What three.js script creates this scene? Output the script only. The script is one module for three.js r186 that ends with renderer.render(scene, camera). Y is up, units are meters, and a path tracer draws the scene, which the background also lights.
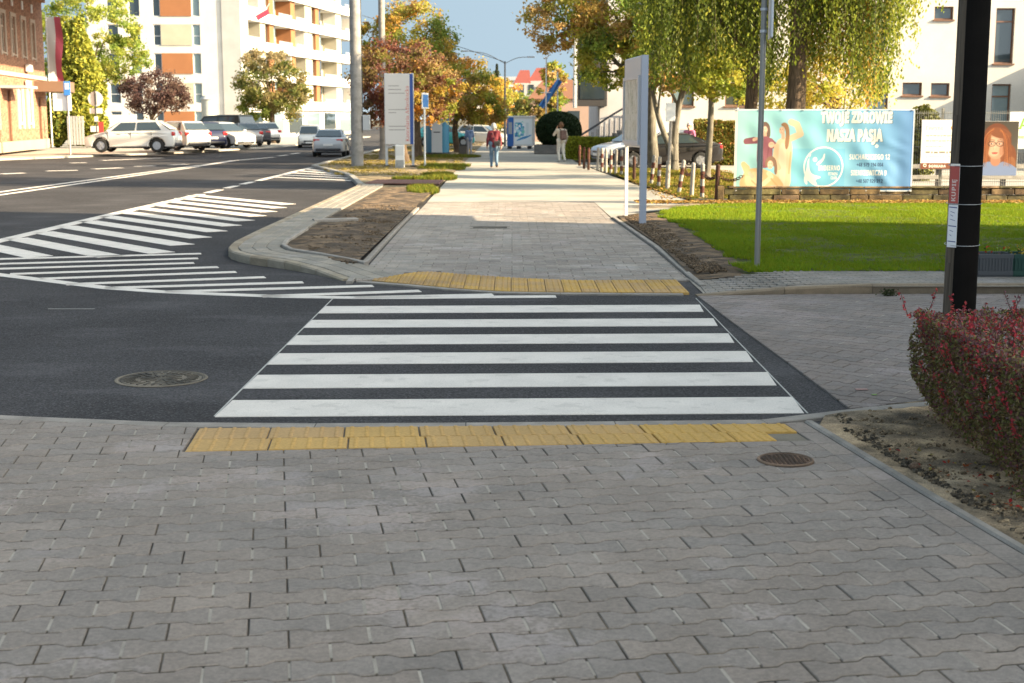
import * as THREE from 'three';
import { mergeGeometries, toCreasedNormals } from 'three/addons/utils/BufferGeometryUtils.js';
import { RoundedBoxGeometry } from 'three/addons/geometries/RoundedBoxGeometry.js';
import { ConvexGeometry } from 'three/addons/geometries/ConvexGeometry.js';
import { MarchingCubes } from 'three/addons/objects/MarchingCubes.js';

// ───────── camera, sky, sun, exposure ─────────
const scene = new THREE.Scene();
const camera = new THREE.PerspectiveCamera(27.42, 1024 / 683, 0.1, 3000);
camera.position.set(0, 2, 0);
camera.rotation.x = -9.07 * Math.PI / 180;
camera.focus = 11.5;
camera.userData.fStop = 4.5;
const renderer = new THREE.WebGLRenderer({ antialias: true });
renderer.toneMapping = THREE.LinearToneMapping;
renderer.toneMappingExposure = 4.3;
renderer.shadowMap.enabled = true;
const SUN_EL = 24 * Math.PI / 180, SUN_AZ = 16 * Math.PI / 180;
const SUN = new THREE.Vector3(Math.cos(SUN_EL) * Math.cos(SUN_AZ), Math.sin(SUN_EL), Math.cos(SUN_EL) * Math.sin(SUN_AZ));
const sun = new THREE.DirectionalLight(new THREE.Color().setRGB(1, 0.8, 0.52), 4.1);
sun.position.copy(SUN).multiplyScalar(120).add(new THREE.Vector3(-5, 0, -45));
sun.target.position.set(-5, 0, -45);
sun.castShadow = true; sun.shadow.radius = 1.2; sun.shadow.mapSize.set(4096, 4096);
Object.assign(sun.shadow.camera, { left: -90, right: 90, top: 90, bottom: -90, near: 1, far: 320 });
scene.add(sun, sun.target);
{ // clear autumn sky after a modified CIE clear sky, its sunward glow boosted and warmed to lift the shade: darkest a quarter turn from the sun, pale at the horizon
  const w = 512, h = 256, d = new Float32Array(w * h * 4), v = new THREE.Vector3();
  for (let j = 0; j < h; j++) for (let i = 0; i < w; i++) {
    const el = ((j + 0.5) / h - 0.5) * Math.PI, az = ((i + 0.5) / w - 0.5) * 2 * Math.PI;
    v.set(Math.cos(el) * Math.cos(az), Math.max(Math.sin(el), 0), Math.cos(el) * Math.sin(az)).normalize();
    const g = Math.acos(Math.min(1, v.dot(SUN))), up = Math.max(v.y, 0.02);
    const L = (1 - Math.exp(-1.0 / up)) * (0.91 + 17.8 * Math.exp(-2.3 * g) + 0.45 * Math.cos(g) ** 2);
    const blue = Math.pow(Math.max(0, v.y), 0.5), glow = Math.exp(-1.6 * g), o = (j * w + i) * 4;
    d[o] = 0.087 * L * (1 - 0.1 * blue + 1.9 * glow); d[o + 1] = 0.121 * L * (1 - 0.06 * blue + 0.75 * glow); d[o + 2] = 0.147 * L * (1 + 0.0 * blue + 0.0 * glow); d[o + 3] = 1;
  }
  const t = new THREE.DataTexture(d, w, h, THREE.RGBAFormat, THREE.FloatType);
  t.mapping = THREE.EquirectangularReflectionMapping; t.magFilter = t.minFilter = THREE.LinearFilter; t.needsUpdate = true;
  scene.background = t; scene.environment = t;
}

// ───────── helpers ─────────
const V3 = (x, y, z) => new THREE.Vector3(x, y, z);
let seed = 20241;
const rnd = () => { seed = (seed + 0x6D2B79F5) | 0; let t = Math.imul(seed ^ (seed >>> 15), 1 | seed); t = (t + Math.imul(t ^ (t >>> 7), 61 | t)) ^ t; return ((t ^ (t >>> 14)) >>> 0) / 4294967296; };
const rr = (a, b) => a + (b - a) * rnd();
const gauss = () => (rnd() + rnd() + rnd() + rnd() - 2) * 0.87;
const pick = a => a[Math.floor(rnd() * a.length)];
const lerp = (a, b, t) => a + (b - a) * t, clamp = (x, a, b) => Math.min(b, Math.max(a, x)), smooth = (a, b, x) => { const t = clamp((x - a) / (b - a), 0, 1); return t * t * (3 - 2 * t); };
const hash = (x, y, s = 0) => { let h = Math.imul(x | 0, 374761393) + Math.imul(y | 0, 668265263) + Math.imul(s | 0, 974634541); h = Math.imul(h ^ (h >>> 13), 1274126177); return ((h ^ (h >>> 16)) >>> 0) / 4294967296; };
function vnoise(x, y, per = 0, s = 0) {
  const xi = Math.floor(x), yi = Math.floor(y), fx = x - xi, fy = y - yi, u = fx * fx * (3 - 2 * fx), w = fy * fy * (3 - 2 * fy);
  const m = per ? n => ((n % per) + per) % per : n => n;
  return lerp(lerp(hash(m(xi), m(yi), s), hash(m(xi + 1), m(yi), s), u), lerp(hash(m(xi), m(yi + 1), s), hash(m(xi + 1), m(yi + 1), s), u), w);
}
const fbm = (x, y, per = 0, oct = 4, s = 0) => { let a = 0, k = 0.5, n = 0; for (let i = 0; i < oct; i++) { a += k * vnoise(x, y, per, s + i); n += k; k *= 0.5; x *= 2; y *= 2; per *= 2; } return a / n; };
function dataTex(n, f, metres = 1, srgb = true) { // f(u,v) → grey or [r,g,b], 0..1
  const d = new Uint8Array(n * n * 4);
  for (let j = 0; j < n; j++) for (let i = 0; i < n; i++) {
    const c = f(i / n, j / n), o = (j * n + i) * 4;
    for (let k = 0; k < 3; k++) d[o + k] = 255 * clamp(c.length ? c[k] : c, 0, 1);
    d[o + 3] = 255;
  }
  const t = new THREE.DataTexture(d, n, n);
  t.wrapS = t.wrapT = THREE.RepeatWrapping; t.magFilter = THREE.LinearFilter; t.minFilter = THREE.LinearMipmapLinearFilter; t.generateMipmaps = true;
  if (srgb) t.colorSpace = THREE.SRGBColorSpace;
  t.repeat.set(1 / metres, 1 / metres); t.needsUpdate = true;
  return t;
}
function canvasTex(w, h, draw) {
  const c = document.createElement('canvas'); c.width = w; c.height = h;
  draw(c.getContext('2d'), w, h);
  const t = new THREE.CanvasTexture(c); t.colorSpace = THREE.SRGBColorSpace; return t;
}
const lin = (r, g, b) => new THREE.Color().setRGB(r, g, b);
const std = (c, rough = 0.8, o = {}) => new THREE.MeshStandardMaterial({ color: c.isColor ? c : new THREE.Color(c), roughness: rough, ...o });
const phys = (c, rough, o = {}) => new THREE.MeshPhysicalMaterial({ color: c.isColor ? c : new THREE.Color(c), roughness: rough, ...o });

const used = {};
function numbered(name) { const k = used[name] = (used[name] ?? -1) + 1; return k ? `${name}_${String(k).padStart(3, '0')}` : name; }
function thing(name, label, category, pos = [0, 0, 0], turn = 0, group) {
  const o = new THREE.Group(); o.name = numbered(name); scene.add(o);
  o.position.set(...pos); o.rotation.y = turn; o.userData = { label, category };
  if (group) o.userData.group = group;
  return o;
}
function structure(name, label, category) { const o = new THREE.Group(); o.name = numbered(name); o.userData = { kind: 'structure', label, category }; scene.add(o); return o; }
function mesh(name, geo, mat, parent, pos) {
  const m = new THREE.Mesh(geo, mat); m.name = name; m.castShadow = m.receiveShadow = true;
  if (pos) m.position.set(...pos);
  parent.add(m); return m;
}
function single(name, geo, mat, label, category, o = {}) { const m = mesh(numbered(name), geo, mat, scene); m.userData = { label, category, ...o }; return m; }
const strip = g => { const n = g.index ? g.toNonIndexed() : g; for (const k of Object.keys(n.attributes)) if (!['position', 'normal', 'uv', 'color'].includes(k)) n.deleteAttribute(k); return n; };
function merge(list) {
  list = list.map(strip);
  const all = list.some(g => g.attributes.color);
  for (const g of list) {
    if (!g.attributes.uv) g.setAttribute('uv', new THREE.BufferAttribute(new Float32Array(g.attributes.position.count * 2), 2));
    if (!g.attributes.normal) g.computeVertexNormals();
    if (all && !g.attributes.color) g.setAttribute('color', new THREE.BufferAttribute(new Float32Array(g.attributes.position.count * 3).fill(1), 3));
  }
  return mergeGeometries(list);
}
function uvm(g, k = 1) { // uv in metres from the dominant axis of each normal
  g = g.index ? g.toNonIndexed() : g; const p = g.attributes.position, n = g.attributes.normal, u = new Float32Array(p.count * 2);
  for (let i = 0; i < p.count; i++) {
    const ax = Math.abs(n.getX(i)), ay = Math.abs(n.getY(i)), az = Math.abs(n.getZ(i)), x = p.getX(i), y = p.getY(i), z = p.getZ(i);
    const c = ay >= ax && ay >= az ? [x, z] : ax >= az ? [z, y] : [x, y];
    u[2 * i] = c[0] * k; u[2 * i + 1] = c[1] * k;
  }
  g.setAttribute('uv', new THREE.BufferAttribute(u, 2)); return g;
}
function box(x0, x1, y0, y1, z0, z1) { const g = new THREE.BoxGeometry(Math.abs(x1 - x0), Math.abs(y1 - y0), Math.abs(z1 - z0)); g.translate((x0 + x1) / 2, (y0 + y1) / 2, (z0 + z1) / 2); return uvm(g); }
function rbox(w, h, d, r, x = 0, y = 0, z = 0, s = 2) { const g = new RoundedBoxGeometry(w, h, d, s, Math.min(r, w / 2.01, h / 2.01, d / 2.01)); g.translate(x, y, z); return uvm(g); }
function tube(a, b, r0, r1 = r0, seg = 8) { // tapered bar from a to b
  a = V3(...a); b = V3(...b); const d = b.clone().sub(a), g = new THREE.CylinderGeometry(r1, r0, d.length(), seg, 1);
  g.applyQuaternion(new THREE.Quaternion().setFromUnitVectors(V3(0, 1, 0), d.clone().normalize())); g.translate((a.x + b.x) / 2, (a.y + b.y) / 2, (a.z + b.z) / 2); return g;
}
function curve(pts, r, seg = 24, rs = 6) { return new THREE.TubeGeometry(new THREE.CatmullRomCurve3(pts.map(p => V3(...p))), seg, r, rs); }
function sheet(poly, y, holes = []) { // flat ground sheet over a polygon of [x, z], uv in metres
  const s = new THREE.Shape(poly.map(p => new THREE.Vector2(p[0], -p[1])));
  for (const h of holes) s.holes.push(new THREE.Path(h.map(p => new THREE.Vector2(p[0], -p[1]))));
  const g = new THREE.ShapeGeometry(s); g.rotateX(-Math.PI / 2); g.translate(0, y, 0); return uvm(g);
}
function slab(poly, y0, y1) { // the same with sides
  const s = new THREE.Shape(poly.map(p => new THREE.Vector2(p[0], -p[1])));
  const g = new THREE.ExtrudeGeometry(s, { depth: y1 - y0, bevelEnabled: false }); g.rotateX(-Math.PI / 2); g.translate(0, y0, 0); return uvm(g);
}
function inside(x, z, poly) { let c = false; for (let i = 0, j = poly.length - 1; i < poly.length; j = i++) { const [a, b] = poly[i], [e, f] = poly[j]; if ((b > z) !== (f > z) && x < (e - a) * (z - b) / (f - b) + a) c = !c; } return c; }
const area = p => { let a = 0; for (let i = 0, j = p.length - 1; i < p.length; j = i++) a += p[j][0] * p[i][1] - p[i][0] * p[j][1]; return a / 2; };
const segDist = (x, z, a, b) => { const dx = b[0] - a[0], dz = b[1] - a[1], t = clamp(((x - a[0]) * dx + (z - a[1]) * dz) / (dx * dx + dz * dz), 0, 1); return Math.hypot(x - a[0] - t * dx, z - a[1] - t * dz); };
function jitterGrid(poly, y, step, amp, freq = 1) { // rough soil: a grid of bumps cut to a polygon
  const xs = poly.map(p => p[0]), zs = poly.map(p => p[1]), x0 = Math.min(...xs), z0 = Math.min(...zs), nx = Math.ceil((Math.max(...xs) - x0) / step), nz = Math.ceil((Math.max(...zs) - z0) / step);
  const P = [], I = [], id = new Map();
  const at = (i, j) => {
    const k = i * 9999 + j; if (id.has(k)) return id.get(k);
    let x = x0 + i * step, z = z0 + j * step, best = 1e9, bx = x, bz = z; const inn = inside(x, z, poly);
    for (let n = 0; n < poly.length; n++) { const a = poly[n], b = poly[(n + 1) % poly.length], dx = b[0] - a[0], dz = b[1] - a[1], t = clamp(((x - a[0]) * dx + (z - a[1]) * dz) / (dx * dx + dz * dz), 0, 1), qx = a[0] + t * dx, qz = a[1] + t * dz, d = Math.hypot(x - qx, z - qz); if (d < best) { best = d; bx = qx; bz = qz; } }
    if (!inn) { x = bx; z = bz; best = 0; }
    id.set(k, P.length / 3); P.push(x, (typeof y === 'function' ? y(x, z) : y) + amp * (fbm(x * freq * 3, z * freq * 3, 0, 4) - 0.45) * smooth(0, 0.2, best), z); return id.get(k);
  };
  const isIn = (i, j) => inside(x0 + i * step, z0 + j * step, poly);
  for (let i = -1; i <= nx; i++) for (let j = -1; j <= nz; j++) if (isIn(i, j) || isIn(i + 1, j) || isIn(i, j + 1) || isIn(i + 1, j + 1)) { const a = at(i, j), b = at(i + 1, j), c = at(i + 1, j + 1), d = at(i, j + 1); I.push(a, d, c, a, c, b); }
  const g = new THREE.BufferGeometry(); g.setAttribute('position', new THREE.Float32BufferAttribute(P, 3)); g.setIndex(I); g.computeVertexNormals();
  const u = new Float32Array(P.length / 3 * 2); for (let i = 0; i < P.length / 3; i++) { u[2 * i] = P[3 * i]; u[2 * i + 1] = P[3 * i + 2]; }
  g.setAttribute('uv', new THREE.BufferAttribute(u, 2)); return g;
}
function scatter(name, geo, mat, n, place, label, category, parent) { // place(i) → { p, s, r:[x,y,z], c } or null
  const m = new THREE.InstancedMesh(geo, mat, n), M = new THREE.Matrix4(), q = new THREE.Quaternion(), e = new THREE.Euler(), col = new THREE.Color(); let k = 0;
  for (let i = 0; i < n; i++) {
    const o = place(i); if (!o) continue;
    const s = o.s.length ? V3(...o.s) : V3(o.s, o.s, o.s);
    M.compose(V3(...o.p), q.setFromEuler(e.set(...(o.r ?? [0, rnd() * 6.28, 0]))), s); m.setMatrixAt(k, M);
    m.setColorAt(k, col.setRGB(...(o.c ?? [1, 1, 1]))); k++;
  }
  m.count = k; m.castShadow = m.receiveShadow = true; m.name = parent ? name : numbered(name); m.userData = parent ? { kind: 'stuff' } : { kind: 'stuff', label, category };
  (parent ?? scene).add(m); return m;
}
// quads of leaves: one geometry with vertex colours. pts: array of [x,y,z,size,r,g,b,(nx,ny,nz hint)]
function leafGeo(L, narrow = 0.62) {
  const n = L.length, P = new Float32Array(n * 12), N = new Float32Array(n * 12), C = new Float32Array(n * 12), I = new Uint32Array(n * 6), U = new Float32Array(n * 8);
  const a = V3(), b = V3(), c = V3();
  for (let i = 0; i < n; i++) {
    const l = L[i], s = l[3];
    a.set(gauss(), gauss(), gauss()).normalize();
    if (l.length > 7) a.set(l[7], l[8], l[9]);
    b.set(gauss(), gauss(), gauss()).cross(a).normalize(); c.crossVectors(a, b).normalize();
    const w = s * narrow, fold = 0.18 * s;
    const q = [[-s, 0, 0], [0.1 * s, -w, fold], [s, 0, 0], [0.1 * s, w, fold]];
    for (let k = 0; k < 4; k++) {
      const o = i * 12 + k * 3, [x, y, z] = q[k];
      P[o] = l[0] + a.x * x + b.x * y + c.x * z; P[o + 1] = l[1] + a.y * x + b.y * y + c.y * z; P[o + 2] = l[2] + a.z * x + b.z * y + c.z * z;
      N[o] = c.x; N[o + 1] = c.y; N[o + 2] = c.z; C[o] = l[4]; C[o + 1] = l[5]; C[o + 2] = l[6]; U[i * 8 + k * 2] = k & 1; U[i * 8 + k * 2 + 1] = k >> 1;
    }
    const v = i * 4; I.set([v, v + 1, v + 2, v, v + 2, v + 3], i * 6);
  }
  const g = new THREE.BufferGeometry();
  g.setAttribute('position', new THREE.BufferAttribute(P, 3)); g.setAttribute('normal', new THREE.BufferAttribute(N, 3)); g.setAttribute('color', new THREE.BufferAttribute(C, 3)); g.setAttribute('uv', new THREE.BufferAttribute(U, 2)); g.setIndex(new THREE.BufferAttribute(I, 1));
  return g;
}

// ───────── materials ─────────
const grainTex = dataTex(512, (u, v) => 0.80 + 0.22 * (fbm(u * 8, v * 8, 8, 5) - 0.5) + 0.16 * (hash(u * 512, v * 512, 3) - 0.5) + (hash(u * 512, v * 512, 9) > 0.985 ? 0.12 : 0), 0.9);
const patchTex = dataTex(512, (u, v) => { const f = fbm(u * 5, v * 5, 5, 6, 4), s = hash(u * 512, v * 512, 5); return 0.83 + 0.30 * (f - 0.5) + 0.10 * (s - 0.5); }, 5.3);
const asphaltTex = dataTex(1024, (u, v) => { const f = fbm(u * 5, v * 5, 5, 5, 7), s = hash(u * 512, v * 512, 2), s2 = hash(u * 1024, v * 1024, 12), d = fbm(u * 3, v * 9, 3, 4, 71); const k = 0.70 + 0.22 * (f - 0.5) + 0.30 * (s - 0.5) + 0.2 * (s2 - 0.5) + (s > 0.985 ? 0.28 : 0) + 0.1 * smooth(0.58, 0.72, d); return [k, k * 0.995, k]; }, 5.9);
const paveTex = dataTex(2048, (u, v) => { const f = fbm(u * 9, v * 9, 9, 6, 61), b = fbm(u * 22, v * 22, 22, 4, 64), s = hash(u * 2048, v * 2048, 9), t = vnoise(u * 500, v * 500, 500, 3); const dust = smooth(0.56, 0.66, fbm(u * 14, v * 14, 14, 6, 91)) * smooth(0.42, 0.6, b + 0.3 * (t - 0.5)); const k = 0.77 + 0.05 * (f - 0.5) + 0.15 * (b - 0.5) + 0.1 * (s - 0.5) + 0.1 * (t - 0.5) + 0.05 * dust + (s > 0.996 ? -0.2 : 0) + (t > 0.93 ? -0.06 : 0); return [k, k * 0.992, k * (0.985 + 0.02 * dust)]; }, 7.3);
const paintTex = dataTex(512, (u, v) => { const f = fbm(u * 7, v * 7, 7, 5, 33), s = hash(u * 512, v * 512, 2); return 0.92 + 0.1 * (f - 0.5) + 0.12 * (s - 0.5) - (s > 0.985 ? 0.3 : 0) - 0.05 * smooth(0.66, 0.8, fbm(u * 16, v * 16, 16, 3, 8)); }, 1.7);
const asphaltBump = dataTex(512, (u, v) => 0.5 * vnoise(u * 170, v * 170, 170, 1) + 0.5 * hash(u * 512, v * 512, 4), 1.3, false);
const concreteBump = dataTex(512, (u, v) => 0.6 * hash(u * 512, v * 512, 14) + 0.4 * vnoise(u * 120, v * 120, 120, 2), 0.5, false);
const soilTex = dataTex(512, (u, v) => { const f = fbm(u * 12, v * 12, 12, 6, 21), s = hash(u * 512, v * 512, 6), g = fbm(u * 4, v * 4, 4, 3, 31); const k = 0.62 + 0.95 * (f - 0.5) + 0.3 * (s - 0.5); return [k * (1 + 0.06 * g), k * 0.97, k * (0.92 - 0.08 * g)]; }, 2.3);
const woodTex = dataTex(512, (u, v) => { const g = vnoise(u * 90 + 2 * fbm(u * 4, v * 4, 4, 3), v * 6, 0, 5); return 0.66 + 0.36 * (g - 0.5) + 0.2 * (fbm(u * 12, v * 4, 4, 4, 2) - 0.5); }, 1);
const plasterTex = dataTex(256, (u, v) => 0.93 + 0.1 * (fbm(u * 6, v * 6, 6, 5, 41) - 0.5) + 0.04 * (hash(u * 256, v * 256, 7) - 0.5), 6);
const M = {
  asphalt: phys(lin(0.108, 0.104, 0.108), 0.95, { specularIntensity: 0.35, map: asphaltTex, bumpMap: asphaltBump, bumpScale: 0.004 }),
  paint: std(lin(0.78, 0.715, 0.655), 0.75, { map: paintTex, bumpMap: asphaltBump, bumpScale: 0.002 }),
  kerb: std(lin(0.46, 0.425, 0.375), 0.9, { map: grainTex, bumpMap: concreteBump, bumpScale: 0.0015 }),
  kerbStain: std(lin(0.36, 0.29, 0.19), 0.93, { map: soilTex }),
  sand: std(lin(0.52, 0.465, 0.4), 0.97, { map: grainTex }),
  jointDirt: std(lin(0.15, 0.13, 0.11), 1, { map: soilTex }),
  soil: std(lin(0.25, 0.19, 0.14), 1, { map: soilTex, bumpMap: soilTex, bumpScale: 0.02 }),
  sandySoil: std(lin(0.66, 0.55, 0.42), 1, { map: soilTex, bumpMap: soilTex, bumpScale: 0.02 }),
  dirt: std(lin(0.50, 0.42, 0.28), 1, { map: soilTex }),
  oldPath: std(lin(0.47, 0.44, 0.39), 0.9, { map: patchTex }),
  pale: std(lin(0.45, 0.42, 0.37), 0.92, { map: patchTex }),
  turf: std(lin(0.13, 0.17, 0.02), 1, { map: soilTex }),
  steel: std(lin(0.52, 0.53, 0.55), 0.42, { metalness: 0.75 }),
  grey: std(lin(0.40, 0.42, 0.45), 0.5),
  dark: std(lin(0.03, 0.03, 0.035), 0.5),
  black: std(lin(0.012, 0.012, 0.013), 0.45),
  white: std(lin(0.78, 0.77, 0.75), 0.6),
  plaster: std(lin(0.67, 0.635, 0.585), 0.9, { map: plasterTex }),
  glass: phys(lin(0.035, 0.05, 0.06), 0.04, { clearcoat: 0.6, clearcoatRoughness: 0.02, specularIntensity: 1, ior: 1.6 }),
  paleGlass: phys(lin(0.16, 0.22, 0.24), 0.06, { ior: 1.6, clearcoat: 0.5 }),
  brown: std(lin(0.15, 0.07, 0.04), 0.6),
  bark: std(lin(0.28, 0.19, 0.12), 0.95, { map: woodTex }),
  paleBark: std(lin(0.36, 0.32, 0.25), 0.95, { map: woodTex }),
  leaf: phys(lin(1, 1, 1), 0.9, { vertexColors: true, transmission: 0.58, thickness: 0, side: THREE.DoubleSide, specularIntensity: 0.25 }),
  hedge: phys(lin(1, 1, 1), 0.7, { vertexColors: true, transmission: 0.25, thickness: 0, side: THREE.DoubleSide, specularIntensity: 0.4 }),
  needle: std(lin(0.03, 0.055, 0.02), 0.95, { map: soilTex }),
};
const tint = (m, r, g, b) => { const k = m.clone(); k.color.setRGB(r, g, b); return k; };

// ───────── the ground ─────────
single('ground', sheet([[-900, 40], [900, 40], [900, -1500], [-900, -1500]], -0.09), tint(M.dirt, 0.2, 0.19, 0.13), 'bare earth running out to the horizon', 'ground', { kind: 'structure' });
single('asphalt_road', sheet([[-75, 3], [9, 3], [9, -15.5], [-1.5, -30], [-4, -60], [-4, -320], [-75, -320]], 0), M.asphalt, 'dark new asphalt road with a side street opening onto it', 'road', { kind: 'structure' });

// one paving piece: flat top, chamfered rim, sides; outline of [x, z] round the piece's own centre
function pieceGeo(out, top, depth, c = 0.004) {
  if (area(out) < 0) out = out.slice().reverse();
  const n = out.length, inn = out.map((p, i) => {
    const a = out[(i + n - 1) % n], b = out[(i + 1) % n];
    let d1 = [p[0] - a[0], p[1] - a[1]], d2 = [b[0] - p[0], b[1] - p[1]]; const l1 = Math.hypot(...d1) || 1, l2 = Math.hypot(...d2) || 1;
    const nx = d1[1] / l1 + d2[1] / l2, nz = -d1[0] / l1 - d2[0] / l2, l = Math.hypot(nx, nz) || 1;
    return [p[0] - nx / l * c, p[1] - nz / l * c];
  });
  const P = [], tri = (a, b, c2) => P.push(...a, ...b, ...c2);
  const o = (p, y) => [p[0], y, p[1]];
  for (let i = 0; i < n; i++) {
    const j = (i + 1) % n, A = o(out[i], top - depth), B = o(out[j], top - depth), C = o(out[j], top - c), D = o(out[i], top - c), E = o(inn[j], top), F = o(inn[i], top);
    tri(A, C, B); tri(A, D, C); tri(D, E, C); tri(D, F, E);
  }
  for (const t of THREE.ShapeUtils.triangulateShape(inn.map(p => new THREE.Vector2(p[0], p[1])), [])) { const q = t.map(k => o(inn[k], top)); tri(q[0], q[2], q[1]); }
  const g = new THREE.BufferGeometry(); g.setAttribute('position', new THREE.Float32BufferAttribute(P, 3)); g.computeVertexNormals();
  // keep the top looking up whichever way the outline ran
  const nn = g.attributes.normal; let upsum = 0; for (let i = n * 12; i < nn.count; i++) upsum += nn.getY(i);
  if (upsum < 0) { for (let i = 0; i < P.length; i += 9) for (let k = 0; k < 3; k++) { const t = P[i + 3 + k]; P[i + 3 + k] = P[i + 6 + k]; P[i + 6 + k] = t; } g.setAttribute('position', new THREE.Float32BufferAttribute(P, 3)); g.computeVertexNormals(); }
  return uvm(g);
}
const BONE = (L = 0.31, W = 0.158, j = 0.007, a = 0.017) => { // paver with wide ends and a narrow waist
  const h = L / 2 - j / 2, s = 0.094, e = 0.052, w1 = W / 2 - 0.007 + a, w2 = W / 2 - 0.007 - a;
  return [[-h, w1], [-s, w1], [-e, w2], [e, w2], [s, w1], [h, w1], [h, -w1], [s, -w1], [e, -w2], [-e, -w2], [-s, -w1], [-h, -w1]];
};
const clipHalf = (poly, a, b, keep) => { // keep the side of line a-b on which keep() is positive
  const f = p => ((b[0] - a[0]) * (p[1] - a[1]) - (b[1] - a[1]) * (p[0] - a[0])) * keep, r = [];
  for (let i = 0; i < poly.length; i++) { const p = poly[i], q = poly[(i + 1) % poly.length], fp = f(p), fq = f(q); if (fp >= 0) r.push(p); if (fp * fq < 0) { const t = fp / (fp - fq); r.push([lerp(p[0], q[0], t), lerp(p[1], q[1], t)]); } }
  return r;
};
const inView = (x, z) => z < -4.5 && Math.abs(x) < 0.372 * -z;
function pave(parent, { region, angle, y, outline, L, W, tones, parts = 300, tone = () => null, depth = 0.05, origin = [0, 0], shift = 0.5, rough = 0.0012, sanded = 0 }) {
  const ca = Math.cos(angle), sa = Math.sin(angle), R = Math.hypot(L, W) * 0.62, sgn = Math.sign(area(region)) || 1;
  const toW = (u, v) => [origin[0] + u * ca + v * sa, origin[1] - u * sa + v * ca], cells = [];
  const xs = region.map(p => p[0]), zs = region.map(p => p[1]), cx = (Math.min(...xs) + Math.max(...xs)) / 2, cz = (Math.min(...zs) + Math.max(...zs)) / 2, rad = Math.hypot(Math.max(...xs) - cx, Math.max(...zs) - cz) + 1;
  const u0 = (cx - origin[0]) * ca - (cz - origin[1]) * sa, v0 = (cx - origin[0]) * sa + (cz - origin[1]) * ca;
  for (let i = Math.floor((u0 - rad) / L); i <= (u0 + rad) / L; i++) for (let k = Math.floor((v0 - rad) / W); k <= (v0 + rad) / W; k++) {
    const p = toW((i + (k & 1 ? shift : 0)) * L, k * W), inn = inside(p[0], p[1], region);
    let near = null;
    for (let e = 0; e < region.length; e++) { const a = region[e], b = region[(e + 1) % region.length]; if (segDist(p[0], p[1], a, b) < R) (near ??= []).push([a, b]); }
    if (!inn && !near) continue;
    let poly = null;
    if (near) {
      poly = outline.map(([a, b]) => [p[0] + a * ca + b * sa, p[1] - a * sa + b * ca]);
      for (const [a, b] of near) poly = clipHalf(poly, a, b, sgn);
      if (poly.length < 3 || Math.abs(area(poly)) < 0.0006) continue;
      const mx = poly.reduce((s, q) => s + q[0], 0) / poly.length, mz = poly.reduce((s, q) => s + q[1], 0) / poly.length;
      poly = poly.map(q => [q[0] - mx, q[1] - mz]); p[0] = mx; p[1] = mz;
    }
    cells.push({ p, poly, vis: inView(p[0], p[1]), d: -p[1] });
  }
  cells.sort((a, b) => (b.vis - a.vis) || a.d - b.d);
  const base = pieceGeo(outline, 0, depth, 0.0045); base.rotateY(angle); uvm(base);
  const rest = [], fill = []; let n = 0;
  for (const c of cells) {
    const yy = (typeof y === 'function' ? y(...c.p) : y) + rr(-rough, rough), t = tone(...c.p) ?? Math.floor(rnd() * tones.length * 0.999), m = tones[clamp(t, 0, tones.length - 1)];
    let g = c.poly ? pieceGeo(c.poly, 0, depth, 0.004) : base.clone(); { const uv = g.attributes.uv; for (let i = 0; i < uv.count; i++) uv.setXY(i, uv.getX(i) + c.p[0], uv.getY(i) + c.p[1]); }
    if (sanded && !c.poly && rnd() < sanded) { const f = new THREE.BoxGeometry(0.015, 0.01, W * rr(0.82, 1.02)); f.translate(L / 2, -0.0065 + rr(-0.001, 0.001), rr(-0.01, 0.01)); f.rotateY(angle); f.translate(c.p[0], yy, c.p[1]); fill.push(uvm(f)); }
    if (n < parts && c.vis) { const o = mesh('paver', g, m, parent, [c.p[0], yy, c.p[1]]); o.rotation.set(rr(-1, 1) * rough * 3, 0, rr(-1, 1) * rough * 3); n++; }
    else {
      g.translate(c.p[0], yy, c.p[1]); const col = new Float32Array(g.attributes.position.count * 3); for (let i = 0; i < col.length; i += 3) { col[i] = m.color.r; col[i + 1] = m.color.g; col[i + 2] = m.color.b; }
      g.setAttribute('color', new THREE.BufferAttribute(col, 3)); rest.push(g);
    }
  }
  if (fill.length) { const m = mesh('joint_sand', mergeGeometries(fill), M.sand, parent); m.userData.kind = 'stuff'; }
  if (rest.length) { const m = mesh('paver_field', mergeGeometries(rest), std(lin(1, 1, 1), 0.88, { vertexColors: true, map: paveTex, bumpMap: concreteBump, bumpScale: 0.0012 }), parent); m.userData.kind = 'stuff'; }
}
const paverTones = (r, g, b, n = 7, spread = 0.2) => Array.from({ length: n }, (_, i) => { const k = 1 + spread * (i / (n - 1) - 0.5), w = (i * 37 % 11) / 11 - 0.5; return std(lin(r * k * (1 + 0.05 * w), g * k, b * k * (1 - 0.05 * w)), 0.88, { map: paveTex, bumpMap: concreteBump, bumpScale: 0.0012 }); });

// kerb stones along a polyline of [x, z, top]; the stone lies to the left of the run when side = 1
function along(pts, step) { // points every step metres
  const out = [pts[0].slice()]; let left = step;
  for (let i = 1; i < pts.length; i++) { let a = pts[i - 1].slice(); const b = pts[i]; let d = Math.hypot(b[0] - a[0], b[1] - a[1]); while (d >= left) { const t = left / d; a = a.map((v, k) => lerp(v, b[k], t)); out.push(a.slice()); d -= left; left = step; } left -= d; }
  const e = pts[pts.length - 1]; if (Math.hypot(e[0] - out[out.length - 1][0], e[1] - out[out.length - 1][1]) > step * 0.3) out.push(e.slice()); return out;
}
function offsetLine(pts, d) { return pts.map((p, i) => { const a = pts[Math.max(0, i - 1)], b = pts[Math.min(pts.length - 1, i + 1)], dx = b[0] - a[0], dz = b[1] - a[1], l = Math.hypot(dx, dz); return [p[0] + dz / l * d, p[1] - dx / l * d, ...p.slice(2)]; }); }
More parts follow.
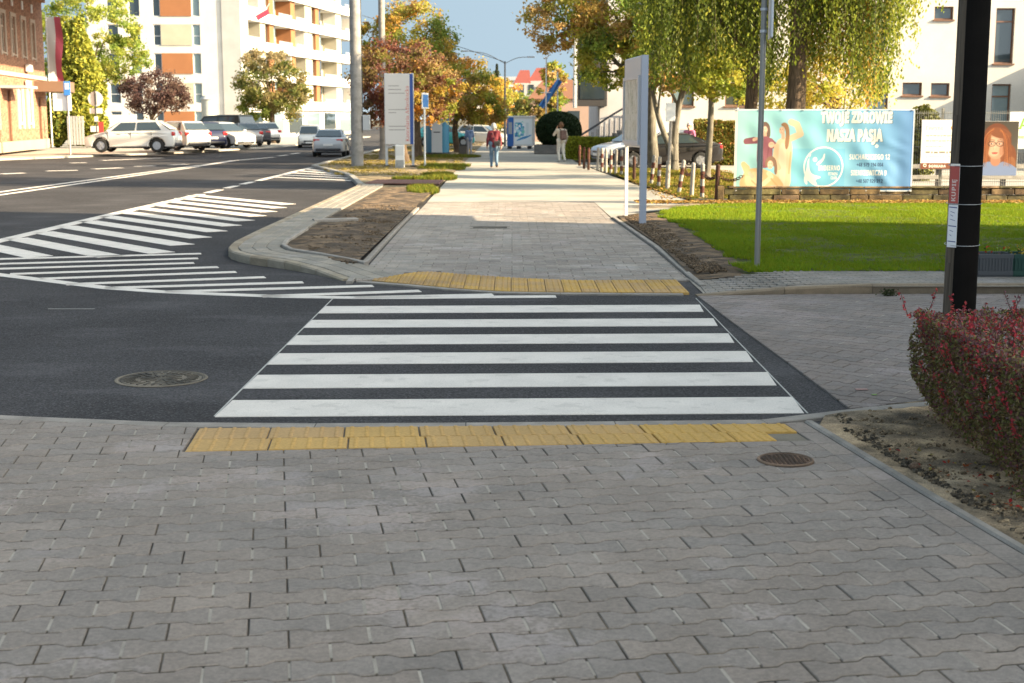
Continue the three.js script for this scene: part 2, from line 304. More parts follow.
function outward(g) { // turn every face of a convex body outwards
  const P = g.attributes.position.array, n = P.length / 9, c = [0, 0, 0]; for (let i = 0; i < P.length; i++) c[i % 3] += P[i] / (P.length / 3);
  for (let i = 0; i < n; i++) { const o = i * 9, a = V3(P[o], P[o + 1], P[o + 2]), b = V3(P[o + 3], P[o + 4], P[o + 5]), d = V3(P[o + 6], P[o + 7], P[o + 8]); if (b.clone().sub(a).cross(d.clone().sub(a)).dot(a.clone().sub(V3(...c))) < 0) for (let k = 0; k < 3; k++) { const t = P[o + 3 + k]; P[o + 3 + k] = P[o + 6 + k]; P[o + 6 + k] = t; } }
  g.computeVertexNormals(); return g;
}
function stoneGeo(a0, b0, a1, b1, top0, top1, bot, c = 0.012, gap = 0.003) { // quad a0 a1 (front) b0 b1 (back)
  const sh = (p, q) => { const l = Math.hypot(q[0] - p[0], q[1] - p[1]) || 1, k = gap / l; return [lerp(p[0], q[0], k), lerp(p[1], q[1], k)]; };
  const A0 = sh(a0, a1), A1 = sh(a1, a0), B0 = sh(b0, b1), B1 = sh(b1, b0), P = [];
  const w = Math.hypot(A0[0] - B0[0], A0[1] - B0[1]), k = Math.min(0.4, c / w);
  const mixp = (p, q, y) => [lerp(p[0], q[0], k), y, lerp(p[1], q[1], k)], v = (p, y) => [p[0], y, p[1]];
  const r0 = [v(A0, bot), v(A0, top0 - c), mixp(A0, B0, top0), mixp(B0, A0, top0), v(B0, top0 - c), v(B0, bot)];
  const r1 = [v(A1, bot), v(A1, top1 - c), mixp(A1, B1, top1), mixp(B1, A1, top1), v(B1, top1 - c), v(B1, bot)];
  for (let i = 0; i < 5; i++) P.push(...r0[i], ...r0[i + 1], ...r1[i + 1], ...r0[i], ...r1[i + 1], ...r1[i]);
  for (let i = 1; i < 5; i++) { P.push(...r0[0], ...r0[i + 1], ...r0[i]); P.push(...r1[0], ...r1[i], ...r1[i + 1]); }
  const g = new THREE.BufferGeometry(); g.setAttribute('position', new THREE.Float32BufferAttribute(P, 3)); return uvm(outward(g));
}
function kerbRun(parent, pts, { width, step, bot = -0.08, mats, name = 'kerb_stone', c = 0.012, gap = 0.003 }) {
  const p = along(pts, step), q = offsetLine(p, width);
  for (let i = 0; i + 1 < p.length; i++) mesh(name, stoneGeo(p[i], q[i], p[i + 1], q[i + 1], p[i][2], p[i + 1][2], bot, c, gap), mats[Math.floor(hash(i, Math.round(p[0][0] * 10)) * mats.length)], parent);
}
const kerbMats = [0.9, 1, 1.08].map(k => tint(M.kerb, 0.44 * k, 0.42 * k, 0.385 * k));
const edgeMats = [0.95, 1.05].map(k => tint(M.kerb, 0.45 * k, 0.405 * k, 0.36 * k));

// the pavement at the camera's feet
const ROT = 9.5 * Math.PI / 180;
const borderOut = [[1.95, -9.16], [1.985, -9.03], [2.22, -7.4], [2.46, -5.9], [2.75, -4.0], [3.3, -0.5]];
const tactA = [-1.97, -8.2], tactB = [1.86, -8.5], tactC = [-2.02, -8.83], tactD = [1.79, -8.97];
{
  const pv = structure('near_pavement', 'grey waisted concrete pavers in the foreground, below the yellow strip', 'pavement');
  const inner = offsetLine(borderOut.map(p => [...p]), -0.2);
  const lineZ = x => tactA[1] + (tactB[1] - tactA[1]) * (x - tactA[0]) / (tactB[0] - tactA[0]);
  const innerAt = inner.slice(1).map(p => [p[0], p[1]]);
  const region = [[-9, 1.5], [-9, lineZ(-9)], [1.87, -8.5], ...innerAt.slice(1), [inner[5][0], 1.5]];
  const leftUpper = [[-9, lineZ(-9)], [-9, -10.2], [-5.2, -9.55], [-3.4, -9.13], [-2.04, -8.87], [-1.985, lineZ(-1.985)]], rightUpper = [[1.87, -8.5], [1.79, -8.99], innerAt[0], [lerp(innerAt[0][0], innerAt[1][0], 0.36), lerp(innerAt[0][1], innerAt[1][1], 0.36)]];
  const tones = paverTones(0.41, 0.352, 0.312, 9, 0.13);
  const dusty = paverTones(0.48, 0.425, 0.38, 3, 0.1); tones.push(...dusty);
  const stain = (x, z) => fbm(x * 0.9 + 4, z * 0.9, 0, 4, 77) + 0.35 * Math.exp(-((x - 1.15) ** 2 + (z + 7.6) ** 2 * 0.8) / 0.4) + 0.3 * Math.exp(-((x + 2.9) ** 2 / 1.4 + (z + 8.75) ** 2 * 4));
  for (const r of [region, leftUpper, rightUpper]) mesh('joint_bed', sheet(r, 0.0155), M.jointDirt, pv);
  const main = region; for (const [region, parts] of [[main, 300], [leftUpper, 70], [rightUpper, 12]]) pave(pv, { region, angle: ROT, y: 0.02, outline: BONE(), L: 0.31, W: 0.158, tones, parts, sanded: 0.72, tone: (x, z) => stain(x, z) + rr(-0.2, 0.2) > 1.02 ? 9 + Math.floor(rnd() * 3) : Math.floor(rnd() * 9) });
  // border row of plain blocks and the concrete edging beyond it
  const rows = offsetLine(borderOut.map(p => [...p, 0.022]), -0.065);
  kerbRun(pv, rows.slice(1), { width: -0.135, step: 0.3, mats: tones.slice(3, 9), name: 'border_block', bot: -0.04, c: 0.004 });
  kerbRun(pv, borderOut.slice(1).map(p => [...p, 0.035]), { width: -0.06, step: 1.0, mats: edgeMats, name: 'edging' });
  // flush kerb along the asphalt
  kerbRun(pv, [[-9, -10.3, 0.018], [-5.2, -9.66, 0.018], [-3.4, -9.25, 0.018], [-2.0, -8.99, 0.02], [0, -9.03, 0.02], [1.75, -9.12, 0.02], [2.05, -9.15, 0.022], [2.32, -9.38, 0.03], [2.75, -9.62, 0.04], [3.4, -9.78, 0.05], [5.5, -10.0, 0.06]], { width: -0.12, step: 0.98, mats: edgeMats, c: 0.006 });
  // round cast-iron cover
  const mc = thing('manhole_cover', 'small rusty round manhole cover set in the foreground pavers', 'manhole cover', [1.6, 0.016, -7.98]);
  const rust = std(lin(0.24, 0.16, 0.125), 0.8, { map: soilTex, metalness: 0.3 });
  mesh('ring', new THREE.TorusGeometry(0.155, 0.012, 8, 40).rotateX(Math.PI / 2), std(lin(0.3, 0.22, 0.18), 0.8, { map: soilTex }), mc, [0, 0.006, 0]);
  const studs = [new THREE.CylinderGeometry(0.15, 0.15, 0.02, 40)]; for (let i = -5; i <= 5; i++) for (let k = -5; k <= 5; k++) if (Math.hypot(i, k) < 5.2) studs.push(box(i * 0.025 - 0.007, i * 0.025 + 0.007, 0.01, 0.014, k * 0.025 - 0.007, k * 0.025 + 0.007));
  mesh('lid', merge(studs), rust, mc);
}
// tactile paving: tiles of studs, two rows by the kerb
const yellows = [0, 1, 2, 3].map(i => std(lin(0.64 * (1 - 0.05 * i), 0.39 * (1 - 0.04 * i), 0.10 * (1 + 0.15 * i)), 0.8, { map: patchTex, bumpMap: concreteBump, bumpScale: 0.001 }));
{
  const st = structure('near_tactile_strip', 'yellow studded tactile strip at the near end of the zebra crossing', 'tactile paving');
  mesh('mortar', sheet([[-1.975, -8.195], [1.865, -8.495], [1.795, -8.98], [-2.025, -8.84]], 0.01), tint(M.sand, 0.3, 0.26, 0.2), st);
  const P = (s, t) => [lerp(lerp(tactA[0], tactB[0], s), lerp(tactC[0], tactD[0], s), t), lerp(lerp(tactA[1], tactB[1], s), lerp(tactC[1], tactD[1], s), t)];
  for (let r = 0; r < 2; r++) for (let i = 0; i < 8; i++) { // the near row's last slab is cut short
    const sh = (k, v) => (k > 0 && k < 8 ? 0.004 * (v ? -1 : 1) : 0), s0 = i / 8 + sh(i, r), s1 = r === 0 && i === 7 ? 0.945 : (i + 1) / 8 + sh(i + 1, r), q = (s, t) => P(lerp(s0, s1, s), lerp(r, r + 1, t) / 2);
    const top = 0.024 + 0.002 * hash(i, r), out = [q(0.012, 0.012), q(0.988, 0.012), q(0.988, 0.988), q(0.012, 0.988)], list = [pieceGeo(out, top, 0.05, 0.005)];
    for (let k = 0; k < 5; k++) for (let m = 0; m < 7; m++) { const [x, z] = q((k + 0.5) / 5, (m + 0.5) / 7), g = new THREE.CylinderGeometry(0.011, 0.018, 0.006, 6); g.translate(x, top + 0.003, z); list.push(g); }
    mesh('tactile_tile', uvm(merge(list)), yellows[Math.floor(hash(i, r, 5) * 4)], st);
  }
}
// driveway of pavers to the right of the asphalt
{
  const dr = structure('paved_driveway', 'grey paved driveway right of the zebra crossing', 'driveway');
  const region = [[2.1, -15.7], [2.2, -13], [2.27, -11.4], [2.34, -9.5], [2.85, -9.72], [3.4, -9.85], [6.4, -10.1], [9.5, -10.3], [9.5, -16.0], [5.5, -15.9], [3.4, -15.88], [2.75, -15.78]];
  
  mesh('joint_bed', sheet(region, 0.0115), M.jointDirt, dr);
  pave(dr, { region, angle: -0.6, y: 0.016, outline: BONE(), L: 0.31, W: 0.158, tones: paverTones(0.36, 0.305, 0.28, 7, 0.13), parts: 300, sanded: 0.3, origin: [0.1, 0.05] });
}
// far kerb: dropped at the path, raised to the right, with the pavement behind it
const rightKerb = [[2.1, -15.72, 0.02], [2.75, -15.8, 0.05], [3.4, -15.9, 0.12], [9.6, -16.05, 0.12]];
{
  const pv = structure('side_pavement', 'narrow paved footway behind the raised kerb, along the lawn', 'pavement');
  kerbRun(pv, rightKerb, { width: 0.14, step: 1.02, mats: [tint(M.kerb, 0.40, 0.30, 0.20), tint(M.kerb, 0.37, 0.285, 0.2), tint(M.kerb, 0.42, 0.33, 0.235)], c: 0.02 });
  const region = [[2.28, -17.35], [2.22, -15.9], [2.75, -15.97], [3.4, -16.07], [9.6, -16.22], [9.6, -17.55], [5, -17.45]];
  const yy = x => 0.022 + 0.09 * smooth(2.3, 3.5, x);
  pave(pv, { region, angle: 0.02, y: (x, z) => yy(x), outline: [[-0.098, -0.048], [0.098, -0.048], [0.098, 0.048], [-0.098, 0.048]], L: 0.2, W: 0.1, tones: paverTones(0.42, 0.38, 0.34, 6, 0.2), parts: 220, depth: 0.05 });
  mesh('sand_bed', (() => { const P = []; for (let i = 0; i < 20; i++) { const x0 = 2.2 + i * 0.37, x1 = x0 + 0.37, y0 = yy(x0) - 0.012, y1 = yy(x1) - 0.012; P.push(x0, y0, -15.9, x1, y1, -15.9, x1, y1, -17.6, x0, y0, -15.9, x1, y1, -17.6, x0, y0, -17.6); } const g = new THREE.BufferGeometry(); g.setAttribute('position', new THREE.Float32BufferAttribute(P, 3)); g.computeVertexNormals(); return uvm(g); })(), M.sand, pv);
}
// the long footpath: new waisted pavers, then the old slabs
const farKerb = [[-1.913, -17.071], [-1.551, -16.861], [-1.245, -16.656], [-0.97, -16.455], [-0.63, -16.212], [-0.253, -15.994], [0.092, -15.901], [0.662, -15.854], [1.457, -15.818], [2.066, -15.781]];
const tactBack = [[-1.733, -17.232], [-1.59, -17.429], [-1.426, -17.733], [-1.268, -18.025], [-1.12, -18.144], [-0.933, -18.048], [-0.535, -17.756], [0.1, -17.374], [0.837, -17.124], [1.578, -17.167], [2.187, -17.2]];
{
  const pv = structure('far_footpath', 'long pale footpath leading away beyond the zebra crossing', 'path');
  const region = [[-1.93, -17.2], ...tactBack.slice(1), [2.2, -17.4], [2.17, -21.5], [1.98, -27.9], [1.96, -33.5], [-2.02, -33.5], [-2.02, -26]];
  mesh('joint_bed', sheet(region, 0.0155), M.jointDirt, pv);
  const tones = paverTones(0.43, 0.375, 0.335, 8, 0.12); tones.push(...paverTones(0.5, 0.45, 0.4, 3, 0.1));
  pave(pv, { region, angle: 0.0, y: 0.02, outline: BONE(), L: 0.31, W: 0.158, tones, parts: 300, sanded: 0.6, tone: (x, z) => fbm(x * 0.6, z * 0.35 + 3, 0, 3, 12) + 0.22 * smooth(0.3, -1.6, x) + rr(-0.08, 0.08) > 0.66 ? 8 + Math.floor(rnd() * 3) : null });
  mesh('old_surface', sheet([[-2.02, -33.5], [1.96, -33.5], [2.0, -28.2], [2.6, -29.4], [4.7, -31.6], [4.4, -33], [3.8, -40.5], [3.3, -52], [2.9, -64], [2.9, -130], [-2.3, -130], [-2.2, -64]], 0.024), M.oldPath, pv);
  kerbRun(pv, [[-1.95, -17.0, 0.03], [-1.99, -19, 0.05], [-2.05, -26, 0.05], [-2.05, -31, 0.05]], { width: 0.08, step: 1.0, mats: edgeMats, name: 'edging', c: 0.008 });
  kerbRun(pv, [[2.24, -16.6, 0.035], [2.22, -17.4, 0.04], [2.19, -21.5, 0.055], [2.0, -27.9, 0.055]], { width: -0.08, step: 1.0, mats: edgeMats, name: 'edging', c: 0.008 });
  kerbRun(pv, farKerb.map(p => [...p, 0.022]), { width: 0.11, step: 0.7, mats: edgeMats, c: 0.006 });
  const mc = thing('inspection_cover', 'dark slim inspection cover in the shaded part of the far path', 'manhole cover', [-0.4, 0.024, -25.6]);
  mesh('lid', rbox(0.62, 0.012, 0.42, 0.01), std(lin(0.24, 0.22, 0.2), 0.85, { map: soilTex }), mc);
  for (const z of [-0.24, 0.24]) mesh('rim', box(-0.36, 0.36, -0.004, 0.004, z - 0.02, z + 0.02), M.kerb, mc);
}
{ // curved yellow strip at the far end, one tile after another between kerb and pavers
  const st = structure('far_tactile_strip', 'yellow tactile strip curving along the far kerb of the crossing', 'tactile paving');
  const front = along([[-1.724, -17.146], [-1.565, -17.018], [-1.255, -16.788], [-0.977, -16.575], [-0.634, -16.328], [-0.255, -16.116], [0.092, -16.022], [0.667, -15.984], [1.468, -15.947], [2.06, -15.91]], 0.205), back = tactBack;
  const backAt = x => { for (let i = 0; i + 1 < back.length; i++) if (x <= back[i + 1][0]) return lerp(back[i][1], back[i + 1][1], clamp((x - back[i][0]) / (back[i + 1][0] - back[i][0]), 0, 1)); return back[back.length - 1][1]; };
  for (let i = 0; i + 1 < front.length; i++) {
    const a = front[i], b = front[i + 1], za = backAt(a[0] + 0.02), zb = backAt(b[0] + 0.02), n = Math.max(1, Math.round((a[1] - za) / 0.3));
    if (a[1] - za < 0.04 && b[1] - zb < 0.04) continue;
    for (let k = 0; k < n; k++) { const f = [a[0], lerp(a[1], za, k / n)], g = [b[0], lerp(b[1], zb, k / n)], h = [b[0], lerp(b[1], zb, (k + 1) / n)], e = [a[0], lerp(a[1], za, (k + 1) / n)]; if (f[1] - e[1] < 0.03 && g[1] - h[1] < 0.03) continue; const cx = (f[0] + g[0]) / 2, cz = (f[1] + e[1]) / 2;
      const q = [f, g, h, e].map(p => [cx + (p[0] - cx) * 0.97, cz + (p[1] - cz) * 0.98]);
      const list = [pieceGeo(q, 0.03, 0.05, 0.004)]; for (let s = 0; s < 3; s++) { const t = (s + 0.5) / 3, p0 = [lerp(f[0], g[0], t), lerp(f[1], g[1], t)], p1 = [lerp(e[0], h[0], t), lerp(e[1], h[1], t)]; for (let m = 0; m < 4; m++) { const w = (m + 0.5) / 4, c = new THREE.CylinderGeometry(0.012, 0.018, 0.006, 5); c.translate(lerp(p0[0], p1[0], w), 0.033, lerp(p0[1], p1[1], w)); list.push(c); } }
      mesh('tactile_tile', uvm(merge(list)), yellows[Math.floor(hash(i, k, 8) * 4)], st); }
  }
}
// island on the left: kerb, three paver rows, edging, bare soil
{
  const is = structure('corner_island', 'kerbed corner island with paver rows round a bed of bare soil', 'traffic island');
  const K = [[-4.55, -41.4, 0.1], [-4.4, -39.5, 0.12], [-4.36, -30, 0.12], [-4.34, -24, 0.12], [-4.3, -21.6, 0.12], [-4.2, -20.6, 0.12], [-3.98, -19.85, 0.12], [-3.6, -19.25, 0.12], [-3.1, -18.75, 0.115], [-2.6, -18.1, 0.08], [-2.25, -17.55, 0.035], [-2.05, -17.2, 0.022]];
  kerbRun(is, K, { width: 0.15, step: 0.42, mats: [tint(M.kerb, 0.45, 0.38, 0.28), tint(M.kerb, 0.42, 0.34, 0.245), tint(M.kerb, 0.48, 0.41, 0.32)], c: 0.02, gap: 0.007 });
  const tones = paverTones(0.45, 0.41, 0.35, 6, 0.24);
  for (let r = 0; r < 3; r++) kerbRun(is, offsetLine(K, 0.155 + r * 0.205).map(p => [p[0], p[1], p[2] + 0.002]), { width: 0.2, step: 0.33, mats: tones, name: 'paver', c: 0.008, gap: 0.007, bot: -0.02 });
  const E = offsetLine(K, 0.155 + 3 * 0.205 + 0.01);
  kerbRun(is, E.slice(3, 10).map(p => [p[0], p[1], p[2] + 0.03]), { width: 0.07, step: 0.8, mats: edgeMats, name: 'edging', c: 0.01 });
  const bed = [[-2.07, -18.55], [-2.4, -18.85], [-2.8, -19.35], [-3.15, -19.95], [-3.38, -20.8], [-3.5, -22], [-3.53, -24], [-3.55, -30], [-3.6, -39], [-2.1, -39], [-2.08, -26]];
  mesh('soil', jitterGrid(bed, 0.105, 0.07, 0.07), M.soil, is);
  for (const [a, b] of [[[-3.733, -26.163], [-2.941, -26.426]], [[-3.739, -32.419], [-3.364, -32.821]]]) kerbRun(is, [[...a, 0.15], [...b, 0.15]], { width: -0.24, step: 2, mats: edgeMats, name: 'edging', c: 0.012 });
}
// verge between road and path farther off
{
  const vg = structure('left_verge', 'dry earthy verge between the road and the long path', 'verge');
  const poly = [[-2.08, -33], [-3.6, -33], [-4.4, -41.6], [-5.5, -48], [-8.1, -57.7], [-8.1, -150], [-2.25, -150]];
  mesh('earth', jitterGrid(poly, 0.06, 0.6, 0.12, 0.3), M.dirt, vg);
  kerbRun(vg, [[-4.55, -41.5, 0.1], [-5.6, -48, 0.12], [-8.2, -57.6, 0.12], [-8.3, -75, 0.12], [-8.3, -110, 0.12]].reverse(), { width: 0.2, step: 1.5, mats: kerbMats, c: 0.02 });
  const red = structure('red_paver_strip', 'strip of small red pavers between island and path', 'paving');
  const rp = paverTones(0.30, 0.14, 0.11, 5, 0.3), region = [[-2.1, -40.6], [-4.3, -41.2], [-4.2, -43.6], [-2.1, -43.2]];
  mesh('sand_bed', sheet(region, 0.115), M.sand, red);
  pave(red, { region, angle: 0, y: 0.13, outline: [[-0.14, -0.09], [0.14, -0.09], [0.14, 0.09], [-0.14, 0.09]], L: 0.29, W: 0.19, tones: rp, parts: 120, depth: 0.03 });
}
// right-hand lawn, soil beside the path, gravel before the wall
const lawnPoly = [[2.95, -17.4], [5, -17.38], [14, -17.48], [14, -31.2], [4.6, -31.2], [3.2, -29.6], [2.75, -28.6], [2.7, -26.5], [2.85, -23], [2.72, -20.5], [2.85, -18.6]];
{
  const lw = structure('lawn', 'green lawn beyond the side footway, half in shade', 'lawn');
  mesh('turf', jitterGrid(lawnPoly, (x, z) => 0.115 - 0.05 * smooth(4, 2.8, x), 0.3, 0.06, 0.5), M.turf, lw);
  mesh('soil', jitterGrid([[2.25, -17.2], [3.05, -17.3], [3.0, -21.5], [3.0, -25], [2.9, -28.7], [2.1, -28.1], [2.27, -21.6]], (x, z) => 0.035 + 0.03 * smooth(2.3, 3.0, x) + 0.03 * smooth(-17.5, -19, z), 0.08, 0.06), M.soil, lw);
  mesh('gravel', jitterGrid([[3.0, -29.5], [4.6, -31.1], [14, -31.1], [14, -33.2], [4.2, -33.2], [4.6, -31.9], [2.5, -29.6]], 0.12, 0.15, 0.06), tint(M.dirt, 0.52, 0.44, 0.33), lw);
}
single('parking_ground', sheet([[4.4, -33.6], [60, -33.6], [60, -64], [3.0, -64], [3.4, -52]], 0.02), M.pale, 'pale paved parking ground behind the bollards and fence', 'ground', { kind: 'structure' });
single('left_pavement', slab([[-75, -60], [-25, -66], [-18.5, -82], [-16, -97], [-15, -150], [-75, -150]], -0.05, 0.09), tint(M.pale, 0.50, 0.46, 0.40), 'broad pale pavement and parking strip across the road', 'pavement', { kind: 'structure' });
single('cycle_path', sheet([[-60, -68.5], [-26.5, -70], [-20, -84], [-20.9, -84.3], [-27.5, -71.2], [-60, -69.8]], 0.096), std(lin(0.46, 0.27, 0.2), 0.9, { map: patchTex }), 'reddish strip of paving along the far pavement', 'paving', { kind: 'structure' });
const grassStrip = [[4.35, -33.4], [8.2, -34.6], [7.6, -53.5], [3.45, -55], [3.45, -52], [3.9, -40.5]];
single('grass_strip', jitterGrid(grassStrip, 0.05, 0.4, 0.1, 0.4), tint(M.turf, 0.19, 0.17, 0.05), 'sunlit grass strip with leaves round the bollards and trees', 'grass', { kind: 'structure' });

// ───────── painted markings ─────────
{
  const zc = structure('zebra_crossing', 'white zebra crossing stripes on dark asphalt', 'road marking');
  const x0 = -2.0, x1 = 2.02;
  [[9.27, 9.83], [10.28, 10.83], [11.31, 11.85], [12.32, 12.86], [13.35, 13.86], [14.36, 14.9]].forEach(([a, b], i) => mesh('stripe', uvm(slab([[x0 - 0.01, -a], [x1 - 0.02, -a - 0.12], [x1 + 0.01, -b - 0.12], [x0, -b]], 0.001, 0.006)), M.paint, zc));
  mesh('setting_out_line', merge([slab([[x0 - 0.025, -9.3], [x0 - 0.012, -9.3], [x0 - 0.002, -15.6], [x0 - 0.014, -15.6]], 0.001, 0.004), slab([[x1 + 0.0, -9.4], [x1 + 0.012, -9.4], [x1 + 0.05, -15.6], [x1 + 0.04, -15.6]], 0.001, 0.004)]), tint(M.paint, 0.5, 0.49, 0.46), zc);
}
{
  const hm = structure('hatched_marking', 'white hatched area painted on the road left of the island', 'road marking');
  const line = (pts, w) => { const a = offsetLine(pts, w / 2), b = offsetLine(pts, -w / 2); return slab([...a, ...b.reverse()].map(p => [p[0], p[1]]), 0.001, 0.006); };
  const bar = (pts, w, name = 'stripe') => mesh(name, line(pts, w), M.paint, hm);
  bar([[-8.45, -20], [-8.4, -30], [-8.25, -37.3]], 0.26, 'edge_line');
  for (const [a, b] of [[-38, -39.6], [-40.6, -42], [-43, -44.6]]) bar([[-8.25, a], [-8.22, b]], 0.22, 'dash');
  bar([[-8.2, -45.4], [-8.2, -57]], 0.22, 'edge_line');
  for (let k = -3; k < 11; k++) { // slanting bars between the edge line and the kerb side
    const zs = -27.5 - (k - 3) * 1.33, ze = zs + 3.9; if (ze > -20.3) { const t = clamp((zs + 20.35) / (zs - ze), 0, 1); if (t > 0.05) bar([[-8.35, zs], [lerp(-8.35, -5.25, t), lerp(zs, ze, t)]], 0.42); continue; }
    bar([[-8.35, zs], [-5.25, ze]], 0.42);
  }
  for (let k = 0; k < 6; k++) { const zs = -46.8 - k * 1.9, xe = lerp(-4.9, -7.6, k / 6); bar([[-8.2, zs - 1.5], [xe, zs + 1.5]], 0.35); }
  for (const [a, b, w] of [[[-7.857, -19.86], [-4.639, -20.826], 0.2], [[-7.595, -19.188], [-4.523, -20.104], 0.2], [[-7.346, -18.547], [-4.436, -19.457], 0.2], [[-6.505, -18.052], [-3.988, -18.914], 0.2], [[-5.938, -17.516], [-3.625, -18.303], 0.2], [[-5.422, -16.917], [-3.139, -17.695], 0.2], [[-4.841, -16.542], [-2.572, -17.126], 0.2], [[-4.037, -16.174], [-1.674, -16.753], 0.2], [[-2.835, -15.758], [-1.076, -16.26], 0.2], [[-1.769, -15.651], [-0.218, -15.913], 0.18]]) bar([a, b], w);
  bar([[-7.724, -18.824], [-6.605, -17.971], [-5.821, -17.351], [-4.82, -16.552], [-4.097, -16.184], [-3.351, -15.95], [-2.546, -15.723], [-1.824, -15.642], [-1.26, -15.633], [-0.361, -15.696], [0.498, -15.74]], 0.2, 'edge_line');
}
{
  const ln = structure('lane_lines', 'white centre and lane lines on the main road', 'road marking');
  const line = (a, b, w, name = 'dash') => { const p = [a, b], q = offsetLine(p, w / 2), r = offsetLine(p, -w / 2); mesh(name, slab([q[0], q[1], r[1], r[0]].map(v => [v[0], v[1]]), 0.001, 0.006), M.paint, ln); };
  line([-14.129, -34.701], [-13.39, -60.525], 0.16, 'centre_line'); line([-13.551, -33.267], [-13.058, -59.016], 0.16, 'centre_line');
  line([-13.222, -59.761], [-13.236, -66.938], 0.3, 'centre_line'); line([-13.236, -66.938], [-12.299, -72.945], 0.22, 'centre_line');
  line([-12.474, -75.259], [-12.319, -77.302], 0.22); line([-12.436, -79.459], [-12.328, -81.738], 0.22);
  for (const [a, b] of [[[-18.52, -50.962], [-18.01, -51.895]], [[-17.81, -53.866], [-16.848, -54.591]], [[-16.642, -55.991], [-15.904, -57.348]], [[-15.778, -59.016], [-15.171, -59.761]], [[-14.803, -61.045], [-14.25, -61.842]], [[-19.897, -63.5], [-19.305, -63.929]]]) line(a, b, 0.32);
  line([-19.59, -67.255], [-17.725, -71.479], 0.3, 'edge_line');
  mesh('faint_dash', slab([[-4.91, -14.683], [-4.413, -14.683], [-4.427, -14.73], [-4.926, -14.73]], 0.001, 0.004), tint(M.paint, 0.22, 0.21, 0.2), ln);
}
{ // round cover in the asphalt
  const mc = thing('manhole_cover', 'large grey round manhole cover in the asphalt left of the crossing', 'manhole cover', [-2.72, 0.002, -10.68]);
  mesh('frame', new THREE.TorusGeometry(0.335, 0.02, 8, 48).rotateX(Math.PI / 2).scale(1, 0.3, 1), std(lin(0.3, 0.29, 0.28), 0.9, { map: soilTex }), mc);
  const parts = [new THREE.CylinderGeometry(0.31, 0.31, 0.006, 48)];
  for (let i = 0; i < 28; i++) { const a = i / 28 * 6.283, r = 0.24; parts.push(uvm(new THREE.BoxGeometry(0.09, 0.008, 0.018).rotateY(-a).translate(Math.cos(a) * r, 0.005, Math.sin(a) * r))); }
  for (let i = 0; i < 12; i++) { const a = i / 12 * 6.283, r = 0.11; parts.push(uvm(new THREE.BoxGeometry(0.1, 0.008, 0.018).rotateY(-a).translate(Math.cos(a) * r, 0.005, Math.sin(a) * r))); }
  mesh('lid', merge(parts), std(lin(0.24, 0.232, 0.225), 0.9, { map: soilTex }), mc);
}
// planting bed with sandy soil
{
  const bd = structure('planting_bed', 'sandy bare bed between the pavement edging and the hedge', 'flower bed');
  mesh('soil', jitterGrid([[1.98, -8.85], [2.1, -9.2], [2.36, -9.4], [2.85, -9.68], [3.5, -9.85], [6, -10.02], [6, -0.5], [3.28, -0.5], [2.72, -4], [2.43, -5.9], [2.19, -7.4]], 0.03, 0.035, 0.06, 2), M.sandySoil, bd);
}

// ───────── buildings ─────────
// a wall with real openings in the plane z = 0 of its parent, windows set back in them
function facade(parent, x0, x1, y0, y1, wins, wallMat, { thick = 0.3, glass = M.glass, frame = M.brown, back = 0.14, sill = true, name = 'wall' } = {}) {
  const s = new THREE.Shape([[x0, y0], [x1, y0], [x1, y1], [x0, y1]].map(p => new THREE.Vector2(...p)));
  for (const w of wins) s.holes.push(new THREE.Path([[w[0], w[2]], [w[0], w[3]], [w[1], w[3]], [w[1], w[2]]].map(p => new THREE.Vector2(...p))));
  const g = new THREE.ExtrudeGeometry(s, { depth: thick, bevelEnabled: false }); g.translate(0, 0, -thick);
  mesh(name, uvm(g), wallMat, parent);
  for (const w of wins) {
    const [a, b, c, d, o = {}] = w, gm = o.glass ?? glass;
    const win = mesh(o.name ?? 'window', box(a, b, c, d, -back - 0.06, -back - 0.03), gm, parent), t = o.t ?? 0.06, bars = [box(a, b, c, c + t, -back - 0.028, -back + 0.02), box(a, b, d - t, d, -back - 0.028, -back + 0.02), box(a, a + t, c + t, d - t, -back - 0.028, -back + 0.018), box(b - t, b, c + t, d - t, -back - 0.028, -back + 0.018)];
    if (o.bar) bars.push(box(a + t, b - t, lerp(c, d, o.bar) - t / 2, lerp(c, d, o.bar) + t / 2, -back - 0.026, -back + 0.015));
    if (o.mull) bars.push(box((a + b) / 2 - t / 2, (a + b) / 2 + t / 2, c + t, d - t, -back - 0.027, -back + 0.012));
    if (!o.plain) mesh('frame', merge(bars), o.frame ?? frame, win);
    if (sill && !o.plain && !o.noSill) mesh('sill', box(a - 0.06, b + 0.06, c - 0.07, c - 0.005, -back, 0.07), o.frame ?? frame, win);
  }
}
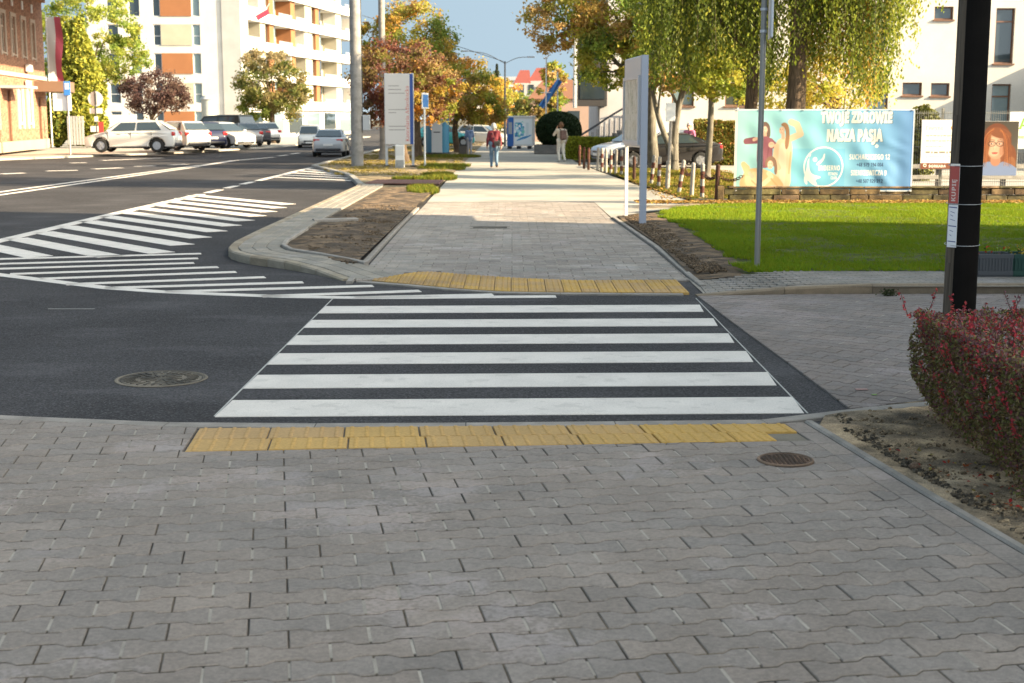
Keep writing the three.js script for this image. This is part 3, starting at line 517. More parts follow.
{ // white institute building behind the fence on the right
  const Z = 62, b = thing('white_building', 'cream rendered building with brown-framed windows behind the fence and banner', 'building', [12, 0, -Z]);
  const w = (u0, u1, v0, v1, o) => [u0 - 12, u1 - 12, v1, v0, o];
  const wins = [w(18.264, 19.085, 6.757, 6.208), w(20.94, 21.762, 6.693, 4.34, { bar: 0.76 }), w(17.022, 17.872, 3.527, 2.97), w(18.265, 19.071, 3.506, 2.948),
    w(20.928, 21.757, 3.463, 1.048, { bar: 0.78, glass: M.paleGlass }), w(15.45, 16.41, 3.527, 1.265, { bar: 0.8, glass: M.paleGlass }), w(12.133, 13.093, 3.527, 1.265, { bar: 0.8 }), w(9.296, 10.256, 3.527, 2.518), w(6.98, 7.94, 3.549, 2.518, { glass: M.paleGlass }),
    w(15.331, 16.284, 6.693, 4.915, { bar: 0.8 }), w(12.04, 12.992, 6.693, 4.915, { bar: 0.8 })];
  facade(b, -5.9, 17, 0, 11, wins, M.plaster);
  mesh('side_wall', merge([box(-5.9, -5.6, 0, 11, -14, -0.3), box(16.7, 17, 0, 11, -14, -0.3), box(-5.6, 16.7, 0, 11, -14, -13.7)]), M.plaster, b);
  mesh('roof', box(-6.1, 17.2, 11, 11.25, -14.2, 0.2), M.dark, b);
  mesh('floor_slab', merge([box(-5.6, 16.7, 3.05, 3.25, -13.6, -0.31), box(-5.6, 16.7, 6.6, 6.8, -13.6, -0.31)]), M.grey, b);
  mesh('plinth', box(-5.95, 17.05, 0, 0.5, -0.02, 0.05), tint(M.plaster, 0.42, 0.40, 0.38), b);
  const wing = thing('white_building_wing', 'projecting white wing at the right edge, outside the frame', 'building', [28.5, 0, -57]);
  mesh('wall', box(-4, 8, 0, 4.9, -8, 5), M.plaster, wing); mesh('roof', box(-4.2, 8.2, 4.9, 5.1, -8.2, 5.2), M.dark, wing);
}
{ // building with outside stairs
  const Z = 84, b = thing('stair_building', 'white building coloured lilac as in shade, with dark clad bay and outside stairs', 'building', [8, 0, -Z]);
  const shadeLilac = tint(M.plaster, 0.70, 0.68, 0.70);  // lilac of the shaded white wall put into the wall colour
  const x0 = 5.192 - 8, xl = 3.835 - 8;
  facade(b, x0, 4, 0, 12, [[x0 + 2.6, x0 + 3.6, 4.4, 6], [x0 + 5.2, x0 + 6.2, 4.4, 6], [x0 + 2.6, x0 + 3.6, 8, 9.6], [x0 + 5.2, x0 + 6.2, 8, 9.6]], shadeLilac, { frame: M.dark });
  mesh('side_wall', merge([box(x0, x0 + 0.3, 0, 12, -12, -0.3), box(3.7, 4, 0, 12, -12, -0.3), box(x0 + 0.3, 3.7, 0, 12, -12, -11.7)]), shadeLilac, b);
  mesh('roof', box(x0 - 0.2, 4.2, 12, 12.2, -12.2, 0.3), M.dark, b);
  const bay = mesh('dark_bay', box(xl, x0 + 0.4, 2.7, 12.1, -1.8, 0.5), std(lin(0.06, 0.055, 0.055), 0.6), b);
  for (let i = 0; i < 4; i++) mesh('bay_window', box(xl + 0.15, x0 + 0.25, 3.1 + i * 2.3, 4.6 + i * 2.3, 0.502, 0.53), M.glass, bay);
  mesh('bay_edge', box(xl - 0.16, xl - 0.01, 2.6, 12.15, -1.8, 0.52), M.white, b);
  for (let i = 0; i < 12; i++) mesh('step', box(x0 - 1.0 + i * 0.28, x0 + 3.6, 0.02 + i * 0.16, 0.17 + i * 0.16, 0.6, 2.0), tint(M.kerb, 0.5, 0.49, 0.48), b);
  for (const zz of [2.06, 0.55]) {
    const bars = [curve([[x0 - 1.2, 1.0, zz], [x0 + 2.0, 2.85, zz], [x0 + 3.7, 2.95, zz]], 0.035, 20, 5)];
    for (let i = 0; i < 15; i++) { const x = x0 - 1.1 + i * 0.3, y = Math.max(0, Math.min(1.95, (i - 1) * 0.165)); bars.push(tube([x, y, zz], [x, Math.min(2.9, y + 1.02), zz], 0.018, 0.018, 5)); }
    mesh('railing', merge(bars), std(lin(0.03, 0.035, 0.05), 0.5), b);
  }
}
{ // apartment block: frontal wing and receding balcony facade
  const Z = 140, ap = thing('apartment_block', 'tall white apartment block with orange panels and rows of balconies', 'building', [-26.5, 0, -Z]);
  const white = tint(M.plaster, 0.68, 0.65, 0.60), orange = std(lin(0.34, 0.14, 0.055), 0.8, { map: plasterTex }), beige = std(lin(0.46, 0.42, 0.32), 0.8, { map: plasterTex });
  const X0 = 26.5; const wins = [];
  const r = [[1.611, 2.654], [3.442, 5.401], [6.29, 8.275], [9.033, 11.044], [11.817, 13.786], [14.573, 16.53]];
  const cols = [[-35.107, -34.362], [-31.284, -30.5], [-27.638, -26.854], [-37.439, -36.361], [-39.595, -38.517]];
  r.forEach(([y0, y1], i) => cols.forEach(([a, b2], c) => { if (c === 2 && i === 0) return; wins.push([a + X0, b2 + X0, y0, y1, { t: 0.08, bar: i % 2 ? 0.45 : 0, glass: hash(i, c) > 0.6 ? M.paleGlass : M.glass }]); }));
  facade(ap, -41.556 + X0, -25.874 + X0, 0, 20, wins, white, { frame: M.grey, sill: false });
  r.forEach(([y0, y1], i) => mesh('panel', box(-34.342 + X0, -31.304 + X0, y0, y1, 0.0, 0.07), i % 2 ? beige : orange, ap));
  const xl = -41.556 + X0;
  mesh('side_wall', merge([box(xl, xl + 0.3, 0, 20, -18, -0.31), box(xl + 0.3, -0.5, 0, 20, -18, -17.7)]), white, ap);
  mesh('roof', box(xl - 0.2, 0.1, 20, 20.3, -18.2, 0.2), M.grey, ap);
  mesh('interior', box(xl + 0.35, -0.5, 0.1, 19.9, -17.6, -1.2), tint(M.plaster, 0.25, 0.24, 0.23), ap);
  // receding facade: a child frame turned so that x runs along it
  const wing = thing('balcony_wing', 'white balcony front of the apartment block, receding along the road', 'building', [-26.4, 0, -140], Math.atan2(40, 6.2));
  const L = 42, bays = [['loggia', 5.6], ['wall', 1.6], ['win', 1.5], ['orange', 1.4], ['win', 1.3], ['loggia', 4.6], ['orange', 1.5], ['loggia', 3.6], ['wall', 2.6], ['win', 1.6], ['orange', 1.4], ['win', 1.6], ['loggia', 5.6], ['wall', 2], ['win', 1.6], ['loggia', 5]];
  const glassRail = phys(lin(0.55, 0.6, 0.6), 0.08, { transmission: 0.6, thickness: 0 });
  mesh('back_wall', box(0, L, 0, 20, -3.2, -1.9), beige, wing);
  mesh('ground_floor', box(0, L, 0, 3.0, -1.85, -0.3), white, wing);
  for (let i = 0; i < 6; i++) { // shop fronts
    mesh('shop_window', box(1.5 + i * 6.8, 6.2 + i * 6.8, 0.4, 2.6, -0.29, -0.22), i % 2 ? M.paleGlass : M.glass, wing);
  }
  for (let f = 0; f < 6; f++) {
    const y = 3.1 + f * 2.92;
    mesh('balcony_band', box(-0.2, L, y - 0.25, y + 0.72, -1.88, 0.12), tint(M.plaster, 0.76, 0.74, 0.70), wing);
    let x = 0.2; bays.forEach(([k, w], i) => {
      const y0 = y + 0.74, y1 = y + 2.65;
      if (k === 'wall') mesh('pier', box(x, x + w, y0, y1, -1.88, -0.15), beige, wing);
      if (k === 'orange') mesh('panel', box(x, x + w, y0, y1, -1.88, -0.2), orange, wing);
      if (k === 'win') mesh('window', box(x, x + w, y0, y1, -1.88, -0.5), hash(f, i) > 0.5 ? M.glass : M.paleGlass, wing);
      if (k === 'loggia') { mesh('window', box(x + 0.5, x + 0.5 + w * 0.45, y0 - 0.4, y1 - 0.2, -1.89, -1.82), M.glass, wing); mesh('balustrade', box(x, x + w, y + 0.72, y + 1.15, -0.05, -0.01), glassRail, wing); if ((i + f) % 3 === 0) mesh('divider', box(x + w - 0.15, x + w, y0, y1, -1.8, -0.2), white, wing); }
      x += w;
    });
  }
  mesh('roof', box(-0.2, L + 0.2, 20.6, 20.9, -3.4, 0.3), white, wing);
  mesh('corner_pillar', box(-0.45, -0.05, 0, 20, -1.9, 0.0), white, wing);
  const fl = thing('small_flag', 'small red and white flag on an upper balcony of the white block', 'flag', [-24.847, 12.17, -142]);
  mesh('staff', tube([-0.2, -0.6, 0], [0.9, 1.0, 0.3], 0.03), M.white, fl);
  mesh('cloth', uvm(new THREE.PlaneGeometry(1.4, 0.5, 6, 2).rotateZ(0.5).translate(0.2, -0.1, 0.3)), std(lin(0.6, 0.04, 0.08), 0.8, { side: THREE.DoubleSide }), fl);
  mesh('white_cloth', uvm(new THREE.PlaneGeometry(1.4, 0.45, 6, 2).rotateZ(0.5).translate(-0.02, 0.31, 0.3)), std(lin(0.8, 0.78, 0.75), 0.8, { side: THREE.DoubleSide }), fl);
}
const LEVEL = 0.22; // the far side of the main road lies a little higher
{ // brick house on the far left
  const A = [-25.4, -66], B = [-28.2, -86], L = 20.2, b = thing('brick_house', 'old two-storey red brick house with pale window surrounds, far left', 'house', [A[0], LEVEL, A[1]], Math.atan2(-(B[1] - A[1]), B[0] - A[0]));
  const brickTex = dataTex(512, (u, v) => { const row = Math.floor(v * 32), fx = (u * 10 + (row & 1 ? 0.5 : 0)) % 1, fy = (v * 32) % 1, id = hash(Math.floor(u * 10 + (row & 1 ? 0.5 : 0)) % 10, row, 3); if (fx < 0.05 || fy < 0.15) return [0.82, 0.74, 0.66]; const k = 0.85 + 0.3 * (id - 0.5) + 0.1 * (hash(u * 512, v * 512, 6) - 0.5); return [k, k * 0.88, k * 0.8]; }, 2.6);
  const brick = std(lin(0.47, 0.32, 0.245), 0.92, { map: brickTex }), trim = tint(M.plaster, 0.62, 0.5, 0.4);
  const wins = [];
  for (const s of [3.6, 6.3, 8.9, 11.5, 14.2, 16.9]) wins.push([s - 0.5, s + 0.5, 5.2, 7.2, { t: 0.07, frame: trim, bar: 0.68, mull: 1 }]);
  for (const s of [3.2, 6.2, 12.4, 14.9]) wins.push([s - 0.5, s + 0.5, 1.5, 3.3, { t: 0.07, frame: M.white, bar: 0.7, mull: 1 }]);
  wins.push([9.1, 10.0, 0.05, 3.3, { name: 'door', glass: M.brown, t: 0.08, noSill: 1 }], [17.6, 18.5, 0.05, 3.0, { name: 'door', glass: M.brown, t: 0.08, noSill: 1 }]);
  facade(b, 0, L, 0, 8.6, wins, brick, { thick: 0.4, frame: M.brown, back: 0.07 });
  mesh('gable_wall', merge([box(0, 0.4, 0, 8.6, -9, -0.4), box(L - 0.4, L, 0, 8.6, -9, -0.4), box(0.4, L - 0.4, 0, 8.6, -9, -8.6)]), brick, b);
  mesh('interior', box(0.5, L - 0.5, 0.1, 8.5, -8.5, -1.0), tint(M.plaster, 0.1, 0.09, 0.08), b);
  mesh('cornice', merge([box(-0.15, L + 0.15, 8.6, 8.85, -9.1, 0.2), box(-0.25, L + 0.25, 8.85, 9.05, -9.1, 0.35)]), brick, b);
  mesh('string_course', box(0.01, L - 0.01, 4.0, 4.22, 0.001, 0.1), trim, b);
  mesh('plinth', box(-0.05, L + 0.05, 0, 0.55, 0.001, 0.08), tint(M.plaster, 0.46, 0.36, 0.27), b);
  for (const w of wins) if (w[2] > 5) mesh('surround', merge([box(w[0] - 0.2, w[0] - 0.005, w[2] - 0.15, w[3] + 0.2, 0.001, 0.07), box(w[1] + 0.005, w[1] + 0.2, w[2] - 0.15, w[3] + 0.2, 0.001, 0.07), box(w[0] - 0.005, w[1] + 0.005, w[3] + 0.005, w[3] + 0.2, 0.001, 0.07)]), trim, b);
  for (const w of wins) if (w[2] > 1 && w[2] < 2) mesh('surround', merge([box(w[0] - 0.25, w[0] - 0.005, w[2] - 0.3, w[3] + 0.25, 0.001, 0.09), box(w[1] + 0.005, w[1] + 0.25, w[2] - 0.3, w[3] + 0.25, 0.001, 0.09)]), tint(M.plaster, 0.72, 0.68, 0.6), b);
  for (const s of [8.9, 11.5, 14.2, 16.9]) mesh('attic_vent', rbox(0.35, 0.5, 0.08, 0.15, s, 8.0, 0.03), M.white, b);
  mesh('roof', new THREE.ExtrudeGeometry(new THREE.Shape([[-9.3, 9.06], [0.45, 9.06], [-4.4, 10.6]].map(p => new THREE.Vector2(...p))), { depth: L, bevelEnabled: false }).rotateY(Math.PI / 2), std(lin(0.16, 0.07, 0.05), 0.9), b);
  mesh('light_box', rbox(0.9, 0.42, 0.25, 0.05, 14.4, 4.55, 0.2), M.white, b);
  mesh('name_plate', box(13.7, 15.1, 3.62, 3.85, 0.1, 0.16), M.white, b);
  mesh('entrance_canopy', merge([box(16.6, 20.1, 3.3, 3.42, 0.001, 1.7), box(16.6, 20.1, 3.42, 3.9, 1.62, 1.7), box(16.6, 16.68, 3.42, 3.9, 0.001, 1.62), box(20.02, 20.1, 3.42, 3.9, 0.001, 1.62)]), std(lin(0.2, 0.12, 0.08), 0.7), b);
  mesh('front_canopy', box(7.6, 10.6, 3.32, 3.46, 0.001, 1.3), M.grey, b);
}
{ // building outside the frame that shades the crossing; its end wall runs with the sun
  const b = thing('shading_house', 'plain rendered house beside the crossing, right outside the frame', 'house', [20, 0, -10]);
  const foot = [[-4.4, -12.7], [5, -10.0], [5, 17], [-4.4, 17]];
  mesh('wall', slab(foot, 0, 12.8), tint(M.plaster, 0.62, 0.57, 0.5), b);
  mesh('roof', slab(foot.map(p => [p[0] * 1.03, p[1] * 1.005]), 12.8, 13.1), M.grey, b);
  for (let f = 0; f < 3; f++) for (let i = 0; i < 7; i++) mesh('window', box(-4.46, -4.38, 1.2 + f * 4, 3.1 + f * 4, -11 + i * 4.0, -9.6 + i * 4.0), M.glass, b);
}
{ // far houses
  const h = thing('red_roof_house', 'grey far-off house with two bright red gabled roofs', 'house', [2.405, 0, -190]);
  const wall = tint(M.plaster, 0.5, 0.48, 0.46), red = std(lin(0.33, 0.09, 0.075), 0.8);
  mesh('wall', merge([box(-2.0, -0.1, 0, 6.6, -8, 0.2), box(-0.1, 2.6, 0, 6.9, -8, 0)]), wall, h);
  for (const [x, w, y, z] of [[-1.05, 1.15, 6.6, 0.4], [1.25, 1.5, 6.9, 0.2]]) mesh('roof', new THREE.ExtrudeGeometry(new THREE.Shape([[-w, 0], [w, 0], [w * 0.85, 1.7], [-w * 0.25, 1.7]].map(p => new THREE.Vector2(...p))), { depth: 8, bevelEnabled: false }).translate(x, y, z - 8.2), red, h);
  for (let i = 0; i < 3; i++) for (let k = 0; k < 2; k++) mesh('window', box(-1.5 + i * 1.3, -0.8 + i * 1.3, 3 + k * 2.1, 4.3 + k * 2.1, 0.201, 0.26), M.glass, h);
  mesh('balcony', merge([box(-2.6, -1.0, 4.0, 4.15, 0.2, 1.1), box(-2.6, -1.0, 4.15, 5.0, 1.04, 1.1)]), M.dark, h);
  const p = thing('salmon_house', 'low salmon-pink house behind the round clipped bush', 'house', [4.226, 0, -120]);
  mesh('wall', box(-2.6, 5, 0, 3.6, -7, 0), std(lin(0.42, 0.29, 0.23), 0.9, { map: plasterTex }), p);
  mesh('roof', new THREE.ExtrudeGeometry(new THREE.Shape([[-2.9, 3.6], [5.3, 3.6], [4, 5.2], [-1.6, 5.2]].map(q => new THREE.Vector2(...q))), { depth: 7.4, bevelEnabled: false }).translate(0, 0, -7.2), std(lin(0.3, 0.15, 0.1), 0.9), p);
  for (let i = 0; i < 3; i++) mesh('window', box(-1.8 + i * 2.3, -0.8 + i * 2.3, 1.2, 2.6, 0.001, 0.06), M.glass, p);
  const q = thing('white_far_house', 'small white house far off above the yellow trees', 'house', [-1.939, 0, -230]);
  mesh('wall', box(-4, 3.6, 0, 8, -8, 0), M.plaster, q); mesh('roof', box(-4.3, 3.9, 8, 8.6, -8.3, 0.3), M.grey, q);
  for (let i = 0; i < 3; i++) mesh('window', box(-2.8 + i * 2.2, -1.8 + i * 2.2, 5.6, 7, 0.001, 0.06), M.glass, q);
  const hd = thing('white_hoarding', 'plain white hoarding behind the parked white hatchback', 'fence', [-26.618, LEVEL, -96]);
  mesh('panel', box(-1.2, 1.2, 0.2, 2.0, -0.05, 0), M.white, hd); for (const x of [-1.1, 1.1]) mesh('post', box(x - 0.05, x + 0.05, 0, 2.05, -0.16, -0.055), M.grey, hd);
  const lb = thing('low_roof_kiosk', 'grey round advertising column in front of the white block', 'advertising column', [-25.197, LEVEL, -118]);
  mesh('drum', new THREE.CylinderGeometry(0.62, 0.62, 2.4, 20).translate(0, 2.1, 0), tint(M.plaster, 0.5, 0.52, 0.5), lb); mesh('cap', new THREE.CylinderGeometry(0.5, 0.72, 0.3, 20).translate(0, 3.46, 0), M.grey, lb); mesh('base', new THREE.CylinderGeometry(0.66, 0.66, 0.9, 20).translate(0, 0.45, 0), M.grey, lb);
}

// ───────── cars ─────────
const PROFILES = { // side outlines in metres, nose towards +x: body below the belt, then cabin [base front, roof front, roof rear, base rear]
  hatch: { L: 4.25, w: 0.87, body: [[2.02, 0.24], [2.1, 0.42], [2.09, 0.6], [1.98, 0.74], [1.6, 0.86], [1.08, 0.95], [0, 0.97], [-1.2, 1.0], [-1.9, 1.02], [-2.06, 0.86], [-2.12, 0.6], [-2.08, 0.36], [-2.0, 0.26]], cab: [[1.2, 0.93], [0.38, 1.42], [-1.25, 1.46], [-1.98, 1.0]], axle: [1.3, -1.28] },
  sedan: { L: 4.6, w: 0.88, body: [[2.2, 0.24], [2.28, 0.42], [2.26, 0.58], [2.12, 0.72], [1.7, 0.84], [1.05, 0.93], [0, 0.95], [-1.2, 0.99], [-2.0, 1.02], [-2.24, 0.98], [-2.3, 0.72], [-2.26, 0.4], [-2.18, 0.27]], cab: [[1.15, 0.92], [0.25, 1.38], [-0.85, 1.4], [-1.75, 1.0]], axle: [1.4, -1.36] },
  estate: { L: 4.5, w: 0.87, body: [[2.12, 0.24], [2.2, 0.42], [2.19, 0.6], [2.06, 0.74], [1.65, 0.86], [1.08, 0.95], [0, 0.97], [-1.4, 1.0], [-2.1, 1.02], [-2.22, 0.86], [-2.26, 0.6], [-2.22, 0.36], [-2.12, 0.26]], cab: [[1.2, 0.93], [0.4, 1.42], [-1.65, 1.46], [-2.16, 1.0]], axle: [1.36, -1.36] },
  van: { L: 4.4, w: 0.9, body: [[2.05, 0.26], [2.14, 0.46], [2.13, 0.7], [2.02, 0.86], [1.7, 1.0], [1.3, 1.08], [0, 1.1], [-1.4, 1.12], [-2.05, 1.12], [-2.14, 0.9], [-2.16, 0.6], [-2.12, 0.4], [-2.05, 0.28]], cab: [[1.45, 1.06], [0.75, 1.72], [-1.85, 1.78], [-2.1, 1.1]], axle: [1.36, -1.34] },
};
const tyreM = std(lin(0.02, 0.02, 0.02), 0.9), rimM = std(lin(0.5, 0.5, 0.52), 0.35, { metalness: 0.7 }), lampRed = phys(lin(0.5, 0.02, 0.02), 0.15, { clearcoat: 1 }), lampClear = phys(lin(0.7, 0.7, 0.72), 0.1, { clearcoat: 1 });
const wheelG = new THREE.LatheGeometry([[0.19, -0.1], [0.28, -0.105], [0.315, -0.08], [0.325, 0], [0.315, 0.08], [0.28, 0.105], [0.19, 0.1]].map(p => new THREE.Vector2(...p)), 24).rotateX(Math.PI / 2);
const rimG = (() => { const l = [new THREE.CylinderGeometry(0.19, 0.19, 0.14, 20).rotateX(Math.PI / 2)]; for (let i = 0; i < 5; i++) l.push(new THREE.BoxGeometry(0.19, 0.05, 0.2).translate(0.1, 0, 0).rotateZ(i * 1.2566)); return merge(l); })();
const rimDark = std(lin(0.06, 0.06, 0.065), 0.5);
function car(name, label, kind, paint, [x, y, z], turn, group, scale = 1) {
  const P = PROFILES[kind], c = thing(name, label, 'car', [x, y, z], turn, group); c.scale.setScalar(scale);
  const dk = paint.g < 0.1; const pm = phys(paint, dk ? 0.5 : 0.35, { clearcoat: dk ? 0.35 : 0.9, clearcoatRoughness: 0.05, metalness: dk ? 0 : 0.15, specularIntensity: dk ? 0.4 : 1 });
  const s = new THREE.Shape(), b = P.body; s.moveTo(...b[0]); for (let i = 1; i < b.length; i++) s.lineTo(...b[i]);
  s.lineTo(P.axle[1] - 0.37, 0.26); s.absarc(P.axle[1], 0.31, 0.37, Math.PI + 0.14, -0.14, true); s.lineTo(P.axle[0] - 0.37, 0.22); s.absarc(P.axle[0], 0.31, 0.37, Math.PI + 0.14, -0.14, true);
  const g = new THREE.ExtrudeGeometry(s, { depth: 2 * (P.w - 0.11), bevelEnabled: true, bevelThickness: 0.11, bevelSize: 0.07, bevelOffset: -0.07, bevelSegments: 4, curveSegments: 14 }); g.translate(0, 0, -(P.w - 0.11));
  // narrow the nose and the tail in plan
  const pos = g.attributes.position; for (let i = 0; i < pos.count; i++) { const t = Math.abs(pos.getX(i)) / (P.L / 2); if (t > 0.6) pos.setZ(i, pos.getZ(i) * (1 - 0.16 * ((t - 0.6) / 0.4) ** 2)); const h = pos.getY(i); if (h > 0.75) pos.setZ(i, pos.getZ(i) * (1 - 0.09 * (h - 0.75) / 0.3)); }
  const body = mesh('body', uvm(toCreasedNormals(strip(g), 0.6)), pm, c);
  mesh('underbody', box(-P.L / 2 + 0.35, P.L / 2 - 0.35, 0.2, 0.5, -P.w + 0.2, P.w - 0.2), M.black, c);
  // cabin: roof narrower than the belt
  const [bf, rf, rb, br] = P.cab, wb = P.w - 0.09, wr = P.w - 0.26, pts = [], rows = [[bf, wb, -0.06], [rf, wr, 0], [rb, wr - 0.02, 0], [br, wb - 0.04, -0.06]];
  for (const [p, w, d] of rows) for (const k of [-1, 1]) pts.push(V3(p[0], p[1] + d, k * w));
  const mid = [(rf[0] + rb[0]) / 2, Math.max(rf[1], rb[1]) + 0.035]; for (const k of [-1, 1]) pts.push(V3(mid[0], mid[1], k * (wr - 0.1)), V3(rf[0] - 0.12, rf[1] + 0.03, k * (wr - 0.12)), V3(rb[0] + 0.1, rb[1] + 0.02, k * (wr - 0.12)));
  const cab = mesh('cabin', uvm(toCreasedNormals(new ConvexGeometry(pts), 0.5)), pm, c);
  const pane = (q, nm, off = 0.012) => { const n = q[1].clone().sub(q[0]).cross(q[q.length - 1].clone().sub(q[0])).normalize(), m = q.reduce((a, p) => a.clone().add(p), V3()).divideScalar(q.length); if (n.dot(m.clone().sub(V3(0, 0.9, 0))) < 0) n.negate(); const F = q.map(p => p.clone().addScaledVector(n, off)), B = q.map(p => p.clone().addScaledVector(n, -0.01)), A = []; const t3 = (a, b2, d) => A.push(...a.toArray(), ...b2.toArray(), ...d.toArray()); for (let i = 1; i + 1 < q.length; i++) { t3(F[0], F[i], F[i + 1]); t3(B[0], B[i], B[i + 1]); } for (let i = 0; i < q.length; i++) { const j = (i + 1) % q.length; t3(F[i], F[j], B[j]); t3(F[i], B[j], B[i]); } const gg = new THREE.BufferGeometry(); gg.setAttribute('position', new THREE.Float32BufferAttribute(A, 3)); gg.computeVertexNormals(); return mesh(nm, uvm(outward(gg)), M.glass, c); };
  const at = (p, w, k) => V3(p[0], p[1], k * w), mix = (a, b2, t) => a.clone().lerp(b2, t);
  for (const k of [-1, 1]) { // side glass in front of and behind the pillar
    const A = at(bf, wb, k), B = at(rf, wr, k), C = at(rb, wr - 0.02, k), D = at(br, wb - 0.04, k), lo = t => mix(mix(A, D, t), mix(B, C, t), 0.1), hi = t => mix(mix(A, D, t), mix(B, C, t), 0.86);
    const s1 = [lo(0.1), lo(0.46), hi(0.44), hi(0.06)], s2 = [lo(0.49), lo(0.86), hi(0.93), hi(0.47)];
    pane(s1, 'side_window'); pane(s2, 'side_window');
    const mir = mesh('mirror', rbox(0.12, 0.12, 0.2, 0.05, bf[0] - 0.28, bf[1] + 0.06, k * (P.w + 0.06)), pm, c);
    mesh('headlight', rbox(0.14, 0.13, 0.34, 0.05, P.L / 2 - 0.16, b[3][1] - 0.09, k * (P.w - 0.27)), lampClear, c);
    mesh('tail_light', kind === 'sedan' ? rbox(0.14, 0.15, 0.36, 0.05, -P.L / 2 + 0.1, 0.86, k * (P.w - 0.3)) : rbox(0.16, 0.2, 0.26, 0.06, -P.L / 2 + 0.1, 0.86, k * (P.w - 0.2)), lampRed, c);
    for (const t of [0.42, -0.62]) mesh('door_handle', rbox(0.18, 0.03, 0.03, 0.012, t, 0.86, k * (P.w - 0.012)), pm, c);
    mesh('door_gap', merge([-1.05, -0.1, 0.95].map(t => box(t - 0.006, t + 0.006, 0.32, 0.93, k * (P.w - 0.05), k * (P.w - 0.004)))), M.black, c);
  }
  pane([mix(at(bf, wb, -1), at(rf, wr, -1), 0.1), mix(at(bf, wb, 1), at(rf, wr, 1), 0.1), mix(at(bf, wb, 1), at(rf, wr, 1), 0.9), mix(at(bf, wb, -1), at(rf, wr, -1), 0.9)].map(v => V3(v.x, v.y, v.z * 0.92)), 'windscreen', 0.02);
  pane([mix(at(br, wb, -1), at(rb, wr, -1), 0.12), mix(at(br, wb, 1), at(rb, wr, 1), 0.12), mix(at(br, wb, 1), at(rb, wr, 1), 0.86), mix(at(br, wb, -1), at(rb, wr, -1), 0.86)].map(v => V3(v.x, v.y, v.z * 0.88)), 'rear_window', 0.02);
  for (const ax of P.axle) for (const k of [-1, 1]) { const w = mesh('wheel', wheelG, tyreM, c, [ax, 0.325, k * (P.w - 0.12)]); mesh('hub', new THREE.CylinderGeometry(0.2, 0.2, 0.12, 18).rotateX(Math.PI / 2), rimDark, w); const rim = mesh('rim', rimG, rimM, w); rim.scale.set(1, 1, 1); }
  mesh('grille', rbox(0.06, 0.12, 0.8, 0.03, P.L / 2 - 0.06, 0.52, 0), M.black, c);
  mesh('front_bumper', rbox(0.1, 0.1, 1.2, 0.04, P.L / 2 - 0.06, 0.34, 0), M.dark, c);
  mesh('rear_bumper', rbox(0.1, 0.14, 1.3, 0.05, -P.L / 2 + 0.04, 0.38, 0), M.dark, c);
  for (const [px, dz] of [[P.L / 2 - 0.005, 1], [-P.L / 2 + 0.0, -1]]) mesh('number_plate', rbox(0.03, 0.11, 0.5, 0.01, px, dz > 0 ? 0.42 : 0.62, 0), M.white, c);
  return c;
}
const D2R = Math.PI / 180, W0 = lin(0.66, 0.64, 0.6);
const row = 'cars parked in a row across the road';
car('parked_car', 'white hatchback seen from its side, leftmost of the parked cars', 'hatch', W0, [-19.937, LEVEL, -74.5], 180 * D2R, row, 1.13);
car('parked_car', 'white estate car parked right behind the side-on white hatchback', 'estate', W0, [-19.019, LEVEL, -79.5], 138 * D2R, row, 1.08);
car('parked_car', 'dark navy hatchback with red tail light between two white cars', 'hatch', lin(0.02, 0.025, 0.06), [-18.212, LEVEL, -83], 120 * D2R, row, 1.05);
car('parked_car', 'white car parked nose towards the road beside the navy hatchback', 'hatch', W0, [-17.445, LEVEL, -85], -38 * D2R, row, 1.05);
car('parked_car', 'dark green-black van, tallest of the parked cars', 'van', lin(0.03, 0.035, 0.035), [-18.878, LEVEL, -92], 150 * D2R, row, 1.1);
car('parked_car', 'grey hatchback parked just right of the dark van', 'hatch', lin(0.17, 0.17, 0.18), [-17.32, LEVEL, -91], 115 * D2R, row, 1.0);
car('parked_car', 'dark grey saloon near the right end of the parked row', 'sedan', lin(0.07, 0.07, 0.08), [-17.523, LEVEL, -96], 110 * D2R, row, 1.0);
car('parked_car', 'small white car at the right end of the parked row', 'hatch', W0, [-17.79, LEVEL, -101], 115 * D2R, row, 1.0);
car('silver_car', 'silver saloon seen from behind, driving away on the road', 'sedan', lin(0.50, 0.51, 0.54), [-9.652, 0.0, -75.5], 93 * D2R, undefined, 1.0);
car('oncoming_car', 'white car coming towards us on the road', 'van', W0, [-13.865, 0.0, -97], -84 * D2R, undefined, 0.86);
car('black_saloon', 'black saloon parked behind the trees on the right', 'sedan', lin(0.018, 0.016, 0.016), [6.2, 0.03, -57], 180 * D2R, undefined, 0.97);
car('silver_hatchback', 'silver-blue hatchback nose out in front of the low hedge', 'hatch', lin(0.40, 0.44, 0.52), [5.619, 0.03, -61.5], 196 * D2R);
car('pale_hatchback', 'pale hatchback hidden behind the black saloon', 'hatch', lin(0.62, 0.62, 0.63), [6.736, 0.03, -60.3], 178 * D2R);
car('teal_car', 'turquoise car beyond the blue and white pillar', 'hatch', lin(0.04, 0.36, 0.36), [-4.668, 0.06, -97], 4 * D2R);
car('distant_white_car', 'white car far off beyond the person in blue', 'hatch', W0, [-2.281, 0.03, -104], -20 * D2R);

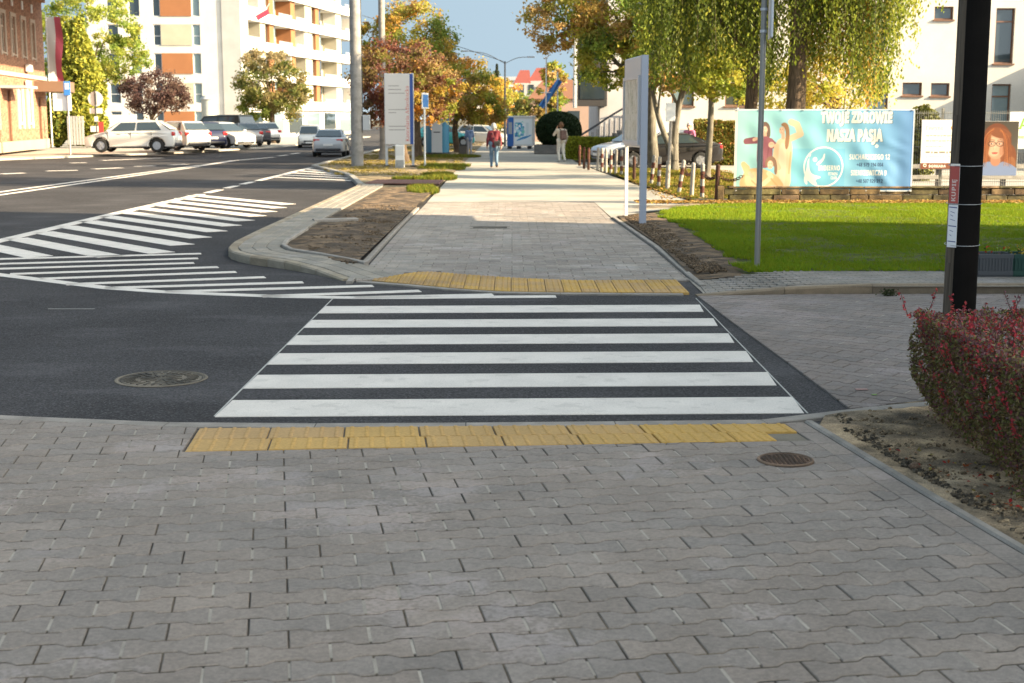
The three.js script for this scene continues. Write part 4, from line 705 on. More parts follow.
// ───────── trees and shrubs ─────────
function crownLeaves(blobs, size, palette, dens, gain = 1, out = []) { // clumps of leaves in ellipsoids
  for (const { c, r, n, pal = palette } of blobs) for (let k = 0; k < n; k++) {
    let d; do d = V3(rr(-1, 1), rr(-1, 1), rr(-1, 1)); while (d.lengthSq() > 1 || d.lengthSq() < 0.12); const f = Math.pow(d.length(), 0.5); d.normalize().multiplyScalar(f * (0.8 + 0.35 * fbm(d.x * 2 + c[0], d.y * 2 + d.z * 2, 0, 2)));
    const cx = c[0] + d.x * r[0], cy = c[1] + d.y * r[1], cz = c[2] + d.z * r[2], q = pick(pal), cr = rr(0.25, 0.6) * Math.min(1, r[0] / 2.2), m = Math.round(dens * rr(0.6, 1.4));
    for (let i = 0; i < m; i++) { const v = rr(1.3, 2.3) * gain, h = rr(-0.1, 0.1); out.push([cx + gauss() * cr, cy + gauss() * cr * 0.75, cz + gauss() * cr, size * rr(0.6, 1.25), q[0] * v * (1 + h), q[1] * v, q[2] * v]); }
  }
  return out;
}
function limbs(base, top, r, targets, wig = 0.2) {
  const g = [], b = V3(...base), t = V3(...top), mid = b.clone().lerp(t, 0.5).add(V3(rr(-wig, wig), 0, rr(-wig, wig)));
  const cv = new THREE.CatmullRomCurve3([b, mid, t]); let prev = b;
  for (let i = 1; i <= 6; i++) { const p = cv.getPoint(i / 6), r0 = lerp(r * 1.15, r * 0.62, (i - 1) / 6), r1 = lerp(r * 1.15, r * 0.62, i / 6); g.push(tube(prev.toArray(), p.toArray(), r0, r1, 9)); prev = p; }
  g.push(tube([base[0], base[1] - 0.1, base[2]], [base[0], base[1] + 0.35, base[2]], r * 1.5, r * 1.1, 9));
  for (const q of targets) {
    const s = cv.getPoint(rr(0.55, 1)), e = V3(...q), m = s.clone().lerp(e, 0.5).add(V3(rr(-0.3, 0.3), rr(0.1, 0.5), rr(-0.3, 0.3))), c2 = new THREE.CatmullRomCurve3([s, m, e]); let pr = s;
    for (let i = 1; i <= 4; i++) { const p = c2.getPoint(i / 4), k0 = r * 0.5 * (1 - (i - 1) / 4.6), k1 = r * 0.5 * (1 - i / 4.6); g.push(tube(pr.toArray(), p.toArray(), k0, k1, 6)); pr = p; }
  }
  return uvm(merge(g));
}
function tree(name, label, group, at, y0, { h, r, blobs, size, palette, dens = 34, bark = M.bark, lean = [0, 0], nl = 9, mat = M.leaf, fork, gain }) {
  const t = thing(name, label, 'tree', [at[0], y0, at[1]], 0, group);
  const tg = []; for (let i = 0; i < nl; i++) { const b = blobs[i % blobs.length]; tg.push([b.c[0] + rr(-0.7, 0.7) * b.r[0], b.c[1] + rr(-0.5, 0.6) * b.r[1], b.c[2] + rr(-0.7, 0.7) * b.r[2]]); }
  let g = limbs([0, 0, 0], [lean[0], h, lean[1]], r, tg);
  if (fork) g = merge([g, limbs([0, 0.5, 0], fork, r * 0.75, tg.slice(0, 3))]);
  mesh('trunk', g, bark, t);
  mesh('crown', leafGeo(crownLeaves(blobs, size, palette, dens, gain)), mat, t);
  return t;
}
const YEL = [[0.34, 0.24, 0.04], [0.28, 0.25, 0.04], [0.22, 0.23, 0.035], [0.38, 0.2, 0.04]], GRN = [[0.09, 0.14, 0.025], [0.13, 0.17, 0.03], [0.07, 0.11, 0.02]], YG = [[0.2, 0.22, 0.03], [0.15, 0.19, 0.03], [0.27, 0.25, 0.04], [0.11, 0.15, 0.025]];
const RED = [[0.19, 0.07, 0.045], [0.16, 0.065, 0.045], [0.2, 0.11, 0.06], [0.15, 0.1, 0.045]], ORG = [[0.29, 0.17, 0.045], [0.31, 0.21, 0.08], [0.25, 0.17, 0.045], [0.2, 0.18, 0.04]], PLUM = [[0.07, 0.038, 0.036], [0.09, 0.05, 0.042], [0.06, 0.032, 0.028], [0.12, 0.075, 0.055]];
// right of the path
tree('maple_tree', 'maple with yellowing leaves whose boughs reach over the path', 'trees by the bollards', [5.499, -54.6], 0.05, { h: 4.2, r: 0.2, size: 0.078, palette: YG, dens: 84, bark: M.paleBark, lean: [-0.1, 0], nl: 12,
  blobs: [{ c: [-1.3, 6.0, 0], r: [2.6, 2.1, 2.4], n: 150 }, { c: [-3.4, 5.6, 0.4], r: [1.7, 1.2, 1.4], n: 60, pal: ORG }, { c: [-1.6, 4.0, 0.8], r: [1.5, 1.0, 1.2], n: 55 }, { c: [0.4, 7.6, 0], r: [2.8, 2.0, 2.5], n: 120 }, { c: [-1.0, 4.9, 1.4], r: [1.0, 0.7, 0.6], n: 30, pal: ORG }, { c: [-3.2, 7.1, 0], r: [1.4, 0.8, 1.2], n: 30, pal: ORG }] });
tree('maple_tree', 'forked maple with golden lower leaves beside the black saloon', 'trees by the bollards', [6.023, -52.4], 0.05, { h: 3.4, r: 0.15, size: 0.075, palette: YG, dens: 84, lean: [0.35, 0], fork: [-0.9, 3.2, 0], nl: 10, bark: M.paleBark,
  blobs: [{ c: [0.2, 5.0, 0], r: [2.0, 1.5, 1.8], n: 100 }, { c: [-0.3, 3.55, 0.3], r: [1.4, 0.6, 1.0], n: 36, pal: ORG }, { c: [1.6, 4.2, 0], r: [1.3, 0.9, 1.2], n: 40 }] });
tree('young_tree', 'slim straight tree with yellow-green leaves left of the blue banner', 'trees by the bollards', [6.289, -45.5], 0.05, { h: 4.6, r: 0.105, size: 0.072, palette: [...YG, [0.3, 0.28, 0.05]], dens: 76, bark: M.paleBark,
  blobs: [{ c: [0.2, 4.3, 0], r: [1.5, 1.0, 1.4], n: 70 }, { c: [0.7, 3.2, 0.2], r: [1.4, 0.7, 1.1], n: 44 }, { c: [0, 5.8, 0], r: [1.7, 1.4, 1.6], n: 70 }] });
tree('golden_tree', 'golden-yellow tree just behind the right half of the blue banner', 'trees by the bollards', [10.656, -46.5], 0.03, { h: 2.6, r: 0.09, size: 0.062, palette: [[0.3, 0.27, 0.04], [0.24, 0.24, 0.035], [0.34, 0.27, 0.05]], dens: 56, blobs: [{ c: [-0.3, 3.1, 0], r: [2.2, 0.9, 1.4], n: 70 }, { c: [-1.6, 2.7, 0.2], r: [1.3, 0.7, 1.1], n: 36 }] });
{ // weeping trees: strands of small leaves hanging from high boughs
  const weep = (label, at, y0, trunks, boughs, palette, size) => {
    const t = thing('weeping_tree', label, 'tree', [at[0], y0, at[1]], 0, 'weeping trees behind the fence'), g = [], leaves = [], twigs = [];
    for (const [x, z, h, r, lx] of trunks) g.push(limbs([x, 0, z], [x + lx, h, z], r, [[x - 2, h + 1.2, z + 0.3], [x + 2.2, h + 1.0, z - 0.2], [x - 0.6, h + 2, z + 0.8], [x + 3, h, z + 0.5], [x - 3, h + 0.3, z]], 0.15));
    for (const [x0, x1, yTop, yBot, z0, z1, n, pal = palette] of boughs) for (let i = 0; i < n; i++) {
      const x = rr(x0, x1), z = rr(z0, z1), top = yTop + rr(-0.7, 0.7), bot = yBot + Math.abs(gauss()) * (yTop - yBot) * 0.42 + 0.5 * Math.sin(x * 2.1 + z), q = pick(pal); let px = x, pz = z;
      for (let y = top; y > bot; y -= size * 0.62) { px += rr(-0.03, 0.03); pz += rr(-0.03, 0.03); if (rnd() < 0.13) continue; const v = rr(1.1, 2.2); leaves.push([px + rr(-0.13, 0.13), y, pz + rr(-0.13, 0.13), size * rr(0.6, 1.2), q[0] * v, q[1] * v, q[2] * v, rr(-0.5, 0.5), -0.8, rr(-0.5, 0.5)]); }
      if (i % 4 === 0) twigs.push(tube([x, top, z], [px, bot, pz], 0.012, 0.004, 3));
    }
    mesh('trunk', uvm(merge(g)), M.bark, t); mesh('crown', leafGeo(leaves, 0.5), M.leaf, t); mesh('twigs', uvm(merge(twigs)), M.bark, t);
  };
  const DG = [[0.06, 0.085, 0.012], [0.085, 0.11, 0.018], [0.05, 0.07, 0.012], [0.11, 0.13, 0.02]], LG = [[0.15, 0.175, 0.02], [0.2, 0.2, 0.025], [0.12, 0.145, 0.018]], Z = -38.5;
  weep('tall weeping tree with thick brown trunk and green hanging strands above the banner', [7.7, Z], 0.05, [[-0.1, 0, 6.5, 0.28, 0.1], [-1.2, -1.0, 6, 0.19, 0.05]],
    [[-4.2, 0.1, 8.6, 2.95, -1.2, 1.4, 250, [...DG, ...LG]], [-3.6, 0.2, 7, 2.9, -2.4, -0.8, 160, LG], [0.2, 2.5, 8.8, 2.75, -1.4, 1.4, 210, [...DG, ...LG]], [0.4, 2.4, 5.6, 2.45, -1.8, 0.4, 110, [...LG, ...YEL]], [2.2, 3.3, 8, 3.9, -0.6, 1.0, 60, LG], [-4, 2.6, 12, 6.5, -2.6, 2.4, 240, LG]], DG, 0.062);
}
// left of the path: autumn row
const AUT = 'autumn trees left of the path';
tree('autumn_tree', 'red-leaved autumn tree behind the law office sign', AUT, [-4.778, -63], 0.06, { gain: 0.78, h: 2.6, r: 0.16, size: 0.075, palette: [...RED, ...ORG, ...YEL], dens: 84, blobs: [{ c: [-0.3, 3.7, 0], r: [2.0, 1.7, 1.8], n: 130, pal: [...RED, ...RED, ...ORG] }, { c: [1.0, 3.1, 0], r: [1.6, 1.3, 1.5], n: 70 }, { c: [-0.9, 2.2, 0], r: [1.2, 0.8, 1.2], n: 40, pal: RED }] });
tree('autumn_tree', 'tallest of the autumn trees, gold and olive, above the law office sign', AUT, [-4.729, -71], 0.06, { gain: 0.8, h: 4, r: 0.2, size: 0.08, palette: [...YEL, ...YEL, ...ORG, ...YG], dens: 84, blobs: [{ c: [-0.2, 5.4, 0], r: [2.2, 2.2, 2.2], n: 150 }, { c: [0.9, 3.6, 0], r: [1.8, 1.7, 1.8], n: 80 }, { c: [-1.8, 5.6, 0], r: [1.1, 1.6, 1.1], n: 28 }] });
tree('autumn_tree', 'golden tree at the right of the autumn row', AUT, [-3.059, -80], 0.06, { gain: 0.78, h: 2.5, r: 0.18, size: 0.08, palette: [...YEL, ...YEL, ...ORG, ...YG], dens: 84, blobs: [{ c: [0.0, 3.4, 0], r: [2.1, 2.0, 2], n: 110 }, { c: [1.4, 2.4, 0], r: [1.5, 1.1, 1.3], n: 45 }] });
tree('far_tree', 'yellow tree beyond the autumn row, behind the lamp post', 'distant trees at the end of the path', [-1.669, -118], 0, { h: 2.5, r: 0.2, size: 0.11, palette: [...YEL, [0.2, 0.15, 0.04]], dens: 70, blobs: [{ c: [-0.4, 3.2, 0], r: [2.8, 2.2, 2.4], n: 110 }] });
tree('far_tree', 'low olive tree at the far end of the path', 'distant trees at the end of the path', [0.573, -135], 0, { h: 2.4, r: 0.2, size: 0.18, palette: YG, dens: 34, blobs: [{ c: [0, 2.6, 0], r: [3, 2.0, 2.4], n: 100 }] });
tree('far_tree', 'orange-leaved tree between the flagpoles', 'distant trees at the end of the path', [2.902, -108], 0, { h: 2.8, r: 0.2, size: 0.15, palette: [...ORG, ...YG], dens: 34, blobs: [{ c: [0.2, 4.2, 0], r: [1.2, 1.9, 1.4], n: 60 }, { c: [-1.4, 2.4, 0], r: [1.5, 1.2, 1.4], n: 50, pal: [[0.16, 0.11, 0.03], [0.1, 0.11, 0.03]] }] });
{ // far conifer
  const t = thing('fir_tree', 'dark pointed fir far behind the yellow trees', 'tree', [-2.22, 0, -210]); mesh('trunk', tube([0, 0, 0], [0, 9, 0], 0.2, 0.05), M.bark, t);
  const l = []; for (let i = 0; i < 2600; i++) { const y = rr(1, 9.8), a = rnd() * 6.28, r = (9.9 - y) * 0.22 * Math.sqrt(rnd()) * (0.75 + 0.4 * Math.sin(y * 6)); l.push([Math.cos(a) * r, y, Math.sin(a) * r, 0.2, 0.06, 0.075, 0.03]); } mesh('crown', leafGeo(l), M.leaf, t);
}
// across the road
tree('street_tree', 'yellow-brown street tree in front of the white balconies', undefined, [-18.105, -108], LEVEL, { h: 3.1, r: 0.22, size: 0.1, gain: 0.85, palette: [[0.2, 0.165, 0.055], [0.15, 0.15, 0.04], [0.11, 0.13, 0.03], [0.22, 0.18, 0.075]], dens: 74, bark: M.bark, blobs: [{ c: [-0.3, 4.2, 0], r: [2.7, 1.9, 2.3], n: 120 }, { c: [-1.2, 2.6, 0], r: [1.6, 1.0, 1.5], n: 45, pal: [[0.13, 0.16, 0.03], [0.17, 0.18, 0.03]] }, { c: [1.0, 3.0, 0], r: [1.8, 1.2, 1.6], n: 50 }, { c: [-0.6, 6.0, 0], r: [1.8, 0.9, 1.4], n: 30, pal: [[0.25, 0.2, 0.1]] }] });
tree('plum_tree', 'purple-leaved plum tree above the parked cars', undefined, [-26.479, -104], LEVEL, { h: 1.9, r: 0.12, size: 0.09, palette: PLUM, dens: 64, blobs: [{ c: [0.1, 3.6, 0], r: [2.4, 1.5, 2.0], n: 110 }, { c: [1.6, 3.2, 0], r: [1.4, 0.8, 1.2], n: 40 }] });
tree('broadleaf_tree', 'large light green tree behind the red and white flag', undefined, [-33.261, -112], LEVEL, { h: 6, r: 0.3, size: 0.12, palette: [[0.2, 0.2, 0.035], [0.22, 0.24, 0.04], [0.14, 0.18, 0.03]], dens: 70, blobs: [{ c: [0, 8.5, 0], r: [4.4, 3.2, 3.4], n: 170 }, { c: [2.6, 6.2, 0], r: [2.2, 1.8, 1.8], n: 60 }, { c: [-3, 6, 0], r: [2.2, 3, 2], n: 60 }] });
function shrub(name, label, category, at, y0, shape, palette, size, n, group) { // clipped or bushy shrub: leaves through the outer shell over a solid core in darkened leaf colour
  const t = thing(name, label, category, [at[0], y0, at[1]], shape.turn ?? 0, group), L = [];
  for (let i = 0; i < n; i++) {
    let p, d; const depth = 1 - 0.16 * Math.abs(gauss()) - (rnd() < 0.2 ? 0.15 : 0);
    if (shape.r) { d = V3(gauss(), gauss(), gauss()).normalize(); const k = depth * (1 + (shape.bump ?? 0.04) * (fbm(d.x * 4 + at[0], d.y * 4 + d.z * 3, 0, 3) - 0.5) * 2); p = [d.x * shape.r[0] * k, shape.r[1] + d.y * shape.r[1] * k, d.z * shape.r[2] * k]; if (shape.cone) { const f = 1 - shape.cone * clamp((p[1] / (2 * shape.r[1]) - 0.35) / 0.65, 0, 1); p[0] *= f; p[2] *= f; } }
    else { const [w, h, dd] = shape.box, f = rnd() * (2 * h * w + 2 * h * dd + w * dd); let x = rr(-w, w) / 2, y = rr(0, h), z = rr(-dd, dd) / 2; const ins = Math.abs(gauss()) * 0.1; if (f < w * dd) y = h - ins; else if (f < w * dd + h * w * 1.6) z = dd / 2 - ins; else if (f < w * dd + 2 * h * w) z = -dd / 2 + ins; else if (rnd() < 0.5) x = -w / 2 + ins; else x = w / 2 - ins; const b = (shape.bump ?? 0.05) * (fbm(x * 1.5, y * 2 + z * 1.5, 0, 3) - 0.5) * 2; p = [x + b, y + b, z + b]; }
    const q = pick(palette), v = rr(0.7, 1.3); L.push([...p, size * rr(0.6, 1.3), q[0] * v, q[1] * v, q[2] * v]);
  }
  mesh('foliage', leafGeo(L), M.hedge, t);
  const core = shape.r ? new THREE.IcosahedronGeometry(1, 4).scale(shape.r[0] * 0.8, shape.r[1] * 0.82, shape.r[2] * 0.8).translate(0, shape.r[1] * 0.95, 0) : new THREE.BoxGeometry(shape.box[0] * 0.88, shape.box[1] * 0.88, shape.box[2] * 0.8).translate(0, shape.box[1] * 0.45, 0);
  if (shape.cone) { const p = core.attributes.position; for (let i = 0; i < p.count; i++) { const f = 1 - shape.cone * clamp((p.getY(i) / (2 * shape.r[1]) - 0.35) / 0.65, 0, 1); p.setX(i, p.getX(i) * f); p.setZ(i, p.getZ(i) * f); } core.computeVertexNormals(); }
  const pm = palette[0]; mesh('dark_core', uvm(core), std(lin(pm[0] * 0.5 + 0.01, pm[1] * 0.5 + 0.008, pm[2] * 0.5 + 0.004), 1, { map: soilTex }), t);
  return t;
}
const CON = [[0.24, 0.26, 0.03], [0.3, 0.3, 0.035], [0.18, 0.21, 0.03], [0.36, 0.33, 0.04]];
shrub('columnar_thuja', 'tall yellow-green conifer beside the red and white flag', 'tree', [-29.935, -98], LEVEL, { r: [1.95, 4.2, 1.7], bump: 0.22, cone: 0.4 }, CON, 0.16, 15000);
shrub('roadside_bush', 'green bush beside the brick house corner', 'bush', [-29.599, -92], LEVEL, { r: [1.0, 1.5, 1.0], bump: 0.25 }, YG, 0.14, 3500);
shrub('roadside_bush', 'yellow-green bush behind the back of the round sign', 'bush', [-27.582, -92], LEVEL, { r: [1.3, 1.2, 1.0], bump: 0.25 }, CON, 0.14, 3500);
shrub('round_bush', 'big dark green bush clipped to a ball beside the path', 'bush', [2.6, -79], 0.3, { r: [1.3, 1.05, 1.1], bump: 0.05 }, [[0.025, 0.05, 0.015], [0.035, 0.065, 0.02], [0.02, 0.04, 0.012]], 0.05, 26000);
shrub('low_hedge', 'low bright yellow-green hedge behind the first bollards', 'hedge', [4.296, -69], 0.05, { box: [3.6, 0.95, 1.6], bump: 0.2 }, [[0.4, 0.42, 0.04], [0.5, 0.48, 0.05], [0.3, 0.34, 0.03]], 0.06, 14000);
shrub('trimmed_hedge', 'green and orange hedge behind the tail of the black saloon', 'hedge', [8.712, -60], 0.03, { box: [2.0, 1.85, 1.0], bump: 0.15 }, [[0.14, 0.16, 0.025], [0.2, 0.2, 0.03], [0.32, 0.17, 0.04], [0.24, 0.22, 0.03]], 0.07, 9000);
shrub('fence_shrub', 'leafy shrub behind the mesh fence right of the banner', 'bush', [13.06, -45], 0.03, { r: [0.55, 1.15, 0.6], bump: 0.25 }, [[0.13, 0.14, 0.03], [0.18, 0.18, 0.03]], 0.08, 3500);

// ───────── fence, low wall, banner, posters ─────────
const FZ = -32.5;
{
  const w = thing('low_stone_wall', 'low wall of brown stone blocks under the blue banner and fence', 'wall', [5.0, 0.1, FZ]);
  const tones = [0, 1, 2, 3, 4].map(i => std(lin(0.30 + 0.03 * (i % 3), 0.23 + 0.02 * i, 0.13 + 0.015 * ((i * 2) % 5)), 0.95, { map: soilTex, bumpMap: soilTex, bumpScale: 0.01 }));
  for (let r = 0; r < 2; r++) { let x = r ? -0.12 : 0; while (x < 9.4) { const l = rr(0.42, 0.8); mesh('block', rbox(l - 0.012, 0.135, 0.24 + rr(-0.02, 0.02), 0.018, x + l / 2, 0.075 + r * 0.148, rr(-0.012, 0.012), 1), pick(tones), w); x += l; } }
  for (let i = 0; i < 9; i++) mesh('cap_stone', rbox(1.03, 0.045, 0.3, 0.012, 0.5 + i * 1.04, 0.325, 0, 1), pick(tones), w);
  mesh('end_pier', rbox(0.16, 0.36, 0.34, 0.02, -0.2, 0.18, 0), tones[0], w);
}
{
  const f = thing('mesh_fence', 'grey welded mesh fence standing on the low stone wall', 'fence', [5.2, 0.45, FZ - 0.02]);
  const galv = std(lin(0.30, 0.29, 0.26), 0.5, { metalness: 0.4 });
  for (let p = 0; p < 4; p++) {
    const x0 = p * 2.35, bars = []; for (let i = 0; i <= 46; i++) bars.push(tube([x0 + i * 0.05, 0, 0], [x0 + i * 0.05, 1.72, 0], 0.004, 0.004, 4)); for (const y of [0.1, 0.5, 0.9, 1.3, 1.66]) bars.push(tube([x0, y, 0.008], [x0 + 2.32, y, 0.008], 0.006, 0.006, 4));
    const m = mesh('mesh_panel', merge(bars), galv, f); m.userData.kind = 'stuff';
    mesh('post', box(x0 - 0.03, x0 + 0.025, -0.35, 1.78, -0.07, -0.01), galv, f);
  }
  const b = thing('concrete_barrier', 'pale low barrier rails seen through the mesh fence', 'barrier', [13.012, 0.02, -40]);
  for (const y of [0.32, 0.62]) mesh('rail', rbox(6, 0.12, 0.08, 0.02, 0, y, 0), tint(M.kerb, 0.5, 0.46, 0.4), b);
  for (let i = 0; i < 4; i++) mesh('post', box(-2.8 + i * 1.85, -2.66 + i * 1.85, 0, 0.72, -0.14, -0.045), M.dark, b);
}
const bannerTex = canvasTex(2000, 900, (c, w, h) => {
  let g = c.createLinearGradient(0, 0, w, 0); g.addColorStop(0, '#a5dbd8'); g.addColorStop(0.45, '#86cde0'); g.addColorStop(0.75, '#6fb2dd'); g.addColorStop(1, '#5a8fd0'); c.fillStyle = g; c.fillRect(0, 0, w, h);
  c.globalAlpha = 0.25; c.fillStyle = '#2f9fd6'; c.fillRect(340, 430, 900, 430); c.globalAlpha = 1;
  c.strokeStyle = '#eef4f5'; c.lineWidth = 26; c.strokeRect(0, 0, w, h);
  c.fillStyle = '#f3ece0'; c.fillRect(0, 0, 26, h);
  // three people printed on the left: soft shapes in skin, hair and cloth tones
  const blob = (pts, col, soft = 7) => { c.save(); c.shadowColor = col; c.shadowBlur = soft; c.fillStyle = col; c.beginPath(); const n = pts.length, m = (a, b2) => [(a[0] + b2[0]) / 2, (a[1] + b2[1]) / 2]; c.moveTo(...m(pts[n - 1], pts[0])); for (let i = 0; i < n; i++) { const q = m(pts[i], pts[(i + 1) % n]); c.quadraticCurveTo(pts[i][0], pts[i][1], q[0], q[1]); } c.fill(); c.restore(); };
  const ell = (x, y, a, b, col, r = 0, soft = 5) => { c.save(); c.shadowColor = col; c.shadowBlur = soft; c.fillStyle = col; c.beginPath(); c.ellipse(x, y, a, b, r, 0, 7); c.fill(); c.restore(); };
  const face = (x, y, s, look) => { ell(x, y, 27 * s, 38 * s, '#d8a688'); ell(x - look * 7 * s, y - 3 * s, 18 * s, 28 * s, '#e9c0a4', 0, 12); for (const k of [-1, 1]) { ell(x + (k * 10 - look * 6) * s, y - 6 * s, 4 * s, 2.2 * s, '#6b4a3c', 0, 2); ell(x + (k * 10 - look * 6) * s, y - 13 * s, 7 * s, 1.6 * s, '#8a6248', 0, 2); } ell(x - look * 8 * s, y + 5 * s, 3 * s, 6 * s, '#d39c7d'); ell(x - look * 6 * s, y + 19 * s, 8 * s, 2.6 * s, '#b96f66', 0, 2); };
  const limb = (pts, wid, col) => { c.save(); c.strokeStyle = col; c.lineWidth = wid; c.lineCap = c.lineJoin = 'round'; c.shadowColor = col; c.shadowBlur = 6; c.beginPath(); c.moveTo(...pts[0]); for (let k = 1; k < pts.length; k++) c.lineTo(...pts[k]); c.stroke(); c.restore(); };
  // back left: maroon jumper, elbow out, fist towards us
  blob([[285, 160], [335, 130], [385, 165], [398, 250], [388, 320], [290, 320], [280, 240]], '#5d3d2e'); limb([[335, 270], [335, 310]], 38, '#d8a688'); blob([[262, 310], [335, 292], [410, 310], [430, 460], [420, 640], [255, 640], [250, 460]], '#87404f'); limb([[275, 340], [130, 350], [215, 335]], 62, '#7a3544'); limb([[215, 332], [240, 322]], 34, '#e0b091'); limb([[400, 345], [455, 400], [415, 395]], 58, '#8f4655'); ell(412, 388, 33, 31, '#e6bb9d'); for (let k = 0; k < 4; k++) ell(396 + k * 11, 376, 6, 12, '#d9a788', 0, 3); face(335, 225, 1.05, 0.3); limb([[300, 420], [320, 560]], 16, '#733240'); limb([[380, 430], [365, 580]], 14, '#733240');
  // standing right: cream overall, arm flexed
  limb([[575, 340], [735, 270], [690, 165], [625, 140]], 66, '#e4c29c'); limb([[640, 145], [615, 138]], 46, '#e6bb9d'); blob([[470, 340], [545, 305], [625, 320], [650, 440], [632, 640], [640, 880], [470, 880], [468, 640], [455, 440]], '#e9c9a2'); blob([[500, 380], [560, 360], [585, 560], [570, 860], [520, 860], [500, 600]], '#f3dcb9', 26); limb([[470, 400], [455, 560], [500, 640]], 52, '#e2bd94'); limb([[630, 470], [615, 700]], 18, '#d2ab80'); limb([[540, 270], [540, 310]], 36, '#d8a688'); blob([[505, 175], [540, 140], [590, 160], [612, 250], [606, 400], [575, 450], [560, 380], [575, 260], [550, 190]], '#96653f'); face(525, 230, 1.05, 0.9);
  // front: tan jacket, lying on the elbows
  blob([[60, 880], [70, 760], [150, 650], [300, 640], [420, 690], [520, 760], [590, 880]], '#dbb27a'); blob([[120, 720], [240, 670], [330, 740], [300, 850], [130, 850]], '#e8c795', 26); limb([[150, 640], [105, 600], [150, 700], [180, 700]], 54, '#dcb581'); limb([[330, 820], [420, 740], [390, 700]], 50, '#ecd2a6'); limb([[430, 850], [560, 862]], 40, '#e0b494'); limb([[175, 700], [205, 735]], 40, '#e0b494'); blob([[350, 640], [345, 560], [400, 505], [460, 530], [485, 620], [480, 720], [450, 700], [455, 600]], '#7d5740'); face(405, 605, 1.2, 0.4); limb([[420, 760], [500, 850]], 14, '#c79d66'); limb([[200, 780], [290, 860]], 12, '#c9a16c');
  c.globalAlpha = 0.12; c.fillStyle = '#e9f3ec'; c.fillRect(26, 26, w - 52, h - 52); c.globalAlpha = 1;
  // lettering
  const T = (s, x, y, size, sx, col = '#fdf9ee', font = 'bold', al = 'center') => { c.save(); c.translate(x, y); c.scale(sx, 1); c.font = `${font} ${size}px sans-serif`; c.textAlign = al; c.fillStyle = col; c.strokeStyle = col; c.lineWidth = size > 100 ? size * 0.085 : 0.5; c.fillText(s, 0, 0); if (font === 'bold') c.strokeText(s, 0, 0); c.restore(); };
  T('TWOJE ZDROWIE', 1365, 152, 158, 0.64, 'rgba(90,110,120,0.5)'); T('TWOJE ZDROWIE', 1355, 145, 158, 0.64);
  T('NASZA PASJA', 1345, 352, 168, 0.6, 'rgba(90,110,120,0.5)'); T('NASZA PASJA', 1335, 345, 168, 0.6); ell(1590, 402, 18, 18, '#fdf9ee');
  T('SUCHARSKIEGO 12', 1515, 548, 78, 0.66); T('+48 579 194 004', 1520, 625, 56, 0.72, '#27466b');
  T('SIENKIEWICZA 9', 1510, 722, 78, 0.66); T('+48 507 929 212', 1520, 805, 56, 0.72, '#27466b');
  // round emblem with a leaping figure
  c.strokeStyle = '#fdfaf2'; c.lineWidth = 16; c.beginPath(); c.ellipse(1000, 630, 215, 215, 0, 0, 7); c.stroke();
  ell(905, 548, 24, 24, '#fdfaf2'); blob([[860, 500], [850, 470], [835, 560], [840, 660], [880, 720], [1000, 740], [900, 770], [950, 830], [870, 790], [820, 760], [830, 840], [780, 780], [815, 650], [820, 560]], '#fdfaf2'); blob([[920, 590], [990, 540], [1005, 480], [1015, 490], [1005, 560], [930, 620]], '#fdfaf2');
  T('ENDIERNO', 1065, 668, 76, 0.62); T('FITNESS', 1110, 722, 44, 0.62); T('CLUB', 1120, 766, 44, 0.62);
});
{
  const W = 4.1, H = 1.87, bn = thing('blue_banner', 'large pale blue advertising banner with three people and white lettering', 'banner', [7.15, 0.33, FZ + 0.1]);
  const g = new THREE.PlaneGeometry(W, H, 60, 30), p = g.attributes.position;
  for (let i = 0; i < p.count; i++) { const x = p.getX(i), y = p.getY(i), e = Math.min(1, (W / 2 - Math.abs(x)) * 3, (H / 2 - Math.abs(y)) * 3 + 0.15); let d = 0.012 * Math.sin(x * 9 + y * 5) * Math.sin(x * 2 - y * 4); const u = (x - 0.9) * 0.75 + (y + 0.1) * 0.66; d += 0.035 * Math.exp(-(u * u) / 0.006) * smooth(0.6, 1.4, x) + 0.008 * Math.sin((x + y * 1.2 + 0.3 * Math.sin(y * 5)) * 11) * smooth(0.9, 1.9, x); p.setZ(i, 0.02 + d * e); }
  g.computeVertexNormals(); mesh('cloth', g.translate(0, H / 2, 0), std(lin(0.74, 0.74, 0.74), 0.55, { map: bannerTex, side: THREE.DoubleSide }), bn);
  for (const x of [-2.0, 0.82]) mesh('post', tube([x, -0.28, -0.04], [x, H + 0.03, -0.04], 0.025), M.steel, bn);
  mesh('rail', merge([tube([-W / 2, 0.03, -0.02], [W / 2, 0.03, -0.02], 0.012), tube([-W / 2, H - 0.03, -0.02], [W / 2, H - 0.03, -0.02], 0.012)]), M.steel, bn);
  for (let i = 0; i < 9; i++) for (const y of [0.02, H - 0.02]) mesh('eyelet', new THREE.TorusGeometry(0.014, 0.005, 5, 10).translate(-W / 2 + 0.05 + i * (W - 0.1) / 8, y, 0.03), M.steel, bn);
}
